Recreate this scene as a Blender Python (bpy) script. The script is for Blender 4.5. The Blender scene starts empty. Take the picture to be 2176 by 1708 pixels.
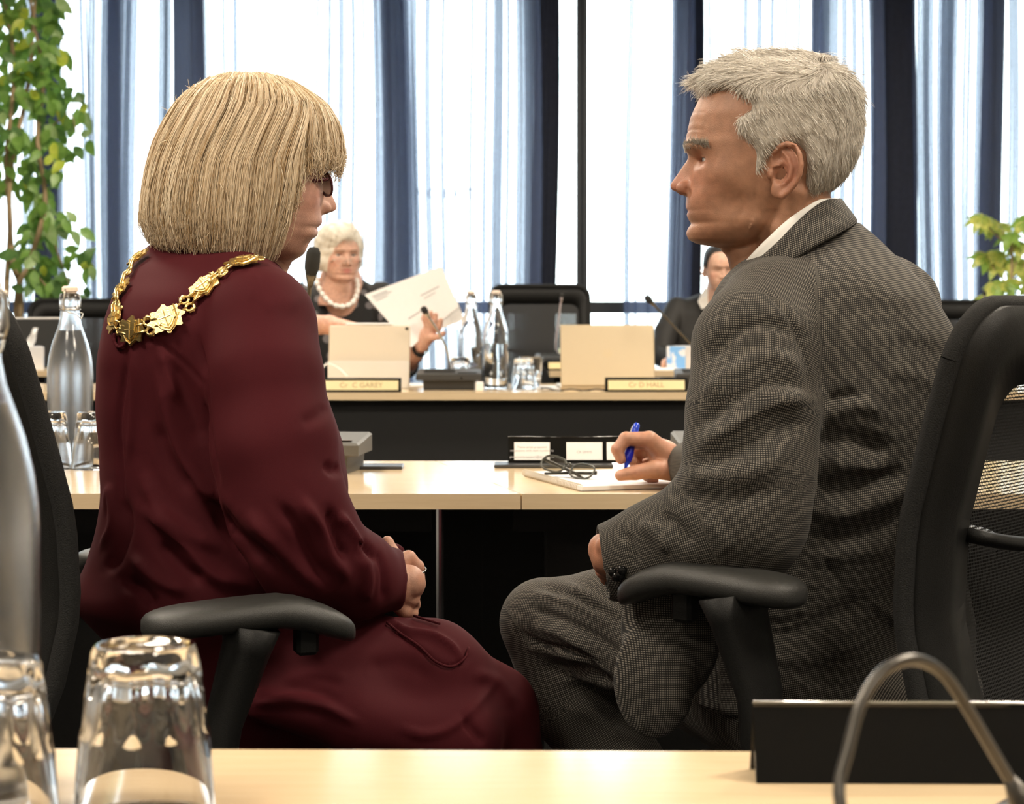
import bpy, math, random
import numpy as np
from mathutils import Vector, Matrix

random.seed(7)
rng = np.random.default_rng(7)
SC = bpy.context.scene
COL = SC.collection

# ---------------------------------------------------------------- camera
F = 4250.0            # focal length in pixels of the 2176 x 1708 frame
CX, HY = 1088.0, 629.0  # principal column, horizon row
CH = 1.04             # camera height
cam_d = bpy.data.cameras.new('camera')
cam_d.sensor_fit = 'HORIZONTAL'
cam_d.sensor_width = 36.0
cam_d.lens = F / 2176.0 * 36.0
cam_d.shift_y = -(854.0 - HY) / 2176.0
cam_d.clip_start = 0.05
cam_d.clip_end = 200
cam_d.dof.use_dof = True
cam_d.dof.focus_distance = 2.42
cam_d.dof.aperture_fstop = 13.0
cam = bpy.data.objects.new('camera', cam_d)
cam.location = (0, 0, CH)
cam.rotation_euler = (math.pi / 2, 0, 0)
COL.objects.link(cam)
SC.camera = cam

# ---------------------------------------------------------------- world: bright overcast sky
W = bpy.data.worlds.new('overcast_sky')
SC.world = W
W.use_nodes = True
wn = W.node_tree.nodes
bg = wn['Background']
bg.inputs[0].default_value = (0.93, 0.97, 1.0, 1)
bg.inputs[1].default_value = 9.0
# window portal: only guides the sampling of the sky through the glass
pl = bpy.data.lights.new('window_portal', 'AREA')
pl.shape = 'RECTANGLE'
pl.size = 9.0
pl.size_y = 2.9
pl.cycles.is_portal = True
po = bpy.data.objects.new('window_portal', pl)
po.location = (0, 11.25, 1.46)
po.rotation_euler = (-math.pi / 2, 0, 0)
COL.objects.link(po)

# ---------------------------------------------------------------- exposure and view
vs = SC.view_settings
vs.view_transform = 'Standard'
vs.look = 'None'
vs.exposure = 0.0
vs.gamma = 1.0
vs.use_curve_mapping = False
CY = SC.cycles
CY.transparent_max_bounces = 32
CY.max_bounces = 10
CY.use_adaptive_sampling = True
CY.adaptive_threshold = 0.03
CY.diffuse_bounces = 4
CY.glossy_bounces = 4
CY.transmission_bounces = 10
CY.caustics_reflective = False
CY.caustics_refractive = False
CY.use_denoising = True
LAMP_W = 58.0          # watts of each ceiling panel

# ================================================================ helpers
def P(px, py, d):
    """world point that the photograph shows at pixel (px, py), d metres in front of the camera"""
    return Vector(((px - CX) / F * d, d, CH - (py - HY) / F * d))

def proj(V):
    """numpy (n,3) world -> pixel columns and rows"""
    return CX + V[:, 0] / V[:, 1] * F, HY - (V[:, 2] - CH) / V[:, 1] * F

# ---------------------------------------------------------------- materials
MATS = {}
def nodes_of(name):
    m = bpy.data.materials.new(name)
    m.use_nodes = True
    nt = m.node_tree
    return m, nt, nt.nodes['Principled BSDF']

def N(nt, kind, **kw):
    n = nt.nodes.new('ShaderNode' + kind)
    for k, v in kw.items():
        setattr(n, k, v)
    return n

def mat(name, col, rough=0.5, metal=0.0, var=0.06, scale=60.0, bump=0.0, spec=0.5, trans=0.0, ior=1.45, sheen=0.0, coat=0.0, emit=None):
    """plain procedural material: base colour with slight noise, optional fine relief"""
    if name in MATS:
        return MATS[name]
    m, nt, b = nodes_of(name)
    b.inputs['Roughness'].default_value = rough
    b.inputs['Metallic'].default_value = metal
    b.inputs['Specular IOR Level'].default_value = spec
    b.inputs['Transmission Weight'].default_value = trans
    b.inputs['IOR'].default_value = ior
    b.inputs['Sheen Weight'].default_value = sheen
    b.inputs['Coat Weight'].default_value = coat
    if emit:
        b.inputs['Emission Color'].default_value = (*emit[0], 1)
        b.inputs['Emission Strength'].default_value = emit[1]
    tc = N(nt, 'TexCoord')
    nz = N(nt, 'TexNoise')
    nz.inputs['Scale'].default_value = scale
    nz.inputs['Detail'].default_value = 4
    nt.links.new(tc.outputs['Object'], nz.inputs['Vector'])
    mx = N(nt, 'Mix', data_type='RGBA')
    mx.inputs[6].default_value = (*[max(0, c * (1 - var)) for c in col], 1)
    mx.inputs[7].default_value = (*[min(1, c * (1 + var)) for c in col], 1)
    nt.links.new(nz.outputs['Fac'], mx.inputs[0])
    nt.links.new(mx.outputs[2], b.inputs['Base Color'])
    if bump > 0:
        bp = N(nt, 'Bump')
        bp.inputs['Strength'].default_value = 0.6
        bp.inputs['Distance'].default_value = bump
        nt.links.new(nz.outputs['Fac'], bp.inputs['Height'])
        nt.links.new(bp.outputs['Normal'], b.inputs['Normal'])
    MATS[name] = m
    return m

def glass_mat(name, col=(1, 1, 1), ior=1.47, rough=0.0):
    if name in MATS:
        return MATS[name]
    m, nt, b = nodes_of(name)
    b.inputs['Base Color'].default_value = (*col, 1)
    b.inputs['Roughness'].default_value = rough
    b.inputs['Transmission Weight'].default_value = 1.0
    b.inputs['IOR'].default_value = ior
    # thin shadows: light passes the glass instead of leaving a black patch
    MATS[name] = m
    return m

def pane_mat(name, col=(0.93, 0.97, 0.96)):
    if name in MATS:
        return MATS[name]
    m, nt, b = nodes_of(name)
    nt.nodes.remove(b)
    out = nt.nodes['Material Output']
    t = N(nt, 'BsdfTransparent'); t.inputs[0].default_value = (*col, 1)
    g = N(nt, 'BsdfGlossy'); g.inputs['Roughness'].default_value = 0.02
    fr = N(nt, 'Fresnel'); fr.inputs[0].default_value = 1.45
    ms = N(nt, 'MixShader')
    nt.links.new(fr.outputs[0], ms.inputs[0]); nt.links.new(t.outputs[0], ms.inputs[1]); nt.links.new(g.outputs[0], ms.inputs[2])
    nt.links.new(ms.outputs[0], out.inputs[0])
    MATS[name] = m
    return m

# ---------------------------------------------------------------- mesh building
def mesh_np(name, verts, faces, smooth=True):
    """mesh from arrays; faces is an (n,k) int array or a list of index tuples"""
    me = bpy.data.meshes.new(name)
    if isinstance(faces, np.ndarray):
        nf, k = faces.shape
        me.vertices.add(len(verts)); me.vertices.foreach_set('co', np.asarray(verts, np.float32).ravel())
        me.loops.add(nf * k); me.loops.foreach_set('vertex_index', faces.astype(np.int32).ravel())
        me.polygons.add(nf)
        me.polygons.foreach_set('loop_start', np.arange(0, nf * k, k, dtype=np.int32))
        me.polygons.foreach_set('use_smooth', np.full(nf, smooth, bool))
        me.update(calc_edges=True)
        me.validate()
    else:
        me.from_pydata([tuple(v) for v in verts], [], faces)
        me.polygons.foreach_set('use_smooth', np.full(len(me.polygons), smooth, bool))
        me.update()
    return me

def link(name, me, m=None, parent=None, loc=None, rz=None):
    o = bpy.data.objects.new(name, me)
    COL.objects.link(o)
    if m is not None and me is not None and not me.materials:
        me.materials.append(m)
    if parent is not None:
        o.parent = parent
    if loc is not None:
        o.location = loc
    if rz is not None:
        o.rotation_euler = (0, 0, rz)
    return o

def tag(o, label, cat, group=None, kind=None):
    o['label'] = label
    o['category'] = cat
    if group: o['group'] = group
    if kind: o['kind'] = kind
    return o

def thing(name, label, cat, loc=(0, 0, 0), rz=0.0, group=None):
    o = link(name, None, loc=loc, rz=rz)
    o.empty_display_size = 0.05
    return tag(o, label, cat, group)

def struct(o):
    o['kind'] = 'structure'
    return o

class MB:
    """collects simple shapes into ONE mesh"""
    def __init__(s):
        s.v = []; s.f = []
    def add(s, V, Fs):
        n = len(s.v)
        s.v += [tuple(p) for p in V]
        s.f += [tuple(i + n for i in f) for f in Fs]
        return s
    def box(s, lo, hi, bev=0.0, M=None):
        lo = Vector(lo); hi = Vector(hi)
        if bev <= 0:
            V = [(x, y, z) for z in (lo.z, hi.z) for y in (lo.y, hi.y) for x in (lo.x, hi.x)]
            Fs = [(0, 2, 3, 1), (4, 5, 7, 6), (0, 1, 5, 4), (2, 6, 7, 3), (0, 4, 6, 2), (1, 3, 7, 5)]
        else:
            b = min(bev, *[(hi[i] - lo[i]) * 0.49 for i in range(3)])
            V = []; idx = {}
            for sx in (0, 1):
                for sy in (0, 1):
                    for sz in (0, 1):
                        c = [(lo, hi)[k][i] for i, k in enumerate((sx, sy, sz))]
                        d = [1 if k == 0 else -1 for k in (sx, sy, sz)]
                        for ax in range(3):
                            p = [c[i] + (0 if i == ax else d[i] * b) for i in range(3)]
                            idx[(sx, sy, sz, ax)] = len(V); V.append(p)
            Fs = []
            for ax in range(3):
                o1, o2 = [i for i in range(3) if i != ax]
                for k in (0, 1):
                    q = []
                    for a, c in ((0, 0), (1, 0), (1, 1), (0, 1)):
                        t = [0, 0, 0]; t[ax] = k; t[o1] = a; t[o2] = c
                        q.append(idx[(*t, ax)])
                    if (k == 0) == (ax != 1): q.reverse()
                    Fs.append(tuple(q))
            for ax in range(3):               # edge bevels along axis ax
                o1, o2 = [i for i in range(3) if i != ax]
                for a in (0, 1):
                    for c in (0, 1):
                        q = []
                        for k, w in ((0, o1), (1, o1), (1, o2), (0, o2)):
                            t = [0, 0, 0]; t[ax] = k; t[o1] = a; t[o2] = c
                            q.append(idx[(*t, w)])
                        Fs.append(tuple(q))
            for sx in (0, 1):
                for sy in (0, 1):
                    for sz in (0, 1):
                        Fs.append(tuple(idx[(sx, sy, sz, a)] for a in range(3)))
        if M is not None:
            V = [M @ Vector(p) for p in V]
        return s.add(V, Fs)
    def tube(s, pts, r, n=8, caps=True, flat=1.0):
        pts = [Vector(p) for p in pts]
        rs = r if isinstance(r, (list, tuple)) else [r] * len(pts)
        V = []; Fs = []
        up = None
        for i, p in enumerate(pts):
            t = (pts[min(i + 1, len(pts) - 1)] - pts[max(i - 1, 0)]).normalized()
            if up is None:
                up = Vector((0, 0, 1)) if abs(t.z) < 0.9 else Vector((1, 0, 0))
            a = t.cross(up)
            if a.length < 1e-6: a = t.orthogonal()
            a.normalize(); b = a.cross(t).normalized(); up = b
            for k in range(n):
                w = 2 * math.pi * k / n
                V.append(p + a * (math.cos(w) * rs[i]) + b * (math.sin(w) * rs[i] * flat))
        for i in range(len(pts) - 1):
            for k in range(n):
                k2 = (k + 1) % n
                Fs.append((i * n + k, i * n + k2, (i + 1) * n + k2, (i + 1) * n + k))
        if caps:
            Fs.append(tuple(range(n - 1, -1, -1)))
            Fs.append(tuple(range((len(pts) - 1) * n, len(pts) * n)))
        return s.add(V, Fs)
    def lathe(s, prof, n=32, c=(0, 0, 0), M=None, closed=False):
        """prof: list of (r, z); r == 0 collapses to a pole"""
        V = []; rows = []; Fs = []
        for r, z in prof:
            if r <= 1e-7:
                rows.append([len(V)]); V.append(Vector((c[0], c[1], c[2] + z)))
            else:
                row = []
                for k in range(n):
                    w = 2 * math.pi * k / n
                    row.append(len(V)); V.append(Vector((c[0] + r * math.cos(w), c[1] + r * math.sin(w), c[2] + z)))
                rows.append(row)
        pairs = list(zip(rows[:-1], rows[1:]))
        if closed: pairs.append((rows[-1], rows[0]))
        for A, B in pairs:
            if len(A) == 1 and len(B) == 1: continue
            for k in range(n):
                k2 = (k + 1) % n
                if len(A) == 1: Fs.append((A[0], B[k2], B[k]))
                elif len(B) == 1: Fs.append((A[k], A[k2], B[0]))
                else: Fs.append((A[k], A[k2], B[k2], B[k]))
        if M is not None: V = [M @ p for p in V]
        return s.add(V, Fs)
    def ell(s, c, r, n=20, m=12, M=None):
        prof = [(math.sin(math.pi * i / m), -math.cos(math.pi * i / m)) for i in range(m + 1)]
        prof[0] = (0, -1); prof[-1] = (0, 1)
        T = Matrix.Translation(Vector(c)) @ (M or Matrix()) @ Matrix.Diagonal((*r, 1))
        return s.lathe(prof, n, M=T)
    def prism(s, poly, z0, z1, M=None):
        """poly: list of (x, y) counter clockwise, extruded in z"""
        n = len(poly)
        V = [Vector((x, y, z0)) for x, y in poly] + [Vector((x, y, z1)) for x, y in poly]
        if M is not None: V = [M @ p for p in V]
        Fs = [tuple(range(n - 1, -1, -1)), tuple(range(n, 2 * n))]
        Fs += [(i, (i + 1) % n, n + (i + 1) % n, n + i) for i in range(n)]
        return s.add(V, Fs)
    def build(s, name, m, parent=None, smooth=False, loc=None, rz=None, auto=None):
        me = mesh_np(name, s.v, s.f, smooth)
        if auto:
            me.set_sharp_from_angle(angle=math.radians(auto))
        return link(name, me, m, parent, loc, rz)

def spline(pts, n=8):
    """Catmull-Rom through points (any dimension) -> list of np arrays"""
    A = [np.asarray(p, float) for p in pts]
    A = [2 * A[0] - A[1]] + A + [2 * A[-1] - A[-2]]
    out = []
    for i in range(1, len(A) - 2):
        p0, p1, p2, p3 = A[i - 1:i + 3]
        for k in range(n):
            t = k / n
            out.append(0.5 * (2 * p1 + (p2 - p0) * t + (2 * p0 - 5 * p1 + 4 * p2 - p3) * t * t + (3 * p1 - p0 - 3 * p2 + p3) * t ** 3))
    out.append(A[-2])
    return out

def copy_tree(o, parent=None):
    c = o.copy(); COL.objects.link(c)
    if parent is not None: c.parent = parent
    for ch in list(o.children):
        copy_tree(ch, c)
    return c

def lettering(name, text, size, m, parent, M, ext=0.0004, align='CENTER', spacing=1.0):
    cu = bpy.data.curves.new(name, 'FONT')
    cu.body = text; cu.size = size; cu.extrude = ext; cu.align_x = align; cu.align_y = 'CENTER'
    cu.space_character = spacing
    cu.resolution_u = 3
    t = bpy.data.objects.new(name, cu); COL.objects.link(t)
    dg = bpy.context.evaluated_depsgraph_get()
    me = bpy.data.meshes.new_from_object(t.evaluated_get(dg))
    bpy.data.objects.remove(t); bpy.data.curves.remove(cu)
    me.materials.clear()
    me.transform(M)
    return link(name, me, m, parent)

# ---------------------------------------------------------------- implicit surfaces
def v3(p): return np.asarray(p, np.float32)

def smin(a, b, k):
    h = np.clip(0.5 + 0.5 * (b - a) / k, 0, 1)
    return b + (a - b) * h - k * h * (1 - h)

def smax(a, b, k): return -smin(-a, -b, k)

def sd_cone(Q, a, b, ra, rb, sc=None):
    """capsule from a to b with radii ra, rb"""
    a = v3(a); b = v3(b)
    ba = b - a
    pa = Q - a
    h = np.clip((pa @ ba) / max(float(ba @ ba), 1e-9), 0, 1)
    return np.linalg.norm(pa - h[:, None] * ba, axis=1) - (ra + (rb - ra) * h)

def sd_chain(Q, pts, rs, k=0.0):
    d = None
    for i in range(len(pts) - 1):
        e = sd_cone(Q, pts[i], pts[i + 1], rs[i], rs[i + 1])
        d = e if d is None else (np.minimum(d, e) if k <= 0 else smin(d, e, k))
    return d

def sd_ell(Q, c, r, R=None):
    q = Q - v3(c)
    if R is not None: q = q @ v3(R)          # columns of R are the local axes
    r = v3(r)
    k0 = np.linalg.norm(q / r, axis=1)
    k1 = np.linalg.norm(q / (r * r), axis=1)
    return k0 * (k0 - 1) / np.maximum(k1, 1e-9)

def rot_z(a):
    c, s = math.cos(a), math.sin(a)
    return np.array([[c, -s, 0], [s, c, 0], [0, 0, 1]], np.float32)

def gauss(x, w): return np.exp(-(x / w) ** 2)

def polymesh(fn, lo, hi, h, coarse=6, smooth=1, margin=2.6):
    """surface nets of fn(points) < 0 in the box lo..hi with cell h; sparse evaluation"""
    lo = v3(lo); hi = v3(hi)
    nc = np.ceil((hi - lo) / (h * coarse)).astype(int)
    n = nc * coarse + 1
    ax = [lo[i] + np.arange(nc[i] + 1) * (h * coarse) for i in range(3)]
    G = np.stack(np.meshgrid(*ax, indexing='ij'), -1).reshape(-1, 3).astype(np.float32)
    Fc = fn(G).reshape(nc + 1)
    lowest = None
    for dx in (0, 1):
        for dy in (0, 1):
            for dz in (0, 1):
                a = Fc[dx:nc[0] + dx, dy:nc[1] + dy, dz:nc[2] + dz]
                if lowest is None: mn = a.copy(); mx = a.copy(); lowest = 1
                else: mn = np.minimum(mn, a); mx = np.maximum(mx, a)
    act = (mn < margin * h * coarse * 0.6) & (mx > -margin * h * coarse * 0.6)
    Fd = np.where(mn < 0, -1.0, 1.0).astype(np.float32)
    Fd = np.repeat(np.repeat(np.repeat(Fd, coarse, 0), coarse, 1), coarse, 2)
    Fd = np.pad(Fd, ((0, 1),) * 3, mode='edge')
    M = np.zeros(n, bool)
    A = np.repeat(np.repeat(np.repeat(act, coarse, 0), coarse, 1), coarse, 2)
    M[:-1, :-1, :-1] |= A; M[1:, :-1, :-1] |= A; M[:-1, 1:, :-1] |= A; M[:-1, :-1, 1:] |= A
    M[1:, 1:, :-1] |= A; M[1:, :-1, 1:] |= A; M[:-1, 1:, 1:] |= A; M[1:, 1:, 1:] |= A
    I = np.argwhere(M)
    pts = (lo + I * np.float32(h)).astype(np.float32)
    vals = np.empty(len(pts), np.float32)
    for s in range(0, len(pts), 400000):
        vals[s:s + 400000] = fn(pts[s:s + 400000])
    Fd[I[:, 0], I[:, 1], I[:, 2]] = vals
    # ---- surface nets
    S = Fd < 0
    c0 = S[:-1, :-1, :-1]
    same = np.ones(c0.shape, bool)
    for dx in (0, 1):
        for dy in (0, 1):
            for dz in (0, 1):
                same &= S[dx:n[0] - 1 + dx, dy:n[1] - 1 + dy, dz:n[2] - 1 + dz] == c0
    C = np.argwhere(~same)
    idm = np.full(c0.shape, -1, np.int32)
    idm[C[:, 0], C[:, 1], C[:, 2]] = np.arange(len(C))
    cor = [(dx, dy, dz) for dx in (0, 1) for dy in (0, 1) for dz in (0, 1)]
    val = np.stack([Fd[C[:, 0] + a, C[:, 1] + b, C[:, 2] + c] for a, b, c in cor], 1)
    acc = np.zeros((len(C), 3), np.float32); cnt = np.zeros(len(C), np.float32)
    for i in range(8):
        for j in range(i + 1, 8):
            if sum(abs(cor[i][k] - cor[j][k]) for k in range(3)) != 1: continue
            x = (val[:, i] < 0) != (val[:, j] < 0)
            t = np.where(x, val[:, i] / np.where(x, val[:, i] - val[:, j], 1), 0)
            p = v3(cor[i]) + t[:, None] * (v3(cor[j]) - v3(cor[i]))
            acc += np.where(x[:, None], p, 0); cnt += x
    V = lo + (C + acc / np.maximum(cnt, 1)[:, None]) * np.float32(h)
    quads = []
    for axn in range(3):
        sl = [slice(None)] * 3; s2 = [slice(None)] * 3
        sl[axn] = slice(0, -1); s2[axn] = slice(1, None)
        X = S[tuple(sl)] != S[tuple(s2)]
        E = np.argwhere(X)
        o1, o2 = [(1, 2), (2, 0), (0, 1)][axn]
        ok = (E[:, o1] > 0) & (E[:, o2] > 0) & (E[:, o1] < n[o1] - 1) & (E[:, o2] < n[o2] - 1)
        E = E[ok]
        def cell(d1, d2):
            K = E.copy(); K[:, o1] -= d1; K[:, o2] -= d2
            return idm[K[:, 0], K[:, 1], K[:, 2]]
        q = np.stack([cell(1, 1), cell(0, 1), cell(0, 0), cell(1, 0)], 1)
        neg = S[E[:, 0], E[:, 1], E[:, 2]]
        q = np.where(neg[:, None], q, q[:, ::-1])
        quads.append(q)
    Q = np.concatenate(quads)
    Q = Q[(Q >= 0).all(1)]
    for _ in range(smooth):
        V = lap(V, Q, 0.5)
    return V.astype(np.float32), Q

def lap(V, Q, w=0.5):
    """one Laplacian smoothing pass over quads"""
    n = len(V)
    acc = np.zeros((n, 3)); cnt = np.zeros(n)
    for k in range(4):
        a = Q[:, k]; b = Q[:, (k + 1) % 4]
        for i in range(3):
            acc[:, i] += np.bincount(a, V[b, i], n) + np.bincount(b, V[a, i], n)
        cnt += np.bincount(a, minlength=n) + np.bincount(b, minlength=n)
    m = acc / np.maximum(cnt, 1)[:, None]
    return (V + (m - V) * w * (cnt > 0)[:, None]).astype(np.float32)

def normals(V, Q):
    d1 = V[Q[:, 2]] - V[Q[:, 0]]; d2 = V[Q[:, 3]] - V[Q[:, 1]]
    fn = np.cross(d1, d2)
    n = np.zeros_like(V, dtype=np.float64)
    for k in range(4):
        for i in range(3):
            n[:, i] += np.bincount(Q[:, k], fn[:, i], len(V))
    return (n / np.maximum(np.linalg.norm(n, axis=1), 1e-12)[:, None]).astype(np.float32)

def poly_dist(px, py, pts):
    """distance (pixels) of points to a polyline, and signed side"""
    best = np.full(len(px), 1e9); side = np.zeros(len(px)); tt = np.zeros(len(px))
    P2 = [np.asarray(p, float) for p in pts]
    L = [0.0]
    for a, b in zip(P2[:-1], P2[1:]): L.append(L[-1] + np.linalg.norm(b - a))
    for i, (a, b) in enumerate(zip(P2[:-1], P2[1:])):
        ab = b - a; l2 = max(ab @ ab, 1e-9)
        t = np.clip(((px - a[0]) * ab[0] + (py - a[1]) * ab[1]) / l2, 0, 1)
        dx = px - a[0] - t * ab[0]; dy = py - a[1] - t * ab[1]
        d = np.hypot(dx, dy)
        m = d < best
        best = np.where(m, d, best)
        side = np.where(m, np.sign(ab[0] * dy - ab[1] * dx), side)
        tt = np.where(m, (L[i] + t * (L[i + 1] - L[i])) / L[-1], tt)
    return best, side, tt

def folds(V, Q, items, front=True):
    """raise or sink cloth along lines given as photo pixels on the side that faces the camera.
    item: (points, width_px, height_m[, asym]); asym sharpens one flank"""
    for it in items:
        pts, w, h = it[:3]
        asym = it[3] if len(it) > 3 else 0.0
        sp = [p for p in spline(pts, 5)] if len(pts) > 2 else pts
        px, py = proj(V)
        Nn = normals(V, Q)
        d, s, t = poly_dist(px, py, sp)
        view = V - np.array([0, 0, CH], np.float32)
        view = view / np.linalg.norm(view, axis=1)[:, None]
        fac = np.clip(-(Nn * view).sum(1) * 2.5 + 0.1, 0, 1)
        ww = w * np.where(s > 0, 1 - asym, 1 + asym)
        taper = np.clip(np.minimum(t, 1 - t) * 5 + 0.15, 0, 1)
        prof = np.exp(-(d / ww) ** 2) * taper * fac
        V = V + Nn * (h * prof)[:, None].astype(np.float32)
    return V.astype(np.float32)

def set_attr(me, name, arr, kind='FLOAT'):
    a = me.attributes.new(name, kind, 'POINT')
    key = {'FLOAT': 'value', 'FLOAT_VECTOR': 'vector', 'FLOAT_COLOR': 'color'}[kind]
    a.data.foreach_set(key, np.asarray(arr, np.float32).ravel())

def vnoise(V, scale, seed=0, octaves=2):
    """cheap smooth pseudo noise from sines, about -1..1"""
    r = np.random.default_rng(seed)
    out = np.zeros(len(V)); amp = 1.0; tot = 0
    for o in range(octaves):
        for k in range(5):
            w = r.normal(size=3); w /= np.linalg.norm(w)
            out += amp * np.sin((V @ w) * scale * (0.7 + 0.6 * r.random()) + r.random() * 6.28) / 2.5
        tot += amp; scale *= 2.1; amp *= 0.5
    return out / tot

# ================================================================ room shell
RX, RY0, RY1, RH = 4.6, -3.0, 11.1, 2.95
m_carpet = mat('charcoal_carpet', (0.022, 0.021, 0.021), 0.95, var=0.5, scale=500, bump=0.004, spec=0.1)
m_wall = mat('warm_white_paint', (0.72, 0.69, 0.64), 0.8, var=0.02, scale=30)
m_ceil = mat('ceiling_tile_white', (0.82, 0.81, 0.78), 0.9, var=0.05, scale=220, bump=0.001)
m_frame = mat('anodised_window_frame', (0.07, 0.075, 0.08), 0.45, 0.6)
m_pave = mat('pale_paving', (0.55, 0.55, 0.52), 0.9, var=0.1, scale=8)

struct(MB().box((-RX, RY0, -0.05), (RX, RY1, 0)).build('floor', m_carpet))
struct(MB().box((-RX, RY0, RH), (RX, RY1, RH + 0.1)).build('ceiling', m_ceil))
struct(MB().box((-RX - 0.1, RY0, 0), (-RX, RY1, RH)).build('wall_left', m_wall))
struct(MB().box((RX, RY0, 0), (RX + 0.1, RY1, RH)).build('wall_right', m_wall))
struct(MB().box((-RX, RY0 - 0.1, 0), (RX, RY0, RH)).build('wall_front', m_wall))
g = MB().box((-40, RY1 + 0.12, -0.25), (40, 70, -0.12)).build('ground', m_pave)
struct(g)

# glazed back wall: mullions, transoms and a pane in every bay
m_pane = pane_mat('window_glass')
mull = [-4.6, -3.5, -2.2, 0.386, 1.686, 2.99, 4.6]
GY = 11.05
for i in range(len(mull) - 1):
    w = struct(link('window_%d' % (i + 1), None, loc=((mull[i] + mull[i + 1]) / 2, GY, 0)))
    hw = (mull[i + 1] - mull[i]) / 2
    MB().box((-hw, -0.03, 0), (-hw + 0.031, 0.03, RH), 0.004).build('mullion', m_frame, w)
    MB().box((hw - 0.031, -0.03, 0), (hw, 0.03, RH), 0.004).build('mullion', m_frame, w)
    for z0, z1 in ((0.0, 0.08), (0.945, 1.01), (2.87, RH)):
        MB().box((-hw + 0.031, -0.03, z0), (hw - 0.031, 0.03, z1), 0.004).build('transom', m_frame, w)
    for z0, z1 in ((0.08, 0.945), (1.01, 2.87)):
        MB().box((-hw + 0.031, -0.003, z0), (hw - 0.031, 0.003, z1)).build('pane', m_pane, w)
    if i == 2:
        # faint notice stuck on the glass, read backwards from inside the room
        p = P(945, 412, GY)
        T = Matrix.Translation((p.x - (mull[i] + mull[i + 1]) / 2, 0.006, p.z)) @ Matrix.Rotation(math.radians(90), 4, 'X') @ Matrix.Diagonal((1, 1, 1, 1))
        lettering('window_lettering', 'NO EXIT', 0.075, mat('pale_vinyl_letters', (0.8, 0.74, 0.76), 0.6), w, T, 0.0003, spacing=1.15)

# ---------------------------------------------------------------- curtains
def sheer_mat(name, col, tr):
    m, nt, b = nodes_of(name)
    nt.nodes.remove(b)
    out = nt.nodes['Material Output']
    tc = N(nt, 'TexCoord')
    mp = N(nt, 'Mapping'); mp.inputs['Scale'].default_value = (400, 400, 60)
    nz = N(nt, 'TexNoise'); nz.inputs['Scale'].default_value = 1.0
    nt.links.new(tc.outputs['Object'], mp.inputs[0]); nt.links.new(mp.outputs[0], nz.inputs['Vector'])
    mr = N(nt, 'MapRange'); mr.inputs[3].default_value = tr - 0.06; mr.inputs[4].default_value = tr + 0.06
    nt.links.new(nz.outputs['Fac'], mr.inputs[0])
    t = N(nt, 'BsdfTransparent'); t.inputs[0].default_value = (0.93, 0.96, 1.0, 1)
    df = N(nt, 'BsdfDiffuse'); df.inputs[0].default_value = (*col, 1)
    tl = N(nt, 'BsdfTranslucent'); tl.inputs[0].default_value = (*[c * 0.8 for c in col], 1)
    m1 = N(nt, 'MixShader'); m1.inputs[0].default_value = 0.5
    nt.links.new(df.outputs[0], m1.inputs[1]); nt.links.new(tl.outputs[0], m1.inputs[2])
    m2 = N(nt, 'MixShader')
    nt.links.new(mr.outputs[0], m2.inputs[0]); nt.links.new(m1.outputs[0], m2.inputs[1]); nt.links.new(t.outputs[0], m2.inputs[2])
    nt.links.new(m2.outputs[0], out.inputs[0])
    return m
m_voile = sheer_mat('blue_grey_voile', (0.19, 0.235, 0.37), 0.47)
m_drape = mat('navy_blackout_drape', (0.022, 0.026, 0.042), 0.9, var=0.3, scale=40, sheen=0.1)
CD = 10.6
def cx_(px): return (px - CX) / F * CD
def curtain(label, segs, seed, m=None, depth=0.05, yoff=0.0, name='sheer_curtain', group='sheer curtains on the window wall'):
    """segs: (px0, px1, layers, pleats); one continuous pleated sheet"""
    r = np.random.default_rng(seed)
    X = []; Y = []; ph = []
    for (a, b, L, n) in segs:
        x0, x1 = cx_(a), cx_(b)
        wdt = x1 - x0
        A = L * wdt / (4 * n) if L > 1.3 else L * wdt / (4 * n) * 0.55
        k = int(n * 12)
        s = np.arange(k) / k
        jit = np.interp(s * n, np.arange(n + 2), r.uniform(0.35, 1.65, n + 2) if L < 2 else r.uniform(0.7, 1.3, n + 2))
        X += list(x0 + wdt * s + A * np.sin(2 * np.pi * n * s) * jit)
        Y += list(depth * (1 - np.cos(2 * np.pi * n * s)) * 0.5 * jit - depth * 0.5 + r.normal() * 0.004)
        ph += list(np.full(k, 0.0) + (x0 + wdt * s) * 3)
    X.append(cx_(segs[-1][1])); Y.append(-depth * 0.5); ph.append(ph[-1])
    X = np.array(X); Y = np.array(Y); ph = np.array(ph)
    zs = np.linspace(0.03, 2.9, 14)
    mid = (X.min() + X.max()) / 2
    dr = r.uniform(-0.02, 0.02)
    V = []
    for z in zs:
        t = 1 - z / 2.9
        x = X + 0.014 * np.sin(ph * 2 + z * 1.6 + seed) + dr * t + (X - mid) * 0.03 * t
        y = Y * (0.75 + 0.5 * t) + 0.008 * np.sin(ph * 5 + z * 2)
        V.append(np.stack([x, CD + yoff + y, np.full_like(x, z)], 1))
    V = np.concatenate(V); n = len(X)
    i = np.arange(n - 1)
    Fs = np.concatenate([np.stack([i + k * n, i + 1 + k * n, i + 1 + (k + 1) * n, i + (k + 1) * n], 1) for k in range(len(zs) - 1)])
    V = V - np.array([mid, CD, 0])
    me = mesh_np(name, V, Fs, True)
    o = link(name, me, m or m_voile, None, loc=(mid, CD, 0))
    return tag(o, label, 'curtain', group)
S1 = 'sheer curtains on the window wall'
curtain('blue sheer curtain gathered behind the tall leafy climbing plant', [(-330, 40, 1.2, 12), (40, 64, 3, 4), (104, 123, 3.4, 3), (124, 168, 1.0, 3), (168, 190, 1.8, 2), (192, 240, 1.0, 2)], 1)
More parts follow.
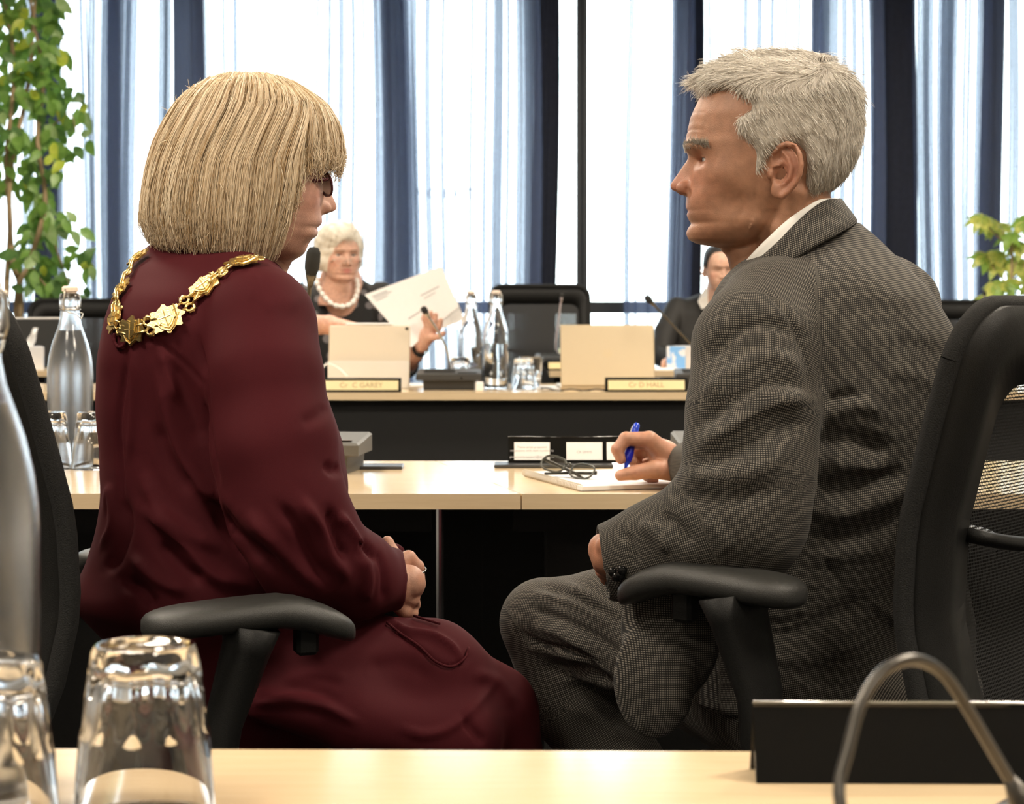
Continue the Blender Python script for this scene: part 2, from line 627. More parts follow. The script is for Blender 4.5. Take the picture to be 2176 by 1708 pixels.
curtain('sheer curtain with one wide dark fold left of the black drape', [(202, 216, 2.2, 2), (216, 238, 1.0, 1), (236, 292, 5.5, 5), (294, 342, 1.0, 2), (344, 362, 4.5, 2), (414, 442, 5, 4)], 2, yoff=-0.12)
curtain('pale see-through sheer curtain behind the two women, ending in a thick blue fold', [(444, 610, 1.35, 7), (610, 804, 1.35, 8), (804, 868, 7.0, 7)], 3)
curtain('pale see-through sheer curtain from the thick blue fold to the dark drape', [(872, 1044, 1.35, 6), (1045, 1063, 4, 3), (1064, 1106, 1.35, 2), (1107, 1138, 6.0, 4)], 4, yoff=-0.12)
curtain('pale sheer curtain right of the bare window mullion', [(1336, 1348, 2.6, 2), (1348, 1426, 1.35, 3), (1428, 1465, 6.5, 5)], 5)
curtain('pale sheer curtain behind the grey haired man\'s forehead', [(1494, 1732, 1.35, 9), (1735, 1751, 6, 3), (1752, 1850, 2.2, 5), (1842, 1864, 6, 3)], 6, yoff=-0.12)
curtain('blue striped sheer curtain behind the variegated plant', [(1944, 1962, 1.7, 2), (1962, 1985, 4.2, 3), (1985, 2000, 1.0, 1), (2000, 2032, 4.8, 4), (2032, 2046, 1.0, 1), (2046, 2062, 2.4, 2), (2062, 2072, 1.0, 1), (2072, 2100, 4.6, 4), (2138, 2160, 2.4, 3), (2160, 2340, 1.2, 7)], 7)
curtain('sheer curtain nearest the left wall, beyond the climbing plant', [(-720, -345, 1.5, 12)], 8, yoff=-0.12)
curtain('sheer curtain nearest the right wall, beyond the variegated plant', [(2360, 2880, 1.5, 15)], 9, yoff=-0.12)
S2 = 'dark blackout drapes drawn into narrow stacks'
for i, (a, b, lb) in enumerate([(64, 106, 'narrow dark drape behind the climbing plant'), (360, 416, 'black drape behind the blonde woman\'s hair'), (1135, 1183, 'dark drape beside the bare mullion, above the empty chair'),
                                (1463, 1492, 'narrow dark drape in front of the grey haired man\'s face'), (1862, 1944, 'wide navy drape behind the grey suit\'s shoulder'), (2098, 2140, 'navy drape behind the variegated plant')]):
    curtain(lb, [(a, b, 4.5, 5)], 20 + i, m_drape, 0.07, 0.10, 'blackout_drape', S2)

# ---------------------------------------------------------------- ceiling light panels (out of frame)
m_diff = mat('light_diffuser', (0.9, 0.9, 0.88), 0.6, emit=((1.0, 0.88, 0.72), 4.0))
m_lf = mat('light_frame_white', (0.8, 0.8, 0.8), 0.4)
LSPOT = [(-1.5, -0.8), (1.5, -0.8), (-1.5, 1.4), (1.5, 1.4), (-1.5, 3.6), (1.5, 3.6), (-1.5, 6.0), (1.5, 6.0), (-1.5, 8.4), (1.5, 8.4)]
for x, y in LSPOT:
    t = thing('ceiling_light', 'square recessed light panel in the white ceiling', 'ceiling light', (x, y, RH), group='ceiling light panels')
    MB().box((-0.32, -0.32, -0.03), (-0.3, 0.32, 0)).box((0.3, -0.32, -0.03), (0.32, 0.32, 0)).box((-0.3, -0.32, -0.03), (0.3, -0.3, 0)).box((-0.3, 0.3, -0.03), (0.3, 0.32, 0)).build('frame', m_lf, t)
    MB().box((-0.3, -0.3, -0.02), (0.3, 0.3, -0.001)).build('diffuser', m_diff, t)
    ld = bpy.data.lights.new('panel_lamp', 'AREA'); ld.shape = 'SQUARE'; ld.size = 0.58; ld.energy = LAMP_W * (0.55 if y < 0 else 1.0); ld.color = (1.0, 0.88, 0.72)
    lo = bpy.data.objects.new('panel_lamp', ld); COL.objects.link(lo); lo.parent = t; lo.location = (0, 0, -0.035)

# ---------------------------------------------------------------- tables
def wood_mat(name, c1, c2, rough):
    m, nt, b = nodes_of(name)
    tc = N(nt, 'TexCoord')
    mp = N(nt, 'Mapping'); mp.inputs['Scale'].default_value = (3, 45, 45)
    nz = N(nt, 'TexNoise'); nz.inputs['Scale'].default_value = 3.0; nz.inputs['Detail'].default_value = 6; nz.inputs['Roughness'].default_value = 0.65
    nt.links.new(tc.outputs['Object'], mp.inputs[0]); nt.links.new(mp.outputs[0], nz.inputs['Vector'])
    cr = N(nt, 'ValToRGB')
    cr.color_ramp.elements[0].position = 0.3; cr.color_ramp.elements[0].color = (*c1, 1)
    cr.color_ramp.elements[1].position = 0.7; cr.color_ramp.elements[1].color = (*c2, 1)
    nt.links.new(nz.outputs['Fac'], cr.inputs[0]); nt.links.new(cr.outputs[0], b.inputs['Base Color'])
    b.inputs['Roughness'].default_value = rough
    return m
m_oak = wood_mat('pale_oak_laminate', (0.73, 0.555, 0.345), (0.80, 0.63, 0.41), 0.13)
m_blk = mat('black_panel', (0.012, 0.012, 0.012), 0.7, var=0.3, scale=200)
m_chrome = mat('chrome', (0.62, 0.64, 0.68), 0.18, 1.0)
TT = 0.72
def table(label, poly, panel=None, legs=(), beam=True, group=None):
    """poly: plan outline (x, y) counter clockwise at table-top height; panel: (x0, x1, y) modesty board"""
    cx = sum(p[0] for p in poly) / len(poly); cy = sum(p[1] for p in poly) / len(poly)
    t = thing('meeting_table', label, 'table', (cx, cy, 0), 0, group)
    L = [(x - cx, y - cy) for x, y in poly]
    MB().prism(L, TT - 0.025, TT).build('table_top', m_oak, t)
    # thin dark edge shadow gap and frame below
    if beam:
        xs = [p[0] for p in L]; ys = [p[1] for p in L]
        MB().box((min(xs) + 0.15, min(ys) + 0.12, TT - 0.075), (max(xs) - 0.15, min(ys) + 0.16, TT - 0.0255)).build('rail', m_blk, t)
        MB().box((min(xs) + 0.15, max(ys) - 0.16, TT - 0.075), (max(xs) - 0.15, max(ys) - 0.12, TT - 0.0255)).build('rail', m_blk, t)
    if panel:
        x0, x1, y = panel
        MB().box((x0 - cx, y - cy, 0.06), (x1 - cx, y - cy + 0.018, TT - 0.0255)).build('modesty_panel', m_blk, t)
    for (x, y, r, mm) in legs:
        MB().box((x - cx - r, y - cy - r, 0.012), (x - cx + r, y - cy + r, TT - 0.0255), 0.004).build('leg', mm, t)
        MB().box((x - cx - r * 1.3, y - cy - r * 1.3, 0.0), (x - cx + r * 1.3, y - cy + r * 1.3, 0.012), 0.002).build('foot', m_blk, t)
    return t
table('pale oak table with large upturned tumblers and a glossy black stand', [(-1.3, 0.70), (1.3, 0.70), (1.3, 1.386), (-1.3, 1.432)], None, [(-1.15, 0.8, 0.02, m_blk), (1.15, 0.8, 0.02, m_blk), (1.15, 1.25, 0.02, m_blk), (-1.15, 1.25, 0.02, m_blk)])
table('pale oak table in front of the blonde woman, with bottle, tumblers and grey microphone unit', [(-1.9, 3.245), (0.014, 3.236), (-0.150, 3.885), (-1.9, 3.885)], (-1.8, -0.0551, 3.70),
      [(-1.7, 3.45, 0.022, m_blk), (-0.123, 3.42, 0.0065, m_chrome), (-0.3, 3.62, 0.022, m_blk)])
table('pale oak table in front of the man, holding notebook and black card stand', [(0.016, 3.236), (1.9, 3.245), (1.9, 3.885), (-0.148, 3.885)], (-0.055, 1.8, 3.70),
      [(0.10, 3.42, 0.045, m_blk), (1.7, 3.45, 0.022, m_blk)])
table('long pale oak table with black front panel, carrying the tablet and the silver laptop', [(-3.1, 6.62), (1.9, 6.66), (1.9, 7.32), (-3.1, 7.32)], (-3.1, 1.9, 6.70), [(-3.0, 7.2, 0.02, m_blk), (1.8, 7.2, 0.02, m_blk)])
table('farthest pale oak table beside the window, with tissue boxes', [(0.16, 8.55), (2.6, 8.60), (2.6, 9.0), (0.16, 9.0)], (0.18, 2.6, 8.66), [(0.25, 8.93, 0.02, m_blk), (2.5, 8.93, 0.02, m_blk)])
table('short pale oak table below the climbing plant', [(-3.9, 8.55), (-1.99, 8.58), (-1.99, 9.15), (-3.9, 9.15)], (-3.9, -2.02, 8.66), [(-3.8, 9.05, 0.02, m_blk), (-2.1, 9.05, 0.02, m_blk)])

# ================================================================ office chairs
m_plast = mat('black_moulded_plastic', (0.009, 0.009, 0.0085), 0.5, spec=0.3, var=0.2, scale=900, bump=0.0006)
m_pad = mat('soft_grey_black_arm_pad', (0.030, 0.030, 0.028), 0.40, var=0.25, scale=1100, bump=0.0007)
m_seatf = mat('black_seat_fabric', (0.016, 0.016, 0.016), 0.9, var=0.4, scale=900, bump=0.001, sheen=0.05)
m_edge = mat('black_woven_piping', (0.011, 0.011, 0.0105), 0.9, var=0.5, scale=700, bump=0.002)
def mesh_mat(name='black_open_mesh', thr=0.36):
    m, nt, b = nodes_of(name)
    b.inputs['Base Color'].default_value = (0.012, 0.012, 0.012, 1); b.inputs['Roughness'].default_value = 0.7
    tc = N(nt, 'TexCoord')
    vo = N(nt, 'TexVoronoi'); vo.inputs['Scale'].default_value = 260; vo.inputs['Randomness'].default_value = 0.0
    mp = N(nt, 'Mapping'); mp.inputs['Scale'].default_value = (0, 1, 1)
    nt.links.new(tc.outputs['Object'], mp.inputs[0]); nt.links.new(mp.outputs[0], vo.inputs['Vector'])
    mr = N(nt, 'Math', operation='GREATER_THAN'); mr.inputs[1].default_value = thr
    nt.links.new(vo.outputs['Distance'], mr.inputs[0])
    nt.links.new(mr.outputs[0], b.inputs['Alpha'])
    return m
m_mesh = mesh_mat()
m_mesh_d = mesh_mat('black_dense_mesh', 0.10)
BX = ([0.40, 0.47, 0.55, 0.62, 0.70, 0.80, 0.90, 0.97, 1.03], [-0.335, -0.315, -0.285, -0.258, -0.240, -0.246, -0.272, -0.292, -0.312])
def back_x(z, y): return np.interp(z, *BX) + 0.35 * y * y

def rrect(w, z0, z1, r, n=8):
    """rounded rectangle loop in (y, z)"""
    out = []
    for cy, cz, a0 in ((w - r, z1 - r, 0), (-w + r, z1 - r, 90), (-w + r, z0 + r, 180), (w - r, z0 + r, 270)):
        for k in range(n):
            a = math.radians(a0 + 90 * k / (n - 1))
            out.append((cy + r * math.cos(a), cz + r * math.sin(a)))
    return out

def subdivide_loop(L, step):
    out = []
    for i in range(len(L)):
        a = np.array(L[i]); b = np.array(L[(i + 1) % len(L)])
        k = max(1, int(np.linalg.norm(b - a) / step))
        out += [tuple(a + (b - a) * j / k) for j in range(k)]
    return out

def arm_pad(mb, L=0.27, w=0.042, t=0.036, z=0.71, y=0.27, x0=-0.10):
    V = []; Fs = []; n = 14; ns = 18
    for i in range(ns):
        s = (1 - math.cos(math.pi * i / (ns - 1))) / 2
        x = x0 + L * s
        taper = max((1 - min(1, abs(2 * s - 1)) ** 6) ** 0.5, 0.03)
        zt = z - 0.012 * (1 - s) ** 2 - 0.030 * max(0, s - 0.62) ** 1.5 / 0.38 ** 1.5
        for k in range(n):
            a = 2 * math.pi * k / n
            c, sn = math.cos(a), math.sin(a)
            V.append((x, y + w * taper * math.copysign(abs(c) ** 0.7, c), zt - t / 2 + t / 2 * (0.12 + 0.88 * taper ** 0.7) * math.copysign(abs(sn) ** 0.75, sn)))
    for i in range(ns - 1):
        for k in range(n):
            k2 = (k + 1) % n
            Fs.append((i * n + k, (i + 1) * n + k, (i + 1) * n + k2, i * n + k2))
    Fs.append(tuple(range(n))); Fs.append(tuple(range((ns - 1) * n + n - 1, (ns - 1) * n - 1, -1)))
    return mb.add(V, Fs)

def make_chair(label, loc, rz, arm_z=0.71, group=None, top=1.03, arms=True, arm_l=0.27, seat_z=0.455, arm_x=-0.09, post_x=0.0, back_dx=0.0):
    t = thing('office_chair', label, 'chair', loc, rz, group)
    def back_x(z, y): return np.interp(z, *BX) + 0.35 * y * y + back_dx
    # seat cushion: rounded slab
    V = []; Fs = []; loops = [(0.985, 0.0), (1.0, 0.018), (1.0, 0.045), (0.97, 0.066), (0.86, 0.078), (0.5, 0.082), (0.05, 0.080)]
    base = rrect(0.245, -0.235, 0.265, 0.09, 7)
    n = len(base)
    for s, dz in loops:
        for (yy, xx) in base:
            V.append((xx * s + 0.015 * (1 - s), yy * s, seat_z - 0.082 + dz - 0.012 * max(0, (xx - 0.15)) / 0.115))
    for i in range(len(loops) - 1):
        for k in range(n):
            k2 = (k + 1) % n
            Fs.append((i * n + k, (i + 1) * n + k, (i + 1) * n + k2, i * n + k2))
    Fs.append(tuple(range(n))); Fs.append(tuple(range((len(loops) - 1) * n + n - 1, (len(loops) - 1) * n - 1, -1)))
    MB().add(V, Fs).build('seat', m_seatf, t, True)
    MB().box((-0.2, -0.2, seat_z - 0.115), (0.2, 0.2, seat_z - 0.083), 0.01).build('seat_pan', m_plast, t)
    # back: ring frame, woven edge, open mesh and lumbar bar
    zb = 0.47
    out = subdivide_loop(rrect(0.235, zb, top, 0.055), 0.03)
    inn = [(y * (0.80 if group else 0.66), zb + 0.10 + (z - zb) / (top - zb) * (top - zb - 0.185)) for (y, z) in out]
    n = len(out)
    V = []; Fs = []
    ring = [(out, 0.006), (out, -0.016), (None, -0.030), (inn, -0.022), (inn, 0.004), (None, 0.010)]
    for L, dx in ring:
        if L is None: L = [((a[0] * 0.6 + b[0] * 0.4), (a[1] * 0.6 + b[1] * 0.4)) for a, b in zip(out, inn)]
        for (y, z) in L: V.append((back_x(z, y) + dx, y, z))
    m6 = len(ring)
    for i in range(m6):
        for k in range(n):
            k2 = (k + 1) % n; j = (i + 1) % m6
            Fs.append((i * n + k, j * n + k, j * n + k2, i * n + k2))
    MB().add(V, Fs).build('back_frame', m_plast, t, True)
    MB().tube([(back_x(z, y) + 0.003, y * 1.0, z) for (y, z) in out + out[:1]], 0.0115, 8, False).build('edge_piping', m_edge, t, True)
    G = []; Fs = []; ny, nz = 15, 22
    zi0, zi1 = zb + 0.09, zb + 0.10 + (top - zb) - 0.175
    for i in range(nz):
        z = zi0 + (zi1 - zi0) * i / (nz - 1)
        for k in range(ny):
            y = (-0.158 + 0.316 * k / (ny - 1)) * (1.2 if group else 1)
            G.append((back_x(z, y) + 0.001, y, z))
    for i in range(nz - 1):
        for k in range(ny - 1):
            Fs.append((i * ny + k, i * ny + k + 1, (i + 1) * ny + k + 1, (i + 1) * ny + k))
    MB().add(G, Fs).build('back_mesh', m_mesh_d if group else m_mesh, t, True)
    zl = 0.765
    MB().tube([(back_x(zl, y) - 0.03 - 0.02 * (1 - (y / 0.16) ** 2), y, zl + 0.02 * (y / 0.16) ** 2) for y in np.linspace(-0.165, 0.165, 13)], 0.018, 8, True, 0.45).build('lumbar_bar', m_plast, t, True)
    MB().tube([(0.0, 0, 0.345), (-0.18, 0, 0.34), (-0.30, 0, 0.37), (-0.355, 0, 0.46), (-0.335, 0, 0.56), (-0.305, 0, 0.66)], [0.03, 0.03, 0.028, 0.026, 0.024, 0.02], 10, True, 0.6).build('back_support', m_plast, t, True)
    if arms:
        for sy in (1, -1):
            arm_pad(MB(), L=arm_l, z=arm_z, y=sy * 0.272, x0=arm_x).build('arm_pad', m_pad, t, True)
            MB().tube([(0.055 + post_x, sy * 0.272, arm_z - 0.034), (0.05 + post_x, sy * 0.272, arm_z - 0.06), (0.025 + post_x, sy * 0.272, arm_z - 0.14), (post_x * 0.8, sy * 0.27, 0.46), (-0.005 + post_x * 0.6, sy * 0.262, 0.385), (0.0, sy * 0.2, 0.36), (0.0, sy * 0.1, 0.355)],
                      [0.062, 0.05, 0.039, 0.033, 0.032, 0.03, 0.03], 12, True, 0.5).build('arm_post', m_plast, t, True)
            MB().box((0.105 + post_x, sy * 0.272 - 0.012, arm_z - 0.07), (0.13 + post_x, sy * 0.272 + 0.012, arm_z - 0.033), 0.004).build('arm_button', m_plast, t)
    MB().lathe([(0, 0.09), (0.028, 0.09), (0.028, 0.2), (0.02, 0.205), (0.02, 0.345), (0, 0.345)], 16).build('gas_column', m_plast, t, True, auto=40)
    for k in range(5):
        a = 2 * math.pi * k / 5 + 0.3
        c, s = math.cos(a), math.sin(a)
        l = MB().tube([(0.02 * c, 0.02 * s, 0.105), (0.16 * c, 0.16 * s, 0.10), (0.30 * c, 0.30 * s, 0.075)], [0.03, 0.024, 0.018], 8, True, 0.7).build('base_leg', m_plast, t, True)
        w = Matrix.Translation((0.30 * c, 0.30 * s, 0.029)) @ Matrix.Rotation(a, 4, 'Z') @ Matrix.Rotation(math.pi / 2, 4, 'X')
        MB().lathe([(0, -0.024), (0.025, -0.024), (0.029, -0.018), (0.029, 0.018), (0.025, 0.024), (0, 0.024)], 16, M=w).build('caster', m_plast, l, True, auto=50)
    return t
WYAW, MYAW = math.radians(20), math.radians(180 - 35)
chair_w = make_chair('black office chair with padded arms under the woman in maroon', (-0.385, 2.45, 0), WYAW, 0.713, arm_l=0.238, arm_x=-0.115, post_x=-0.05, back_dx=0.034)
chair_m = make_chair('black mesh-backed office chair under the man in the grey suit', (0.365, 2.41, 0), MYAW, 0.752, arm_l=0.225, arm_x=-0.122, post_x=-0.095)
back_rz = -math.pi / 2
GR = 'office chairs along the window tables'
def far_chair(label, px, py, d, rz=back_rz, arms=True):
    p = P(px, py, d)
    c = make_chair(label, (p.x, d - 0.25, 0), rz, 0.70, GR, p.z, arms)
    return c
far_chair('empty black office chair between the white haired woman and the woman in black', 1147, 608, 9.6)
far_chair('empty black office chair below the climbing plant', 164, 638, 9.75)
far_chair('black office chair half hidden behind the grey suit', 2003, 641, 9.75)
far_chair('black office chair of the white haired woman in the dotted top', 735, 655, 8.2)

# ================================================================ things on the tables
m_glass = glass_mat('clear_glass', (1, 1, 1), 1.5)
m_water = glass_mat('water', (0.97, 0.99, 1.0), 1.33)
m_steel = mat('wire_steel', (0.55, 0.52, 0.45), 0.3, 1.0)
m_cork = mat('pale_stopper', (0.86, 0.72, 0.62), 0.6)
m_micg = mat('warm_grey_mic_body', (0.10, 0.095, 0.085), 0.5, var=0.1, scale=300, bump=0.0003)
m_micd = mat('dark_mic_body', (0.04, 0.039, 0.037), 0.5, var=0.1, scale=300)
m_foam = mat('black_mic_foam', (0.03, 0.03, 0.028), 0.95, var=0.5, scale=1500, bump=0.002)
m_neck = mat('gooseneck_metal', (0.16, 0.14, 0.11), 0.38, 0.9)
m_gloss = mat('glossy_black_acrylic', (0.006, 0.006, 0.006), 0.08, spec=0.5)
m_white = mat('white_card', (0.82, 0.81, 0.79), 0.7)
m_paper = mat('white_paper', (0.84, 0.83, 0.82), 0.75, var=0.02)
m_ink = mat('grey_print', (0.25, 0.24, 0.25), 0.7)
m_inkl = mat('pale_grey_print', (0.45, 0.44, 0.45), 0.7)
m_gold_p = mat('pale_gold_plate', (0.80, 0.66, 0.36), 0.4, var=0.03)
m_goldtxt = mat('tan_lettering', (0.36, 0.24, 0.12), 0.5)

def bottle_mesh():
    outer = [(0, 0.004), (0.03, 0.003), (0.038, 0.0), (0.0425, 0.004), (0.0435, 0.012), (0.0435, 0.165), (0.0428, 0.185), (0.040, 0.205), (0.0345, 0.228), (0.028, 0.247), (0.0225, 0.262), (0.0192, 0.278), (0.0182, 0.293),
             (0.0186, 0.297), (0.0205, 0.300), (0.0207, 0.312), (0.0195, 0.322), (0.0165, 0.325), (0.0135, 0.325)]
    inner = [(0.0128, 0.322), (0.0135, 0.30), (0.0150, 0.285), (0.0185, 0.264), (0.0245, 0.245), (0.031, 0.226), (0.0365, 0.204), (0.0395, 0.184), (0.0402, 0.165), (0.0402, 0.014), (0.036, 0.0085), (0, 0.0095)]
    return outer, inner
m_glass_f = glass_mat('misted_glass', (0.97, 0.98, 1.0), 1.5, 0.16)
m_water_f = glass_mat('misted_water', (0.92, 0.94, 0.96), 1.33, 0.22)
def bottle(label, loc, fill=0.25, rz=0.0, group='swing-top water bottles', mist=False):
    t = thing('water_bottle', label, 'bottle', loc, rz, group)
    o, i = bottle_mesh()
    MB().lathe(o + i, 48).build('glass_body', m_glass_f if mist else m_glass, t, True, auto=60)
    if fill > 0.02:
        zi = [q for q in i[::-1] if q[1] < fill]
        rf = np.interp(fill, [q[1] for q in i[::-1][1:]], [q[0] for q in i[::-1][1:]])
        prof = [(max(0, r - 0.0004), z + 0.0004) for r, z in zi] + [(rf - 0.0004, fill), (0, fill)]
        MB().lathe(prof, 48).build('water', m_water_f if mist else m_water, t, True, auto=60)
    MB().lathe([(0, 0.318), (0.0125, 0.318), (0.0128, 0.327), (0.0155, 0.329), (0.0155, 0.336), (0.012, 0.339), (0, 0.339)], 24).build('stopper', m_cork, t, True, auto=40)
    mb = MB()
    mb.tube([(0.0195 * math.cos(a), 0.0195 * math.sin(a), 0.294) for a in np.linspace(0, 2 * math.pi, 25)], 0.0011, 6)
    for sx in (1, -1):
        mb.tube([(sx * 0.021, 0, 0.290), (sx * 0.0235, -0.002, 0.300), (sx * 0.0225, -0.001, 0.318), (sx * 0.017, 0, 0.3325)], 0.0012, 6)
    mb.tube([(-0.017, 0, 0.3325), (0.017, 0, 0.3325)], 0.0012, 6)
    mb.tube([(0.0215, 0.0, 0.291), (0.012, -0.021, 0.285), (0, -0.0245, 0.276), (-0.012, -0.021, 0.285), (-0.0215, 0, 0.291)], 0.0012, 6)
    mb.build('wire_clip', m_steel, t, True)
    return t

def tumbler(label, loc, up=False, group='faceted tumblers'):
    """faceted tumbler, by default standing upside down on its rim"""
    n = 90
    prof = [(0.0412, 0.0008), (0.0425, 0.0), (0.0435, 0.0012), (0.0432, 0.004), (0.0415, 0.030), (0.0402, 0.046), (0.0398, 0.050), (0.0378, 0.056), (0.0362, 0.070), (0.0338, 0.090), (0.0325, 0.1005), (0.0305, 0.1045), (0.026, 0.105), (0.021, 0.1035), (0, 0.1030),
            ]
    inn = [(0, 0.0885), (0.018, 0.0882), (0.0255, 0.086), (0.0285, 0.082), (0.0312, 0.068), (0.0345, 0.045), (0.0382, 0.020)]
    V = []; rows = []; Fs = []
    for j, (r, z) in enumerate(prof + inn):
        outer = j < len(prof)
        if r == 0:
            rows.append([len(V)]); V.append((0, 0, z)); continue
        row = []
        for k in range(n):
            a = 2 * math.pi * k / n
            f = 0.0
            if outer and 0.050 < z < 0.1005:
                u = ((k / n * 10) % 1) - 0.5
                f = 0.0016 * math.cos(2 * math.pi * u) * min(1, (z - 0.05) / 0.008) * (1 - 0.4 * (z - 0.06) / 0.04)
            rr = r - f - (0.0 if not outer else 0)
            row.append(len(V)); V.append((rr * math.cos(a), rr * math.sin(a), z))
        rows.append(row)
    rows.append(rows[0])
    for A, B in zip(rows[:-1], rows[1:]):
        if len(A) == 1 and len(B) == 1: continue
        for k in range(n):
            k2 = (k + 1) % n
            if len(A) == 1: Fs.append((A[0], B[k2], B[k]))
            elif len(B) == 1: Fs.append((A[k], A[k2], B[0]))
            else: Fs.append((A[k], A[k2], B[k2], B[k]))
    if up: V = [(x, -y, 0.105 - z) for x, y, z in V]
    o = MB().add(V, Fs).build('tumbler', m_glass, None, True, loc=loc, auto=35)
    return tag(o, label, 'glass', group)

EPS = 0.0004
def on(px, d, z=TT + EPS): return ((px - CX) / F * d, d, z)
bottle('tall swing-top bottle at the table edge beside the woman\'s chair back', on(-61, 1.29), 0.25, 0.6, mist=True)
tumbler('upturned tumbler touching the swing-top bottle on the front table', on(-30, 1.185))
tumbler('upturned tumbler standing alone on the front table beside the chair arm', on(307, 1.236))
bottle('frosted water bottle behind the pair of upturned tumblers', on(149, 3.835), 0.254, 1.2, mist=True)
tumbler('upturned tumbler half hidden by the woman\'s chair back', on(103, 3.715))
tumbler('upturned tumbler touching the maroon dress', on(201, 3.71))
bottle('half full water bottle between the microphone and the tumblers', on(1054, 6.90), 0.155, 0.3)
bottle('empty looking bottle behind the half full bottle by the microphone', on(1001, 7.24), 0.03, 0.9)
tumbler('upturned tumbler beside the half full bottle', on(1113, 6.88))
tumbler('upright tumbler behind the upturned tumbler near the silver laptop', on(1128, 7.03), True)
tumbler('upturned tumbler between the microphone unit and the half full bottle', on(978, 7.05))
bottle('water bottle in front of the climbing plant\'s stems', on(6, 7.0), 0.2, 0.5)
tumbler('small tumbler in front of the tissue box under the climbing plant', on(44, 6.85))

# ---------------------------------------------------------------- conference microphones
def mic_unit(label, loc, rz, path, head_r=0.0125, head_l=0.045, mb_=None, neck_r=0.0042, mneck=None, mhead=None, foam=True, base=True):
    t = thing('conference_microphone', label, 'microphone', loc, rz, 'gooseneck microphones')
    body = mb_ or m_micd
    if base:
        b = MB()
        poly = [(-0.085, -0.045), (0.085, -0.045), (0.092, 0.06), (-0.092, 0.06)]
        top = [(-0.112, -0.070), (0.112, -0.070), (0.108, 0.065), (-0.108, 0.065)]
        V = [(x, y, 0.0) for x, y in poly] + [(x * 1.02, y * 1.05, 0.030) for x, y in poly] + [(x, y, 0.034) for x, y in top] + [(x, y, 0.052 + 0.012 * (y + 0.07) / 0.135) for x, y in top] + [(x * 0.96, y * 0.95, 0.056 + 0.012 * (y + 0.07) / 0.135) for x, y in top]
        Fs = [(3, 2, 1, 0)]
        for i in range(4):
            for k in range(4):
                k2 = (k + 1) % 4
                Fs.append((i * 4 + k, i * 4 + k2, (i + 1) * 4 + k2, (i + 1) * 4 + k))
        Fs.append((16, 17, 18, 19))
        bo = b.add(V, Fs).build('base_unit', body, t)
        gr = MB()
        for k in range(9):
            gr.box((-0.085, -0.045 + 0.0085 * k, 0.0575 + 0.009 * (k + 2) / 11), (0.02, -0.0415 + 0.0085 * k, 0.0605 + 0.009 * (k + 2) / 11))
        gr.build('speaker_grille', m_micd, bo)
        MB().box((0.03, -0.055, 0.0575), (0.095, -0.045, 0.0600)).build('button_strip', m_gloss, bo)
        MB().box((0.04, -0.0708, 0.038), (0.046, -0.0698, 0.044)).build('socket', m_gloss, bo)
    Q = [Vector(p) for p in path]
    sp = [Vector(p) for p in spline([tuple(p) for p in Q], 8)]
    n = len(sp)
    rs = [neck_r * (1.5 if i < 3 else 1.0) for i in range(n)]
    MB().tube(sp, rs, 10).build('gooseneck', mneck or m_neck, t, True)
    d = (sp[-1] - sp[-2]).normalized()
    R = d.to_track_quat('Z', 'Y').to_matrix().to_4x4()
    T = Matrix.Translation(sp[-1]) @ R
    MB().lathe([(0, -0.022), (neck_r, -0.022), (head_r * 0.75, 0.0), (head_r * 0.75, 0.003), (0, 0.003)], 16, M=T).build('mic_collar', mneck or m_neck, t, True)
    MB().lathe([(0, 0.0), (head_r * 0.72, 0.0), (head_r * 0.95, head_l * 0.25), (head_r, head_l * 0.5), (head_r * 0.93, head_l * 0.8), (head_r * 0.6, head_l * 0.96), (0, head_l)], 20, M=T).build('foam_windshield', mhead or m_foam, t, True)
    return t
def rel(px, py, d, loc, rz=0.0):
    v = P(px, py, d) - Vector(loc)
    return Matrix.Rotation(-rz, 3, 'Z') @ v
# beside the blonde woman
L0 = Vector(on(652, 3.66)); r0 = math.radians(-8)
mic_unit('grey gooseneck microphone unit at the maroon dress, its foam head beside the blonde woman\'s chin', L0, r0,
         [(-0.01, 0.05, 0.06), tuple(rel(640, 800, 3.70, L0, r0)), tuple(rel(650, 690, 3.68, L0, r0)), tuple(rel(661, 585, 3.66, L0, r0))], 0.0142, 0.054, m_micg, 0.0042)
L1 = Vector(on(955, 6.86))
mic_unit('dark gooseneck microphone unit between the tablet and the half full bottle', L1, 0,
         [(0.0, 0.02, 0.06), tuple(rel(950, 745, 6.86, L1)), tuple(rel(931, 705, 6.84, L1)), tuple(rel(906, 665, 6.82, L1))], 0.0115, 0.026, m_micd, 0.004, m_steel)
L2 = Vector(on(1502, 6.88))
mic_unit('dark gooseneck microphone unit beside the right name plate, its neck crossing the woman in black', L2, 0,
         [(-0.02, 0.02, 0.06), tuple(rel(1478, 745, 6.88, L2)), tuple(rel(1430, 690, 6.86, L2)), tuple(rel(1384, 642, 6.84, L2))], 0.0115, 0.03, m_micd, 0.004)
L3 = Vector(on(1190, 8.72))
mic_unit('thin gooseneck microphone standing before the empty chair', L3, 0,
         [(0.0, 0.02, 0.06), tuple(rel(1181, 735, 8.72, L3)), tuple(rel(1187, 680, 8.72, L3)), tuple(rel(1193, 632, 8.72, L3))], 0.009, 0.02, m_micd, 0.0035, mat('pinkish_steel', (0.7, 0.6, 0.6), 0.35, 0.7))
L4 = Vector(on(1560, 3.68)); r4 = math.radians(4)
mic_unit('grey microphone unit behind the man\'s writing hand', L4, r4,
         [(0.0, 0.045, 0.06), tuple(rel(1600, 860, 3.72, L4, r4)), tuple(rel(1610, 790, 3.72, L4, r4)), tuple(rel(1625, 730, 3.70, L4, r4))], 0.0142, 0.05, m_micg, 0.0042)
L5 = Vector((0.16, 0.90, TT + EPS))
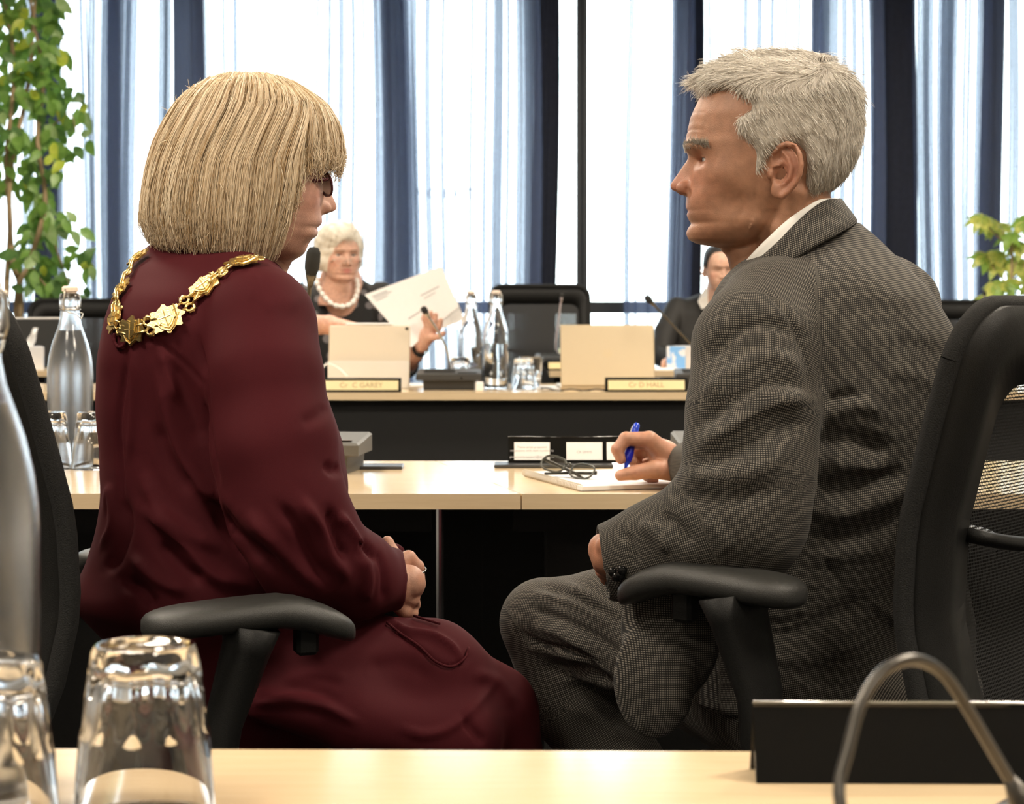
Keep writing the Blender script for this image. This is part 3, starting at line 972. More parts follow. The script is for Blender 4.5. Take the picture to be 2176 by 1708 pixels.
mic_unit('gooseneck microphone bent into an arch over the front table', L5, 0,
         [(0.0, 0.03, 0.06), tuple(rel(1783, 1690, 0.95, L5)), tuple(rel(1803, 1590, 0.96, L5)), tuple(rel(1832, 1490, 0.97, L5)), tuple(rel(1882, 1422, 0.98, L5)), tuple(rel(1945, 1402, 0.99, L5)),
          tuple(rel(2005, 1432, 1.0, L5)), tuple(rel(2060, 1512, 1.01, L5)), tuple(rel(2118, 1610, 1.02, L5)), tuple(rel(2185, 1722, 1.03, L5))], 0.0125, 0.045, m_micd, 0.0031, mat('gooseneck_satin_black', (0.09, 0.082, 0.072), 0.3, 0.6))
L6 = Vector(on(2092, 9.0))
mic_unit('small gooseneck microphone in front of the variegated plant', L6, 0, [(0, 0, 0.06), tuple(rel(2094, 680, 9.0, L6)), tuple(rel(2092, 628, 9.0, L6))], 0.009, 0.022, m_micd, 0.003, m_steel)

# ---------------------------------------------------------------- name plates and stands
def a_frame(t, w, h, foot, thick=0.0022, m=None):
    """folded stand: front and rear leaf meeting at the top, w wide along x"""
    for nm, sgn in (('front_leaf', -1), ('rear_leaf', 1)):
        V = [(-w / 2, sgn * foot, 0), (w / 2, sgn * foot, 0), (w / 2, sgn * 0.0006, h), (-w / 2, sgn * 0.0006, h)]
        n = Vector((0, h, sgn * -foot)).normalized() * thick * -sgn
        V2 = [(x + n.x, y + n.y, z + abs(n.z) * 0) for x, y, z in V]
        MB().add(V + V2, [(0, 1, 2, 3), (7, 6, 5, 4), (0, 4, 5, 1), (1, 5, 6, 2), (2, 6, 7, 3), (3, 7, 4, 0)]).build(nm, m or m_gloss, t)
    MB().tube([(-w / 2, 0, h), (w / 2, 0, h)], 0.0018, 8).build('fold_edge', m or m_gloss, t, True)
def lean(foot, h, x, z, off):
    """frame on the front leaf, text reading along +x, facing -y"""
    a = math.atan2(h, foot)
    s = z / math.sin(a)
    y = -foot + s * math.cos(a)
    return Matrix.Translation((x, y - off, z)) @ Matrix.Rotation(a, 4, 'X')
def name_plate(label, px, d, wpx, text, tsize):
    w = wpx / F * d
    loc = on(px, d)
    t = thing('name_plate', label, 'name plate', loc)
    a_frame(t, w, 0.046, 0.016)
    M = lean(0.016, 0.046, 0, 0.023, 0.0024)
    MB().box((-w / 2 + 0.010, -0.016, -0.0006), (w / 2 - 0.010, 0.016, 0.0006), 0, M).build('name_strip', m_gold_p, t)
    M2 = lean(0.016, 0.046, 0, 0.023, 0.0032)
    lettering('lettering', text, tsize, m_goldtxt, t, M2)
    return t
name_plate('black desk name plate with a pale gold strip lettered C GAREY', 768, 6.66, 170, 'Cr  C GAREY', 0.025)
name_plate('black desk name plate with a pale gold strip lettered D HALL', 1373, 6.69, 175, 'Cr D HALL', 0.025)
t = thing('name_plate', 'dark name plate with a blank pale strip before the empty chair', 'name plate', on(1195, 8.62))
a_frame(t, 0.14, 0.042, 0.014)
MB().box((-0.06, -0.014, -0.0006), (0.06, 0.014, 0.0006), 0, lean(0.014, 0.042, 0, 0.021, 0.0024)).build('name_strip', m_gold_p, t)

m_plate = mat('dark_grey_plate', (0.05, 0.052, 0.056), 0.32)
def flat_plate(label, loc, w, dpt, rz=0.0):
    o = MB().box((-w / 2, -dpt / 2, 0), (w / 2, dpt / 2, 0.006), 0.0015).build('flat_stand_plate', m_plate, None, False, loc, rz)
    return tag(o, label, 'desk plate', 'flat grey plates on the tables')
flat_plate('thin grey plate beside the grey microphone unit', on(760, 3.72), 0.17, 0.07)
flat_plate('thin dark plate under the black card stand', on(1176, 3.755), 0.222, 0.075)
flat_plate('thin grey plate in front of the clear-edged black stand', (0.405, 1.215, TT + EPS), 0.20, 0.13, math.radians(-35))

# black card stand on the man's table
loc = Vector(on(1216, 3.775)); loc.z = TT + 0.0068
t = thing('card_stand', 'black folded stand with white printed cards stuck on it', 'sign stand', loc)
CSW, CSH, CSF = 0.242, 0.047, 0.015
a_frame(t, CSW, CSH, CSF)
for (x0, x1, lines) in ((1092, 1168, [('Please email proposed', 0.0062, 0.008), ('resolutions with item number to', 0.0062, 0.001), ('governance.support@dcc.govt.nz', 0.0062, -0.011)]),
                        (1203, 1280, [('CR SIMMS', 0.0068, -0.002)]), (1289, 1330, [('DVML', 0.0075, 0.010), ('Pass', 0.0075, -0.008)])):
    xc = ((x0 + x1) / 2 - 1216) / F * 3.76; hw = (x1 - x0) / 2 / F * 3.76
    c = MB().box((-hw, -0.0172, -0.0004), (hw, 0.0172, 0.0004), 0.0002, lean(CSF, CSH, xc, CSH / 2 - 0.002, 0.0026)).build('card', m_white, t)
    for tx, sz, dz in lines:
        lettering('lettering', tx, sz, m_inkl, c, lean(CSF, CSH, xc, CSH / 2 - 0.002 + dz * 0.95, 0.0032), 0.0001)
# clear-edged black stand on the front table
t = thing('name_stand', 'glossy black folded stand on the front table, its back turned to the viewer', 'sign stand', (0.318, 1.331, TT + EPS), math.radians(-1.0))
a_frame(t, 0.315, 0.048, 0.021, 0.003)
MB().tube([(-0.1575, -0.0004, 0.0485), (0.1575, -0.0004, 0.0485)], 0.0014, 8).build('clear_edge', mat('clear_edge_acrylic', (0.40, 0.38, 0.31), 0.1, trans=0.5), t, True)

# ---------------------------------------------------------------- notebook, spectacles, pen
nb_a = math.radians(18)
ux = Vector((math.cos(nb_a), math.sin(nb_a), 0)); uy = Vector((-math.sin(nb_a), math.cos(nb_a), 0))
nb0 = Vector(on(1230, 3.272))
t = thing('spiral_notebook', 'open-topped white spiral notebook under the man\'s hand', 'notebook', nb0, nb_a)
MB().box((0.004, 0, 0), (0.215, 0.297, 0.0012)).build('back_cover', mat('grey_board', (0.3, 0.29, 0.28), 0.8), t)
for k in range(4):
    MB().box((0.005 + 0.0006 * k, 0.001, 0.0014 + k * 0.0016), (0.213 - 0.0007 * k, 0.296, 0.0028 + k * 0.0016)).build('page_block', m_paper, t)
for k in range(40):
    y = 0.008 + k * 0.0072
    MB().tube([(0.004 + 0.0055 * math.cos(a), y + 0.0012 * a / 6.28, 0.0062 + 0.0055 * math.sin(a)) for a in np.linspace(0, 2 * math.pi, 11)], 0.0007, 5).build('spiral_coil', mat('cream_wire', (0.50, 0.44, 0.34), 0.4), t, True)
m_specs = mat('grey_green_spectacle_frame', (0.05, 0.05, 0.04), 0.3)
m_lens = pane_mat('spectacle_lens', (0.86, 0.88, 0.86))
m_lens_r = pane_mat('reflecting_spectacle_lens', (0.8, 0.82, 0.8))
m_lens_r.node_tree.nodes['Fresnel'].inputs[0].default_value = 2.4
def spectacles(t, mf, ml, lw=0.024, lh=0.017, gap=0.009, temple=0.135, open_=True, rim=0.0016, fold=False):
    """lenses in the x-z plane facing -y; temples run to +y"""
    for s in (-1, 1):
        cx = s * (lw + gap)
        loop = []
        for k in range(24):
            a = 2 * math.pi * k / 24
            c, sn = math.cos(a), math.sin(a)
            loop.append((cx + lw * math.copysign(abs(c) ** 0.75, c), 0.002 * (1 - c * s), lh * math.copysign(abs(sn) ** 0.8, sn)))
        r = MB().tube(loop + loop[:2], rim, 6, False).build('rim', mf, t, True)
        MB().add(loop + [(cx, 0.002, 0)], [(k, (k + 1) % 24, 24) for k in range(24)]).build('lens', ml, r)
        e = (cx + s * lw, 0.004, lh * 0.45)
        if fold:
            MB().tube([e, (e[0], 0.008, e[2]), (s * -0.005, 0.016 + 0.005 * (s > 0), e[2] - 0.004), (s * -0.05, 0.02 + 0.005 * (s > 0), e[2] - 0.016)], [0.003, 0.003, 0.0028, 0.0024], 6).build('temple_arm', mf, t, True)
        else:
            MB().tube([e, (e[0] + s * 0.003, 0.012, e[2]), (e[0] + s * 0.004, temple * 0.7, e[2] - 0.002), (e[0], temple, e[2] - 0.028)], [0.0026, 0.0026, 0.0022, 0.0018], 6).build('temple_arm', mf, t, True)
    MB().tube([(-gap, 0, lh * 0.2), (0, -0.002, lh * 0.42), (gap, 0, lh * 0.2)], rim, 6).build('bridge', mf, t, True)
t = thing('spectacles', 'folded grey-framed spectacles lying on the white notebook', 'spectacles', P(1206, 1003, 3.43), math.radians(-22))
t.rotation_euler = (math.radians(-48), math.radians(10), math.radians(-34))
t.location.z = TT + 0.0275
spectacles(t, m_specs, m_lens_r, 0.0225, 0.0165, 0.007, fold=True, rim=0.0018)

# ---------------------------------------------------------------- tablet, laptop, papers
def slab(mb, w, h, th, M, bev=0.004): return mb.box((-w / 2, -th / 2, 0), (w / 2, th / 2, h), bev, M)
m_cream = mat('cream_tablet_case', (0.62, 0.53, 0.41), 0.45, var=0.02)
m_creaml = mat('pale_stand_flap', (0.66, 0.62, 0.56), 0.5, var=0.02)
loc = on(783, 6.93)
t = thing('tablet', 'cream tablet in a folio case standing behind the left name plate', 'tablet', loc, math.radians(-2))
T = Matrix.Rotation(math.radians(-12), 4, 'X')
slab(MB(), 0.283, 0.222, 0.008, T, 0.004).build('tablet_back', m_cream, t)
slab(MB(), 0.281, 0.095, 0.003, Matrix.Translation((0, -0.012, 0)) @ Matrix.Rotation(math.radians(-5), 4, 'X'), 0.001).build('stand_flap', m_creaml, t)
MB().lathe([(0, 0), (0.0055, 0), (0.0055, 0.0016), (0, 0.0016)], 16, M=T @ Matrix.Translation((0.130, -0.004, 0.210)) @ Matrix.Rotation(math.pi / 2, 4, 'X')).build('camera_lens', m_gloss, t, True, auto=40)
o = MB().tube([T @ Vector((-0.085, 0, 0.2268)), T @ Vector((-0.080, 0, 0.2268)), T @ Vector((0.075, 0, 0.2268)), T @ Vector((0.083, 0, 0.2268))], [0.0025, 0.0042, 0.0042, 0.003], 10).build('stylus', m_white, None, True, loc, math.radians(-2))
tag(o, 'white stylus lying along the top edge of the cream tablet', 'stylus')
c = [P(688, 806, 6.86), P(684, 790, 6.87), P(690, 776, 6.88), P(703, 774, 6.885), P(722, 784, 6.88), P(738, 800, 6.86)]
o = MB().tube([Vector(q) for q in spline([tuple(p) for p in c], 8)], 0.0028, 8).build('charging_cable', m_white, None, True)
tag(o, 'white charging cable looping beside the cream tablet', 'cable')
m_lap = mat('silver_gold_laptop', (0.54, 0.44, 0.295), 0.38, 0.35, var=0.02)
loc = on(1292, 6.86)
t = thing('laptop', 'silver-gold laptop open behind the right name plate, lid towards the viewer', 'laptop', loc, math.radians(3))
T = Matrix.Translation((0, 0, 0.012)) @ Matrix.Rotation(math.radians(14), 4, 'X')
T = Matrix.Translation((0, 0, 0.012)) @ Matrix.Rotation(math.radians(-10), 4, 'X').inverted() @ Matrix.Rotation(math.radians(-20), 4, 'X')
slab(MB(), 0.325, 0.212, 0.006, T, 0.003).build('lid', m_lap, t)
MB().box((-0.1625, 0.0, 0), (0.1625, 0.225, 0.012), 0.003).build('keyboard_base', m_lap, t)
T2 = T @ Matrix.Translation((0, -0.0034, 0.112)) @ Matrix.Rotation(math.pi / 2, 4, 'X')
MB().lathe([(0.0125, 0), (0.0142, 0), (0.0142, 0.0004), (0.0125, 0.0004)], 28, M=T2, closed=True).build('lid_emblem', mat('emblem_gold', (0.55, 0.43, 0.26), 0.3, 0.6), t)
lettering('lid_letters', 'hp', 0.02, mat('emblem_gold', (0.55, 0.43, 0.26), 0.3, 0.6), t, T2 @ Matrix.Shear('XZ', 4, (0, 0)), 0.0003)
# mouse cable and phone beside the laptop
c = [P(1150, 812, 6.88), P(1180, 820, 6.76), P(1215, 824, 6.73), P(1250, 818, 6.74), P(1285, 822, 6.72)]
o = MB().tube([Vector((q[0], q[1], TT + 0.004 + 0.003 * math.sin(i * 0.5))) for i, q in enumerate(spline([tuple(p) for p in c], 8))], 0.0028, 6).build('charging_cable', mat('black_cable', (0.02, 0.02, 0.02), 0.5), None, True)
tag(o, 'black cable lying in front of the silver-gold laptop', 'cable')
def sheet(label, px, d, w, h, rz, n=1):
    o = MB().box((-w / 2, -h / 2, 0), (w / 2, h / 2, 0.0012 * n)).build('paper_sheet', m_paper, None, False, on(px, d), rz)
    return tag(o, label, 'paper', 'papers lying on the tables')
sheet('white papers lying beside the cream tablet', 905, 7.15, 0.21, 0.22, 0.1, 3)
sheet('white paper under the tumbler beside the silver-gold laptop', 1165, 7.0, 0.16, 0.25, -0.05, 1)
sheet('white papers lying left of the name plate of the woman with beads', 690, 7.05, 0.2, 0.2, 0.05, 4)
sheet('white papers lying by the tissue box of the woman in black', 1405, 8.72, 0.2, 0.2, 0.0, 3)

# ---------------------------------------------------------------- tissue boxes and far laptop
def tissue_box_mat():
    m, nt, b = nodes_of('blue_white_tissue_box')
    tc = N(nt, 'TexCoord'); nz = N(nt, 'TexNoise'); nz.inputs['Scale'].default_value = 22; nz.inputs['Detail'].default_value = 3
    nt.links.new(tc.outputs['Object'], nz.inputs['Vector'])
    cr = N(nt, 'ValToRGB'); cr.color_ramp.interpolation = 'EASE'
    e = cr.color_ramp.elements
    e[0].position = 0.47; e[0].color = (0.80, 0.80, 0.84, 1); e[1].position = 0.53; e[1].color = (0.22, 0.48, 0.85, 1)
    nt.links.new(nz.outputs['Fac'], cr.inputs[0]); nt.links.new(cr.outputs[0], b.inputs['Base Color'])
    b.inputs['Roughness'].default_value = 0.6
    return m
m_tb = tissue_box_mat()
m_tb2 = mat('grey_white_box_side', (0.66, 0.66, 0.68), 0.6)
def tissue_box(label, px, d, rz, flip=False, pulled=True):
    t = thing('tissue_box', label, 'tissue box', on(px, d), rz, 'tissue boxes')
    s = 0.056
    MB().box((-s, -s, 0), (s, s, 0.1)).build('carton', m_tb2, t)
    MB().box((-s + 0.001, -s - 0.0012, 0.001), (s - 0.001, -s - 0.0002, 0.099)).build('printed_face', m_tb if not flip else m_tb2, t)
    MB().box((s + 0.0002, -s + 0.001, 0.001), (s + 0.0012, s - 0.001, 0.099)).build('printed_face', m_tb2 if not flip else m_tb, t)
    ch = MB()
    V = []; Fs = []
    k = 14
    for i in range(5):
        for j in range(k):
            a = 2 * math.pi * j / k
            r = [0.018, 0.022, 0.026, 0.03, 0.024][i] * (0.6 + 0.4 * math.cos(2 * a + i))
            V.append((r * math.cos(a) + 0.006 * i, r * math.sin(a) * 0.6, 0.1 + i * 0.018 + 0.012 * math.cos(3 * a + i) * (i > 2)))
    for i in range(4):
        for j in range(k): Fs.append((i * k + j, i * k + (j + 1) % k, (i + 1) * k + (j + 1) % k, (i + 1) * k + j))
    Fs.append(tuple(range(4 * k, 5 * k)))
    if pulled: ch.add(V, Fs).build('tissue', m_paper, t, True)
    return t
tissue_box('blue and white tissue box before the woman in black', 1455, 8.80, math.radians(-47), False, False)
tissue_box('tissue box with a tissue pulled out, below the climbing plant', 62, 8.72, math.radians(20), True)
t = thing('laptop', 'black laptop with a pale edge behind the tissue box', 'laptop', on(66, 8.95), math.radians(12))
T = Matrix.Translation((0, 0, 0.012)) @ Matrix.Rotation(math.radians(-14), 4, 'X')
slab(MB(), 0.30, 0.21, 0.006, T, 0.002).build('lid', m_plast, t)
MB().box((-0.15, 0, 0), (0.15, 0.20, 0.012), 0.003).build('keyboard_base', m_plast, t)
slab(MB(), 0.28, 0.006, 0.0062, T @ Matrix.Translation((0, 0, 0.211)), 0.001).build('lid_edge', m_white, t)
m_green = mat('pale_green_card', (0.62, 0.72, 0.55), 0.7)
o = MB().box((-0.03, -0.02, 0), (0.03, 0.02, 0.085), 0.002).build('small_carton', m_green, None, False, on(1201, 8.95))
tag(o, 'small pale green carton behind the silver-gold laptop', 'box')
o = MB().box((-0.013, -0.02, 0), (0.013, 0.02, 0.03), 0.003).build('eraser', m_white, None, False, on(1019, 6.74))
tag(o, 'small white block beside the half full bottle', 'eraser')

# ================================================================ people: shared builders
def dense(tab, col, lo, hi, sm=2.5):
    """table column (mm) -> smooth function of z (mm) sampled every 0.5 mm"""
    z = np.arange(lo, hi, 0.5)
    T = sorted(tab)
    v = np.interp(z, [r[0] for r in T], [r[col] for r in T])
    k = max(1, int(sm / 0.5)) | 1
    vp = np.pad(v, k // 2, mode='edge')
    return z, np.convolve(vp, np.ones(k) / k, 'valid')

class Head:
    """implicit head. local axes: x forward, y left, z up, millimetres; origin between the ear canals.
    rows: (z, front, back, half_width, centre); nose: (z, height, half_width)"""
    def __init__(s, rows, nose, eye, mouth, bumps=(), grooves=(), ear=None, ala=None, lids=(3.2, 2.6), neck=(), extra=None, nexp=2.25, mouth_open=0.0, socket=11.0, mouth_w=24.0, scale=1.0):
        zs = [r[0] for r in rows]
        s.z0, s.z1 = min(zs), max(zs)
        s.tz, s.tf = dense(rows, 1, s.z0 - 5, s.z1 + 5)
        _, s.tb = dense(rows, 2, s.z0 - 5, s.z1 + 5, 8)
        _, s.tw = dense(rows, 3, s.z0 - 5, s.z1 + 5, 6)
        _, s.tc = dense(rows, 4, s.z0 - 5, s.z1 + 5, 8)
        s.nz, s.nh = dense(nose, 1, min(n[0] for n in nose) - 6, max(n[0] for n in nose) + 6, 2.5)
        _, s.nw = dense(nose, 2, min(n[0] for n in nose) - 6, max(n[0] for n in nose) + 6, 4)
        s.eye = eye; s.mouth = mouth; s.bumps = bumps; s.grooves = grooves; s.ear = ear; s.ala = ala
        s.lids = lids; s.neck = neck; s.extra = extra; s.nexp = nexp; s.mo = mouth_open; s.socket = socket; s.mw = mouth_w
    def base(s, Q):
        x = Q[:, 0]; y = np.abs(Q[:, 1]); z = Q[:, 2]
        f = np.interp(z, s.tz, s.tf); b = np.interp(z, s.tz, s.tb); w = np.interp(z, s.tz, s.tw); c = np.interp(z, s.tz, s.tc)
        warp = np.interp(z, s.nz, s.nh, 0, 0) * np.exp(-(y / np.interp(z, s.nz, s.nw)) ** 2.4)
        ex, ey, ez = s.eye
        warp = warp - s.socket * np.exp(-((y - ey) / 15.5) ** 2 - ((z - ez) / 9.5) ** 2)
        dx = x - c
        front = dx > 0
        dx = np.where(front, dx - warp * np.clip(dx / 25, 0, 1), dx)
        a = np.maximum(np.where(front, f - c, c - b), 0.6); w = np.maximum(w, 0.6)
        n = s.nexp
        q = ((np.abs(dx) / a) ** n + (y / w) ** n + 1e-9) ** (1 / n)
        d = (q - 1) * np.minimum(a, w)
        over = np.maximum(np.maximum(z - s.z1, s.z0 - z), 0)
        return np.where(over > 0, np.sqrt(np.maximum(d, 0) ** 2 + over ** 2), d)
    def __call__(s, Q):
        """signed distance in mm of local points in mm"""
        y = np.abs(Q[:, 1])
        S = np.stack([Q[:, 0], y, Q[:, 2]], 1).astype(np.float32)
        d = s.base(Q)
        for (cx, cy, cz, sx, sy, sz, amp) in s.bumps:
            d = d - amp * np.exp(-((S[:, 0] - cx) / sx) ** 2 - ((y - cy) / sy) ** 2 - ((S[:, 2] - cz) / sz) ** 2)
        if s.ala:
            c, r = s.ala
            d = smin(d, sd_ell(S, c, r), 4.0)
            d = smax(d, -sd_ell(S, (c[0] + 5, c[1] * 0.52, c[2] - 7.5), (5.5, 3.0, 4.0)), 1.5)
        # eyelids
        ex, ey, ez = s.eye
        lid = np.linalg.norm((S - v3((ex, ey, ez))) * v3((1, 0.93, 1)), axis=1) - 13.4
        u = (y - ey) / 13.5
        up = s.lids[0] * np.maximum(1 - u * u, 0); dn = s.lids[1] * np.maximum(1 - u * u, 0)
        mid = (up - dn) / 2; half = (up + dn) / 2
        slit = np.abs(S[:, 2] - ez - mid) - half
        slit = np.maximum(slit, ex + 4 - S[:, 0])
        d = smin(d, lid, 2.5)
        if s.lids[0] + s.lids[1] > 0.6:
            d = smax(d, -slit, 0.6)
        # mouth
        mx, mz = s.mouth
        cw = s.mw
        m = sd_chain(S, [(mx, 0, mz), (mx - 2.5, cw * 0.45, mz - 0.3), (mx - 12, cw, mz - 1.0)], [0, 0, 0])
        d = d + 3.2 * np.exp(-(m / 1.7) ** 2)
        if s.mo > 0:
            d = smax(d, -sd_ell(S, (mx - 4, 0, mz), (12, cw * 0.72, s.mo)), 1.2)
        for pts, w, amp in s.grooves:
            g = sd_chain(S, pts, [0] * len(pts))
            d = d + amp * np.exp(-(g / w) ** 2)
        if s.ear:
            d = smin(d, s.ear_sd(S), 2.5)
        for pts, rs, k in s.neck:
            d = smin(d, sd_chain(S, pts, rs, 8), k)
        if s.extra is not None:
            d = s.extra(S, Q, d)
        return d
    def ear_sd(s, S):
        o, ang, k = s.ear          # origin, flare angle, scale
        a = math.radians(ang)
        e1 = v3((-math.cos(a), math.sin(a), 0)); e3 = v3((math.sin(a), math.cos(a), 0))
        q = (S - v3(o)) / k
        u = q @ e1; w = q @ e3; v = q[:, 2]
        E = np.stack([u, v, w], 1).astype(np.float32)
        plate = sd_ell(E, (16, 1, 1.0), (19, 27, 3.4))
        lobe = sd_ell(E, (8, -24, 1.5), (9, 9, 3.6))
        d = smin(plate, lobe, 5)
        rim = [(0, 9, 2), (4, 20, 4), (12, 28, 5), (21, 30.5, 5.5), (30, 27, 6), (36, 18, 6.5), (38.5, 6, 6.5), (36.5, -6, 6), (31, -16, 5), (23, -24, 3.5), (14, -30, 2.5)]
        d = smin(d, sd_chain(E, rim, [2.6, 3.4, 3.6, 3.6, 3.6, 3.5, 3.3, 3.0, 3.0, 3.4, 4.5]), 2.0)
        d = smax(d, -sd_ell(E, (29, 14, 8.5), (5, 15, 4.8)), 1.5)          # scapha
        anti = [(15, 21, 3.0), (22, 13, 4.0), (26, 2, 4.5), (23, -9, 4.2), (15, -17, 3.5)]
        d = smin(d, sd_chain(E, anti, [2.2, 2.6, 2.8, 2.8, 2.6]), 2.0)
        d = smax(d, -sd_ell(E, (11, -3, 5.0), (10.5, 12.5, 7.0)), 2.0)      # concha
        d = smax(d, -sd_ell(E, (10, 14, 5.5), (8, 6, 4.5)), 2.0)
        d = smin(d, sd_ell(E, (-1, -4, 2.0), (4.0, 6.5, 4.5)), 2.5)         # tragus
        d = smin(d, sd_chain(E, [(2, 5, 2.5), (10, 6, 2.0)], [2.2, 1.5]), 2.0)
        return d * k

def frame(f, up=(0, 0, 1)):
    """3x3 with columns forward, left, up"""
    f = Vector(f).normalized(); u = Vector(up)
    l = u.cross(f).normalized(); u = f.cross(l).normalized()
    return np.array([[f.x, l.x, u.x], [f.y, l.y, u.y], [f.z, l.z, u.z]], np.float32)

def skin_mat(name, col, rough=0.5, bump=0.0007):
    m, nt, b = nodes_of(name)
    at = N(nt, 'Attribute', attribute_name='tone')
    tc = N(nt, 'TexCoord')
    nz = N(nt, 'TexNoise'); nz.inputs['Scale'].default_value = 90; nz.inputs['Detail'].default_value = 5
    n2 = N(nt, 'TexNoise'); n2.inputs['Scale'].default_value = 900; n2.inputs['Detail'].default_value = 2
    nt.links.new(tc.outputs['Object'], nz.inputs['Vector']); nt.links.new(tc.outputs['Object'], n2.inputs['Vector'])
    mr = N(nt, 'MapRange'); mr.inputs[1].default_value = 0.3; mr.inputs[2].default_value = 0.7; mr.inputs[3].default_value = 0.86; mr.inputs[4].default_value = 1.12
    nt.links.new(nz.outputs['Fac'], mr.inputs[0])
    mu = N(nt, 'VectorMath', operation='SCALE')
    nt.links.new(at.outputs['Color'], mu.inputs[0]); nt.links.new(mr.outputs[0], mu.inputs['Scale'])
    nt.links.new(mu.outputs[0], b.inputs['Base Color'])
    b.inputs['Roughness'].default_value = rough
    b.inputs['Subsurface Weight'].default_value = 0.12
    b.inputs['Subsurface Radius'].default_value = (1.0, 0.35, 0.2)
    b.inputs['Subsurface Scale'].default_value = 0.006
    bp = N(nt, 'Bump'); bp.inputs['Strength'].default_value = 0.5; bp.inputs['Distance'].default_value = bump
    nt.links.new(n2.outputs['Fac'], bp.inputs['Height']); nt.links.new(bp.outputs[0], b.inputs['Normal'])
    return m

def hair_mat(name, c_dark, c_light, rough=0.42):
    """colour runs per strand through the point attribute 'shade'"""
    m, nt, b = nodes_of(name)
    at = N(nt, 'Attribute', attribute_name='shade')
    cr = N(nt, 'ValToRGB')
    cr.color_ramp.elements[0].color = (*c_dark, 1); cr.color_ramp.elements[1].color = (*c_light, 1)
    nt.links.new(at.outputs['Fac'], cr.inputs[0]); nt.links.new(cr.outputs[0], b.inputs['Base Color'])
    b.inputs['Roughness'].default_value = rough
    b.inputs['Specular IOR Level'].default_value = 0.45
    return m

def strands(name, paths, r0, r1, shade, m, parent):
    """paths (n, k, 3): one three-sided tapering tube per strand, all in one hair mesh"""
    Pn = np.asarray(paths, np.float32)
    n, k, _ = Pn.shape
    T = np.gradient(Pn, axis=1)
    T /= np.maximum(np.linalg.norm(T, axis=2, keepdims=True), 1e-9)
    ref = rng.normal(size=(n, 1, 3)).astype(np.float32)
    A = np.cross(T, ref); A /= np.maximum(np.linalg.norm(A, axis=2, keepdims=True), 1e-9)
    B = np.cross(T, A)
    rad = np.linspace(1, 0, k) ** 0.6
    rad = (r1 + (r0 - r1) * rad)[None, :, None]
    V = np.stack([Pn + rad * (A * math.cos(a) + B * math.sin(a)) for a in (0, 2.094, 4.189)], 2).reshape(-1, 3)
    base = (np.arange(n) * k * 3)[:, None, None]
    i = np.arange(k - 1)[None, :, None] * 3
    j = np.arange(3)[None, None, :]; j2 = (j + 1) % 3
    q = np.stack([base + i + j, base + i + j2, base + i + 3 + j2, base + i + 3 + j], -1).reshape(-1, 4)
    me = mesh_np(name, V, q, True)
    sh = np.repeat(np.asarray(shade, np.float32), k * 3)
    set_attr(me, 'shade', sh)
    return link(name, me, m, parent)

def body_mesh(name, parts, m, parent):
    """parts: list of (V, Q, tone(n,3)); one mesh object"""
    Vs = []; Qs = []; Ts = []; n = 0
    for V, Q, t in parts:
        Vs.append(V); Qs.append(Q + n); Ts.append(t); n += len(V)
    V = np.concatenate(Vs); Q = np.concatenate(Qs); T = np.concatenate(Ts)
    me = mesh_np(name, V, Q, True)
    set_attr(me, 'tone', np.concatenate([T, np.ones((len(T), 1))], 1), 'FLOAT_COLOR')
    return link(name, me, m, parent)

def tint(T, w, col):
    w = np.clip(w, 0, 1)[:, None]
    return T * (1 - w) + np.asarray(col)[None, :] * w

def cloth_obj(name, V, Q, m, parent, uv=None):
    me = mesh_np(name, V, Q, True)
    if uv is not None:
        set_attr(me, 'weave', np.concatenate([uv, np.zeros((len(uv), 1))], 1), 'FLOAT_VECTOR')
    return link(name, me, m, parent)

def eyeball(parent, c, fwd, r=0.012, iris=(0.12, 0.17, 0.2)):
    key = 'eye_%.2f_%.2f' % iris[:2]
    if key not in MATS:
        m, nt, b = nodes_of(key)
        tc = N(nt, 'TexCoord'); ln = N(nt, 'VectorMath', operation='DOT_PRODUCT'); ln.inputs[1].default_value = (0, 0, 1)
        nm = N(nt, 'VectorMath', operation='NORMALIZE')
        nt.links.new(tc.outputs['Object'], nm.inputs[0]); nt.links.new(nm.outputs[0], ln.inputs[0])
        cr = N(nt, 'ValToRGB'); cr.color_ramp.interpolation = 'LINEAR'
        e = cr.color_ramp.elements
        e[0].position = 0.0; e[0].color = (0.62, 0.56, 0.52, 1); e[1].position = 1.0; e[1].color = (0.004, 0.004, 0.004, 1)
        for p, c_ in ((0.855, (0.62, 0.56, 0.52)), (0.872, iris), (0.972, tuple(v * 1.3 for v in iris)), (0.98, (0.004, 0.004, 0.004))):
            x = e.new(p); x.color = (*c_, 1)
        nt.links.new(ln.outputs['Value'], cr.inputs[0]); nt.links.new(cr.outputs[0], b.inputs['Base Color'])
        b.inputs['Roughness'].default_value = 0.08
        MATS[key] = m
    o = MB().ell((0, 0, 0), (r, r, r), 24, 16).build('eyeball', MATS[key], parent, True)
    o.location = c
    o.rotation_mode = 'QUATERNION'
    o.rotation_quaternion = Vector(fwd).to_track_quat('Z', 'Y')
    return o

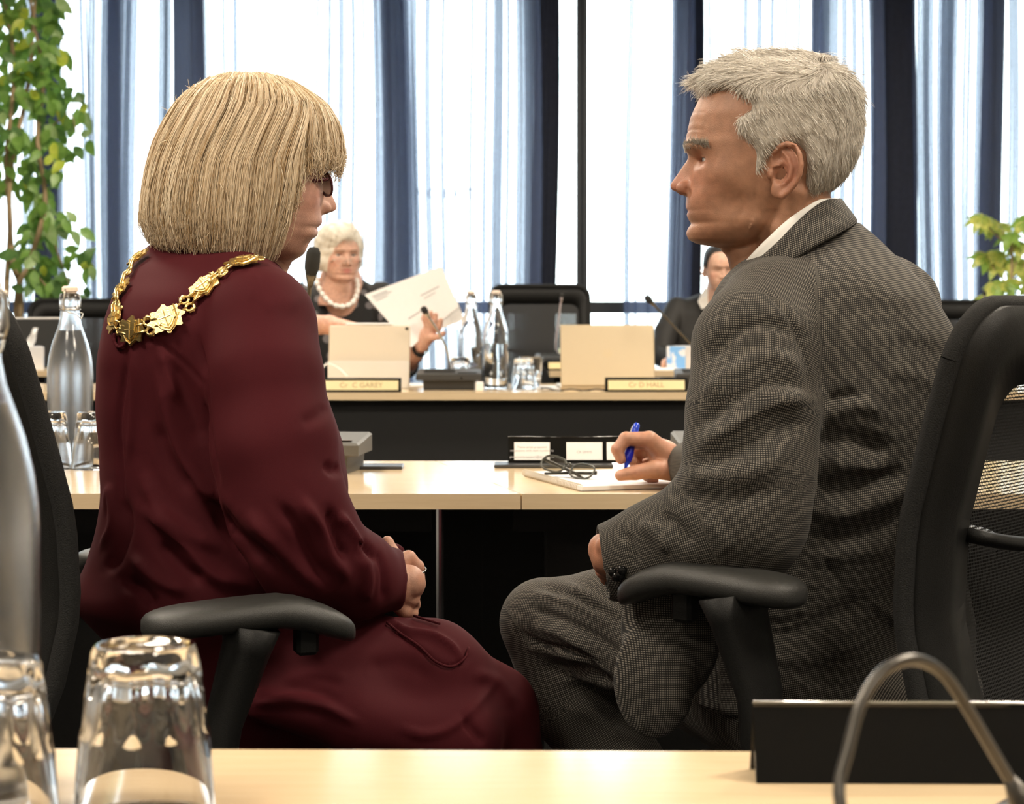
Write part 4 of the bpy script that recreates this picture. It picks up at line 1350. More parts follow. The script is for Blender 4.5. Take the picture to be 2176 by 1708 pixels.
def tloft(rows, n=2.3, zs=6.0):
    """implicit garment trunk from silhouette rows (px_row, px_left, px_right, depth, half_thickness)"""
    R = []
    for py, xl, xr, d, b in rows:
        a = P(xl, py, d); c = P(xr, py, d)
        R.append((a.z, (a.x + c.x) / 2, (c.x - a.x) / 2, d, b))
    R.sort()
    A = np.array(R)
    z = np.arange(A[0, 0], A[-1, 0], 0.002)
    cols = []
    for k in range(1, 5):
        v = np.interp(z, A[:, 0], A[:, k]); kk = 11
        cols.append(np.convolve(np.pad(v, kk // 2, mode='edge'), np.ones(kk) / kk, 'valid'))
    z0, z1 = z[0], z[-1]
    def fn(Q):
        zz = Q[:, 2]
        xc, a, yc, b = [np.interp(zz, z, c) for c in cols]
        q = ((np.abs(Q[:, 0] - xc) / a) ** n + (np.abs(Q[:, 1] - yc) / b) ** n + 1e-9) ** (1 / n)
        d = (q - 1) * np.minimum(a, b)
        over = np.maximum(np.maximum(zz - z1, z0 - zz), 0)
        return np.where(over > 0, np.sqrt(np.maximum(d, 0) ** 2 + over ** 2), d)
    fn.center = lambda zz: (np.interp(zz, z, cols[0]), np.interp(zz, z, cols[2]))
    return fn

def tz(p): return tuple(P(*p))

def surf_depth(V, px, py, rad=7.0):
    """depth of the nearest camera-side vertex around a photo pixel"""
    a, b = proj(V)
    m = (a - px) ** 2 + (b - py) ** 2 < rad * rad
    if not m.any():
        k = np.argmin((a - px) ** 2 + (b - py) ** 2)
        return float(V[k, 1])
    return float(V[m, 1].min())

def in_poly(x, z, poly):
    """signed distance to a 2-d polygon, negative inside"""
    p = np.asarray(poly, float)
    d = np.full(len(x), 1e9); ins = np.zeros(len(x), bool)
    for i in range(len(p)):
        a = p[i]; b = p[(i + 1) % len(p)]
        ab = b - a
        t = np.clip(((x - a[0]) * ab[0] + (z - a[1]) * ab[1]) / max(ab @ ab, 1e-9), 0, 1)
        d = np.minimum(d, np.hypot(x - a[0] - t * ab[0], z - a[1] - t * ab[1]))
        c = (a[1] > z) != (b[1] > z)
        with np.errstate(divide='ignore', invalid='ignore'):
            xi = a[0] + (z - a[1]) / (b[1] - a[1] if b[1] != a[1] else 1e-9) * ab[0]
        ins ^= c & (x < xi)
    return np.where(ins, -d, d)

def box_of(pts, pad):
    A = np.array([tuple(p) for p in pts])
    return A.min(0) - pad, A.max(0) + pad

# ================================================================ the man in the grey suit
man = thing('person', 'grey haired man in a grey checked suit, sitting with a pen', 'person', (0.365, 2.41, 0))
def world_parent(o, parent):
    """keep world coordinates of a mesh built in place"""
    o.parent = parent
    o.matrix_parent_inverse = Matrix.Translation(parent.location).inverted() if parent.rotation_euler.z == 0 else parent.matrix_world.inverted()
    return o
m_skin_m = skin_mat('tanned_skin', None, 0.48)
MD = 2.42
MO = np.array(P(1638, 369, MD), np.float32)             # between his ear canals
MF = frame((-math.cos(math.radians(4)), math.sin(math.radians(4)), 0))
m_rows = [(135.5, -6, -14, 1, -10), (134, 12, -32, 14, -10), (130, 36, -52, 36, -9), (120, 59, -70, 54, -8), (105, 75, -84, 66, -6), (90, 87, -92, 72.5, -4), (70, 96.5, -96, 76.5, -2), (50, 101.5, -97, 78, 0), (36, 103.3, -96, 78, 2),
          (22, 99.5, -94, 77, 4), (10, 97.5, -90, 76, 6), (0, 97, -85, 74.5, 8), (-15, 98, -74, 71, 12), (-26, 101.5, -60, 68.5, 16), (-34, 102.6, -46, 66, 18), (-41, 102.4, -34, 64, 20), (-44.6, 101.0, -28, 63, 21),
          (-50, 101.6, -20, 61, 23), (-56, 99, -12, 59, 25), (-60, 95.5, -8, 57, 26), (-66, 99.5, -2, 54, 28), (-72, 101.2, 4, 50, 32), (-80, 98.5, 12, 43, 36), (-85, 89, 22, 34, 42), (-88, 72, 32, 24, 48), (-90, 56, 46, 3, 50)]
m_nose = [(24, 0, 6), (18, 1.5, 6.5), (10, 8.5, 7.5), (-2, 16.8, 9), (-10, 22, 11), (-14, 23.5, 12), (-18.5, 21.5, 12.8), (-22, 13, 13), (-24.5, 4, 12.5), (-28, 0, 12)]
m_bumps = [(94, 26, 32, 26, 22, 7, 4.6), (62, 58, -4, 24, 16, 16, 3.6), (50, 62, -38, 26, 14, 18, -4.5), (66, 66, 46, 24, 14, 22, -2.6), (90, 20, -36, 12, 12, 9, 1.4), (99, 0, -73, 12, 14, 8, 0.8),
           (26, 58, -62, 20, 14, 12, 3.0), (84, 34, 3, 12, 12, 6, 1.6), (60, 44, -66, 16, 14, 12, 2.2)]
m_groove = [([(104, 15, -16), (95, 24, -28), (85, 30, -42), (78, 33, -56)], 2.6, 2.6), ([(84, 26, -48), (80, 30, -60), (80, 30, -70)], 2.4, 1.7),
            ([(100, 0, 50), (97, 30, 52), (82, 54, 50)], 1.8, 1.3), ([(101, 0, 60), (97, 30, 62), (84, 50, 60)], 1.8, 1.2), ([(97, 0, 72), (93, 30, 73), (82, 46, 71)], 1.8, 0.9),
            ([(72, 47, 14), (58, 61, 6)], 1.6, 1.3), ([(72, 47, 18), (56, 63, 21)], 1.6, 1.3), ([(72, 47, 10), (62, 58, -4)], 1.6, 1.1), ([(84, 24, 3), (78, 38, 3), (72, 46, 6)], 1.8, 1.1), ([(40, 62, -20), (36, 60, -44), (42, 54, -62)], 2.2, 1.4), ([(58, 58, -22), (54, 56, -42)], 2.0, 1.1), ([(24, 66, -18), (20, 64, -44), (10, 60, -60)], 2.2, 1.4), ([(-2, 58, -48), (8, 50, -74), (24, 34, -96)], 2.2, 1.6), ([(70, 44, -24), (66, 44, -44), (60, 44, -60)], 2.0, 1.0)]
man_neck = [([(-16, 0, -5), (-25, 0, -55), (-45, 0, -120), (-68, 0, -165)], [50, 50, 54, 62], 16), ([(-28, 56, -26), (-8, 46, -70), (22, 18, -112)], [11, 10, 9], 10), ([(36, 0, -84), (22, 0, -108), (-2, 0, -140)], [22, 26, 34], 14)]
man_head = Head(m_rows, m_nose, (71.5, 31, 15), (101, -44.6), m_bumps, m_groove, ((3, 74, -1), 24, 1.0), ((104, 13.2, -17.5), (10.5, 6.5, 8)), (2.6, 2.4), man_neck, socket=11.5, mouth_w=25)
def to_local(Q, O, M): return (Q - O) @ M * np.float32(1000)
def man_head_w(Q): return man_head(to_local(Q, MO, MF)) * np.float32(0.001)
V, Q = polymesh(man_head_w, MO - np.array([0.135, 0.115, 0.165]), MO + np.array([0.13, 0.115, 0.15]), 0.0016, smooth=1)
Lm = to_local(V, MO, MF); ay = np.abs(Lm[:, 1])
base_m = np.array((0.40, 0.205, 0.125))
T = np.repeat(base_m[None], len(V), 0)
def g3(L, c, s, sym=True):
    y = np.abs(L[:, 1]) if sym else L[:, 1]
    return np.exp(-((L[:, 0] - c[0]) / s[0]) ** 2 - ((y - c[1]) / s[1]) ** 2 - ((L[:, 2] - c[2]) / s[2]) ** 2)
T = tint(T, 0.5 * g3(Lm, (85, 30, -10), (40, 30, 30)), (0.50, 0.20, 0.13))
T = tint(T, 0.6 * g3(Lm, (115, 0, -12), (14, 18, 14)), (0.50, 0.19, 0.13))
T = tint(T, 0.55 * g3(Lm, (-14, 88, 0), (26, 14, 34)), (0.50, 0.20, 0.14))
T = tint(T, 0.6 * g3(Lm, (102, 0, -45), (14, 24, 6.5)), (0.42, 0.16, 0.12))
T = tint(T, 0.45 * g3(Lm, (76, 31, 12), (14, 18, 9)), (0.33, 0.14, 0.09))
T = tint(T, 0.22 * np.clip(vnoise(Lm, 0.18, 3) * 2, 0, 1), (0.34, 0.16, 0.09))
T = tint(T, 0.7 * np.exp(-((Lm[:, 2] - 33 - 0.10 * (ay - 25)) / 4.0) ** 2) * (ay > 6) * (ay < 55) * (Lm[:, 0] > 60), (0.30, 0.20, 0.125))
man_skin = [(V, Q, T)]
man_headV, man_headQ = V, Q

# ---- right hand with the pen
def hand_tone(V, base):
    T = np.repeat(np.asarray(base)[None], len(V), 0)
    return tint(T, 0.25 + 0.25 * vnoise(V, 260, 5), (0.50, 0.22, 0.14))
W = [tz(p) for p in ((1500, 1000, 3.34), (1446, 992, 3.325), (1412, 968, 3.325))]
FG = [  # index, middle, ring, little, thumb: knuckle chain and radii
    ([(1412, 962, 3.31), (1380, 934, 3.300), (1330, 932, 3.297), (1312, 955, 3.292), (1319, 976, 3.290)], [0.017, 0.0135, 0.0112, 0.0102, 0.0085]),
    ([(1414, 966, 3.33), (1384, 940, 3.325), (1340, 938, 3.330), (1330, 962, 3.322), (1343, 978, 3.312)], [0.017, 0.0135, 0.0115, 0.0105, 0.0088]),
    ([(1418, 976, 3.345), (1390, 954, 3.345), (1352, 962, 3.350), (1352, 988, 3.342), (1368, 1002, 3.335)], [0.016, 0.0128, 0.0108, 0.010, 0.0085]),
    ([(1424, 990, 3.355), (1398, 976, 3.362), (1370, 988, 3.365), (1374, 1010, 3.358), (1390, 1020, 3.350)], [0.015, 0.0115, 0.0095, 0.0090, 0.0078]),
    ([(1430, 1000, 3.305), (1390, 997, 3.290), (1350, 1004, 3.283), (1318, 1010, 3.280)], [0.017, 0.0145, 0.0122, 0.0092])]
FGw = [([tz(p) for p in c], r) for c, r in FG]
def hand_m(Q):
    d = sd_chain(Q, W, [0.029, 0.0255, 0.026], 0.01)
    d = smin(d, sd_chain(Q, [tz((1425, 985, 3.345)), tz((1400, 962, 3.345))], [0.022, 0.018]), 0.012)
    fg = None
    for c, r in FGw:
        e = sd_chain(Q, c, r, 0.003)
        d = smin(d, sd_chain(Q, c[:2], r[:2]), 0.010)
        fg = e if fg is None else np.minimum(fg, e)
    d = smin(d, fg, 0.003)
    # creases over the knuckle joints and nail of the thumb
    return d
allp = W + [p for c, _ in FGw for p in c]
lo, hi = box_of(allp, 0.035)
V, Q = polymesh(hand_m, lo, hi, 0.0015, smooth=1)
T = hand_tone(V, (0.47, 0.24, 0.15))
px_, py_ = proj(V)
T = tint(T, 0.5 * np.exp(-((px_ - 1314) / 9) ** 2 - ((py_ - 1006) / 8) ** 2), (0.62, 0.36, 0.27))
man_skin.append((V, Q, T))
# ---- left hand resting at the arm of the chair
LH = [([(1330, 1196, 2.30), (1296, 1180, 2.305), (1283, 1165, 2.31)], [0.024, 0.022, 0.018]), ([(1292, 1180, 2.31), (1276, 1172, 2.31), (1280, 1200, 2.312), (1290, 1212, 2.32)], [0.015, 0.0115, 0.010, 0.009]),
      ([(1294, 1188, 2.325), (1279, 1186, 2.33), (1284, 1212, 2.332), (1294, 1222, 2.335)], [0.014, 0.0112, 0.010, 0.009]), ([(1300, 1196, 2.335), (1286, 1202, 2.345), (1292, 1226, 2.345), (1300, 1232, 2.345)], [0.014, 0.0105, 0.0095, 0.0085]),
      ([(1300, 1172, 2.29), (1288, 1158, 2.29), (1294, 1148, 2.295)], [0.014, 0.011, 0.009])]
LHw = [([tz(p) for p in c], r) for c, r in LH]
def hand_l(Q):
    d = None
    for c, r in LHw:
        e = sd_chain(Q, c, r, 0.003)
        d = e if d is None else smin(d, e, 0.005)
    return d
lo, hi = box_of([p for c, _ in LHw for p in c], 0.03)
V, Q = polymesh(hand_l, lo, hi, 0.0018)
man_skin.append((V, Q, hand_tone(V, (0.47, 0.23, 0.14))))

# ---- jacket
j_rows = [(455, 1700, 1800, 2.47, 0.055), (500, 1640, 1848, 2.47, 0.10), (560, 1592, 1912, 2.465, 0.150), (620, 1556, 1966, 2.46, 0.190), (700, 1516, 2012, 2.455, 0.205), (760, 1490, 2030, 2.455, 0.208), (820, 1476, 2033, 2.455, 0.21),
          (900, 1474, 2027, 2.45, 0.205), (1000, 1480, 2010, 2.45, 0.20), (1100, 1480, 1988, 2.45, 0.195), (1200, 1470, 1962, 2.45, 0.195), (1300, 1450, 1940, 2.45, 0.20), (1400, 1440, 1920, 2.45, 0.20), (1462, 1440, 1905, 2.45, 0.20)]
j_trunk = tloft(j_rows, 2.35)
armL = [tz(p) for p in ((1640, 668, 2.315), (1606, 740, 2.275), (1598, 880, 2.245), (1590, 1010, 2.225), (1578, 1105, 2.222), (1500, 1130, 2.235), (1400, 1165, 2.27), (1312, 1192, 2.30))]
armLr = [0.062, 0.068, 0.069, 0.068, 0.066, 0.058, 0.050, 0.047]
armR = [tz(p) for p in ((1850, 660, 2.63), (1800, 760, 2.72), (1730, 900, 2.85), (1680, 980, 2.95), (1560, 1000, 3.14), (1468, 990, 3.30))]
armRr = [0.06, 0.064, 0.062, 0.058, 0.048, 0.042]
def arm_sd(Q, pts, rs):
    return sd_chain(Q, pts, rs, 0.028)
flap = [tz((1430, 1240, 2.30)), tz((1412, 1330, 2.245)), tz((1395, 1430, 2.225)), tz((1362, 1505, 2.225))]
def jacket(Q):
    d = j_trunk(Q)
    d = smin(d, sd_ell(Q, tz((1690, 660, 2.38)), (0.10, 0.10, 0.07)), 0.05)
    d = smin(d, sd_ell(Q, tz((1850, 650, 2.58)), (0.09, 0.09, 0.07)), 0.05)
    d = smin(d, arm_sd(Q, armL, armLr), 0.016)
    d = smin(d, arm_sd(Q, armR, armRr), 0.02)
    # the front skirt hanging over the thigh
    f1 = sd_ell(Q, tz((1425, 1330, 2.262)), (0.058, 0.030, 0.085), rot_z(math.radians(-18)))
    f2 = sd_ell(Q, tz((1388, 1450, 2.238)), (0.046, 0.022, 0.062), rot_z(math.radians(-18)))
    d = smin(d, smin(f1, f2, 0.02), 0.012)
    # rear skirt under the arm post, with its turned corner
    h = sd_chain(Q, [tz((1900, 1385, 2.33)), tz((1800, 1425, 2.29)), tz((1715, 1462, 2.262)), tz((1640, 1440, 2.265))], [0.012, 0.012, 0.008, 0.009])
    d = smin(d, h, 0.02)
    # cut the neck opening
    c = sd_chain(Q, [tz((1600, 420, 2.42)), tz((1700, 500, 2.45)), tz((1760, 560, 2.48))], [0.075, 0.068, 0.055])
    d = smax(d, -c, 0.008)
    # hollow the sleeve ends
    for a, b, r in ((tz((1300, 1195, 2.30)), tz((1240, 1204, 2.30)), 0.040), (armR[-1], tz((1400, 985, 3.42)), 0.036)):
        dv = (v3(b) - v3(a)); dv /= np.linalg.norm(dv)
        pl = (Q - v3(a)) @ dv - 0.012
        near = np.linalg.norm(Q - v3(a), axis=1) - 0.11
        d = np.maximum(d, -np.maximum(-pl, near))
        d = smax(d, -sd_cone(Q, v3(a) - dv * 0.02, v3(a) + dv * 0.08, r, r), 0.003)
    return d
V, Q = polymesh(jacket, (0.06, 2.12, 0.48), (0.62, 3.36, 1.18), 0.0036, smooth=1)
HEM = 1.0
items = [  # sleeve folds (ridges +, valleys -)
    ([(1500, 770), (1570, 700), (1650, 690), (1700, 720)], 16, -0.007), ([(1490, 850), (1560, 790), (1640, 760), (1715, 790)], 18, 0.006), ([(1488, 910), (1560, 850), (1640, 815), (1720, 830)], 15, -0.007),
    ([(1480, 960), (1550, 915), (1640, 860), (1735, 850)], 18, 0.009, 0.3), ([(1490, 1000), (1570, 960), (1660, 910), (1730, 900)], 20, -0.009), ([(1450, 1010), (1520, 1010), (1600, 1000), (1680, 960)], 22, 0.006),
    ([(1430, 1050), (1500, 1060), (1580, 1060), (1660, 1030)], 18, -0.005), ([(1400, 1090), (1440, 1120), (1470, 1160)], 14, -0.007), ([(1360, 1110), (1400, 1140), (1420, 1175)], 14, 0.006), ([(1330, 1130), (1345, 1170), (1350, 1200)], 10, -0.005),
    ([(1500, 1100), (1530, 1140), (1550, 1175)], 16, 0.004),
    # armhole seam and back
    ([(1625, 612), (1668, 660), (1705, 730), (1728, 800), (1742, 870)], 5, -0.0045), ([(1700, 690), (1725, 760), (1740, 850)], 22, -0.004),
    ([(1755, 855), (1800, 840), (1830, 850)], 12, -0.007), ([(1745, 890), (1790, 868), (1830, 860), (1880, 880)], 16, 0.007), ([(1740, 945), (1800, 930), (1860, 950), (1900, 960)], 22, -0.012), ([(1760, 985), (1820, 990), (1870, 1000)], 16, 0.006),
    ([(1730, 1035), (1800, 1030), (1880, 1020), (1920, 990)], 20, -0.010), ([(1720, 1090), (1800, 1090), (1880, 1060), (1940, 1020)], 20, 0.008), ([(1740, 1140), (1820, 1140), (1900, 1110), (1950, 1070)], 18, -0.005),
    ([(1720, 1190), (1800, 1180), (1900, 1160)], 18, 0.004), ([(1900, 720), (1960, 740), (2010, 760)], 16, -0.003), ([(1880, 780), (1950, 800), (2010, 830)], 16, 0.003),
    ([(1780, 560), (1860, 600), (1930, 660)], 30, 0.003), ([(1750, 1180), (1790, 1250), (1810, 1330)], 12, -0.003),
    ([(1590, 1240), (1650, 1242), (1722, 1242)], 4, 0.004), ([(1590, 1322), (1650, 1322), (1718, 1308)], 5, -0.005), ([(1722, 1242), (1718, 1308)], 4, -0.003),
    ([(1620, 1350), (1700, 1340), (1790, 1300), (1850, 1270)], 20, -0.007), ([(1850, 1275), (1880, 1300), (1910, 1330)], 8, 0.006), ([(1610, 1400), (1720, 1400), (1830, 1360)], 18, 0.006),
    ([(1790, 445), (1800, 500), (1815, 470)], 6, 0.002),
]
V = folds(V, Q, items)
V = V + normals(V, Q) * (0.0012 * vnoise(V, 55, 11))[:, None].astype(np.float32)
man_jV, man_jQ = V, Q
def limb_uv(V, pts, rs):
    A = [v3(p) for p in pts]
    best = np.full(len(V), 1e9, np.float32); u = np.zeros(len(V)); v = np.zeros(len(V)); L = 0
    ref = v3((0.2, -1, 0.3))
    for i in range(len(A) - 1):
        ab = A[i + 1] - A[i]; l = np.linalg.norm(ab); t = ab / l
        w = V - A[i]; h = np.clip(w @ t / l, 0, 1)
        rad = w - np.outer(h * l, t)
        dist = np.linalg.norm(rad, axis=1) - (rs[i] + (rs[i + 1] - rs[i]) * h)
        a1 = np.cross(t, ref); a1 /= np.linalg.norm(a1); a2 = np.cross(a1, t)
        ang = np.arctan2(rad @ a1, rad @ a2)
        m = dist < best
        best = np.where(m, dist, best); u = np.where(m, ang * (rs[i] + rs[i + 1]) / 2, u); v = np.where(m, L + (w @ t), v)
        L += l
    return best, u, v
bt = j_trunk(V)
xc, yc = j_trunk.center(V[:, 2])
ut = np.arctan2(V[:, 0] - xc, -(V[:, 1] - yc)) * 0.22; vt = V[:, 2] + 0.12 * (V[:, 0] - 0.4) ** 2 - 0.18 * (V[:, 0] - 0.33)
bl, ul, vl = limb_uv(V, armL, armLr); br, ur, vr = limb_uv(V, armR, armRr)
u = np.where(bl < np.minimum(bt, br), ul, np.where(br < bt, ur, ut)); v = np.where(bl < np.minimum(bt, br), vl, np.where(br < bt, vr, vt))
px_, py_ = proj(V)
fm = (px_ < 1530) & (py_ > 1225) & (V[:, 1] < 2.36)
u = np.where(fm, V[:, 0] + 0.3 * V[:, 1], u); v = np.where(fm, V[:, 2], v)
def suit_mat():
    m, nt, b = nodes_of('grey_checked_wool')
    at = N(nt, 'Attribute', attribute_name='weave')
    sx = N(nt, 'SeparateXYZ'); nt.links.new(at.outputs['Vector'], sx.inputs[0])
    def wave(out, per):
        a = N(nt, 'Math', operation='MULTIPLY'); a.inputs[1].default_value = 2 * math.pi / per
        s = N(nt, 'Math', operation='SINE'); nt.links.new(out, a.inputs[0]); nt.links.new(a.outputs[0], s.inputs[0]); return s.outputs[0]
    per = 0.00245
    a = wave(sx.outputs[0], per); c = wave(sx.outputs[1], per)
    def m2(op, x, y):
        n = N(nt, 'Math', operation=op)
        if isinstance(x, float): n.inputs[0].default_value = x
        else: nt.links.new(x, n.inputs[0])
        if isinstance(y, float): n.inputs[1].default_value = y
        else: nt.links.new(y, n.inputs[1])
        return n.outputs[0]
    s = m2('ADD', m2('MULTIPLY', a, 0.55), m2('ADD', m2('MULTIPLY', c, 0.75), m2('MULTIPLY', m2('MULTIPLY', a, c), 0.5)))
    mr = N(nt, 'MapRange'); mr.inputs[1].default_value = -0.5; mr.inputs[2].default_value = 1.2
    nt.links.new(s, mr.inputs[0])
    cr = N(nt, 'ValToRGB')
    e = cr.color_ramp.elements
    e[0].position = 0.15; e[0].color = (0.016, 0.015, 0.014, 1); e[1].position = 0.85; e[1].color = (0.22, 0.198, 0.168, 1)
    nt.links.new(mr.outputs[0], cr.inputs[0]); nt.links.new(cr.outputs[0], b.inputs['Base Color'])
    b.inputs['Roughness'].default_value = 0.85; b.inputs['Specular IOR Level'].default_value = 0.2; b.inputs['Sheen Weight'].default_value = 0.05
    bp = N(nt, 'Bump'); bp.inputs['Strength'].default_value = 0.35; bp.inputs['Distance'].default_value = 0.0006
    nt.links.new(mr.outputs[0], bp.inputs['Height']); nt.links.new(bp.outputs[0], b.inputs['Normal'])
    return m
m_suit = suit_mat()
world_parent(cloth_obj('jacket', V, Q, m_suit, man, np.stack([u, v], 1)), man)

# ---- jacket collar: a folded band around the neck, and the white shirt collar inside it
def band(name, inner, outer, th, m, parent, uvs=False):
    """sheet between two 3-d polylines (inner edge, outer edge) with thickness"""
    I = [np.array(p) for p in spline(inner, 6)]; O = [np.array(p) for p in spline(outer, 6)]
    n = len(I); k = 5
    V = []
    for s in (0, 1):
        for i in range(n):
            for j in range(k):
                t = j / (k - 1)
                p = I[i] * (1 - t) + O[i] * t
                V.append(p)
    V = np.array(V, np.float32)
    half = n * k
    Fs = []
    for i in range(n - 1):
        for j in range(k - 1):
            Fs.append((i * k + j, i * k + j + 1, (i + 1) * k + j + 1, (i + 1) * k + j))
    Qf = np.array(Fs)
    Nn = normals(V[:half], Qf)
    V[:half] += Nn * th / 2; V[half:] -= Nn * th / 2
    Q2 = Qf[:, ::-1] + half
    rim = []
    for i in range(n - 1):
        rim.append((i * k, (i + 1) * k, (i + 1) * k + half, i * k + half)); rim.append((i * k + k - 1, i * k + k - 1 + half, (i + 1) * k + k - 1 + half, (i + 1) * k + k - 1))
    for j in range(k - 1):
        rim.append((j, j + half, j + 1 + half, j + 1)); e = (n - 1) * k
        rim.append((e + j, e + j + 1, e + j + 1 + half, e + j + half))
    A = np.concatenate([Qf, Q2, np.array(rim)])
    me = mesh_np(name, V, A, True)
    if uvs: set_attr(me, 'weave', np.stack([V[:, 0], V[:, 2] + 0.4 * V[:, 0], np.zeros(len(V))], 1), 'FLOAT_VECTOR')
    o = link(name, me, m, parent)
    return world_parent(o, parent)
m_shirt = mat('white_shirt_cotton', (0.78, 0.76, 0.72), 0.7, var=0.02, scale=400)
ci = [tz(p) for p in ((1786, 425, 2.455), (1777, 424, 2.40), (1745, 431, 2.362), (1700, 468, 2.345), (1655, 515, 2.338), (1612, 555, 2.352), (1588, 585, 2.385))]
co = [tz(p) for p in ((1818, 468, 2.46), (1814, 478, 2.385), (1775, 500, 2.335), (1722, 528, 2.312), (1668, 566, 2.312), (1618, 604, 2.330), (1590, 632, 2.37))]
band('jacket_collar', ci, co, 0.005, m_suit, man, True)
si = [tz(p) for p in ((1778, 421, 2.455), (1766, 421, 2.405), (1735, 427, 2.370), (1680, 462, 2.360), (1632, 505, 2.354), (1594, 545, 2.366), (1580, 566, 2.40))]
so = [tz(p) for p in ((1782, 470, 2.455), (1770, 472, 2.41), (1738, 480, 2.376), (1692, 510, 2.352), (1642, 548, 2.350), (1602, 586, 2.362), (1578, 604, 2.40))]
band('shirt_collar', si, so, 0.003, m_shirt, man)
world_parent(MB().box(tuple(np.array(tz((1478, 806, 2.36))) - 0.006), tuple(np.array(tz((1478, 806, 2.36))) + 0.006), 0.002).build('pocket_square', m_shirt, man), man)
for k, (x, y) in enumerate(((1303, 1216), (1310, 1226), (1318, 1222), (1322, 1212))):
    dd = surf_depth(man_jV, x, y)
    p = P(x, y, dd - 0.002)
    b = MB().lathe([(0, -0.002), (0.005, -0.002), (0.0055, 0.0), (0.004, 0.0015), (0, 0.001)], 12, M=Matrix.Translation(p) @ Matrix.Rotation(math.pi / 2, 4, 'X')).build('cuff_button', m_gloss, man, True)
    world_parent(b, man)

# ---- trousers
legL = [tz(p) for p in ((1690, 1470, 2.36), (1480, 1390, 2.44), (1300, 1330, 2.52), (1158, 1318, 2.575))]
legLr = [0.09, 0.082, 0.070, 0.0545]
calL = [tz(p) for p in ((1150, 1325, 2.575), (1215, 1480, 2.575), (1320, 1640, 2.57), (1430, 1880, 2.57))]
calLr = [0.052, 0.058, 0.056, 0.045]
hipR = (0.46, 2.55, 0.53)
legR = [hipR, (0.30, 2.68, 0.55), (0.12, 2.83, 0.55)]
calR = [(0.12, 2.83, 0.545), (0.16, 2.82, 0.30), (0.17, 2.80, 0.09)]
def trousers(Q):
    d = sd_ell(Q, (0.39, 2.44, 0.56), (0.18, 0.19, 0.105))
    d = smin(d, sd_chain(Q, legL, legLr, 0.02), 0.04)
    d = smin(d, sd_chain(Q, calL, calLr, 0.02), 0.012)
    d = smin(d, sd_chain(Q, legR, [0.09, 0.08, 0.062], 0.02), 0.03)
    d = smin(d, sd_chain(Q, calR, [0.06, 0.058, 0.05], 0.02), 0.012)
    return np.maximum(d, 0.075 - Q[:, 2])
V, Q = polymesh(trousers, (-0.06, 2.2, 0.05), (0.64, 2.96, 0.78), 0.0042, smooth=1)
items = [([(1130, 1262), (1180, 1270), (1240, 1290), (1300, 1330)], 9, 0.005), ([(1150, 1245), (1210, 1262), (1280, 1300)], 8, -0.006), ([(1120, 1290), (1180, 1310), (1260, 1350), (1330, 1400)], 9, -0.007), ([(1200, 1240), (1260, 1270), (1330, 1310)], 9, 0.006),
         ([(1130, 1330), (1200, 1350), (1280, 1410), (1330, 1450)], 9, 0.007), ([(1100, 1340), (1150, 1370), (1230, 1390), (1300, 1430)], 8, -0.008), ([(1120, 1375), (1180, 1385), (1250, 1410)], 8, 0.006), ([(1150, 1420), (1230, 1420), (1310, 1450)], 12, -0.007),
         ([(1180, 1450), (1250, 1440), (1320, 1470)], 12, 0.006), ([(1200, 1500), (1260, 1520), (1330, 1570)], 16, 0.004), ([(1260, 1500), (1330, 1540), (1420, 1590)], 16, -0.004)]
V = folds(V, Q, items)
bl, ul, vl = limb_uv(V, legL, legLr); bc, uc, vc = limb_uv(V, calL, calLr)
bR, uR, vR = limb_uv(V, legR + calR[1:], [0.09, 0.08, 0.062, 0.058, 0.05])
k = np.argmin(np.stack([bl, bc, bR]), 0)
u = np.choose(k, [ul, uc, uR]); v = np.choose(k, [vl, vc, vR])
world_parent(cloth_obj('trousers', V, Q, m_suit, man, np.stack([u, v], 1)), man)
m_shoe = mat('black_leather', (0.012, 0.011, 0.010), 0.3)
for (x, y, a) in ((calL[-1][0], calL[-1][1], 160), (0.17, 2.80, 150)):
    T_ = Matrix.Translation((x, y, 0)) @ Matrix.Rotation(math.radians(a), 4, 'Z')
    mb = MB()
    prof = [(-0.08, 0.030, 0.07), (-0.05, 0.036, 0.085), (0.0, 0.040, 0.09), (0.06, 0.045, 0.065), (0.12, 0.046, 0.05), (0.17, 0.036, 0.042), (0.195, 0.016, 0.03)]
    VV = []; FF = []; n = 12
    for (xx, w, h) in prof:
        for j in range(n):
            aa = 2 * math.pi * j / n
            VV.append(T_ @ Vector((xx, w * math.cos(aa), max(0.0, h * 0.5 + h * 0.5 * math.sin(aa)))))
    for i in range(len(prof) - 1):
        for j in range(n): FF.append((i * n + j, i * n + (j + 1) % n, (i + 1) * n + (j + 1) % n, (i + 1) * n + j))
    FF += [tuple(range(n - 1, -1, -1)), tuple(range((len(prof) - 1) * n, len(prof) * n))]
    world_parent(mb.add(VV, FF).build('shoe', m_shoe, man, True), man)

# ---- body under the clothes joins head and hands
def trunk_m(Q): return np.minimum(jacket(Q), trousers(Q)) + 0.017
V, Q = polymesh(trunk_m, (-0.06, 2.12, 0.06), (0.64, 3.36, 1.18), 0.012, coarse=4, smooth=1)
man_skin.append((V, Q, np.repeat(base_m[None], len(V), 0)))
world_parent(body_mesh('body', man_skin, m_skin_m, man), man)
for s in (1, -1):
    c = MO + MF @ np.array([0.0715, s * 0.031, 0.015])
    e = eyeball(man, tuple(c), tuple(MF @ np.array([1, 0.0, -0.02])), 0.0121, (0.10, 0.13, 0.14))
    world_parent(e, man)

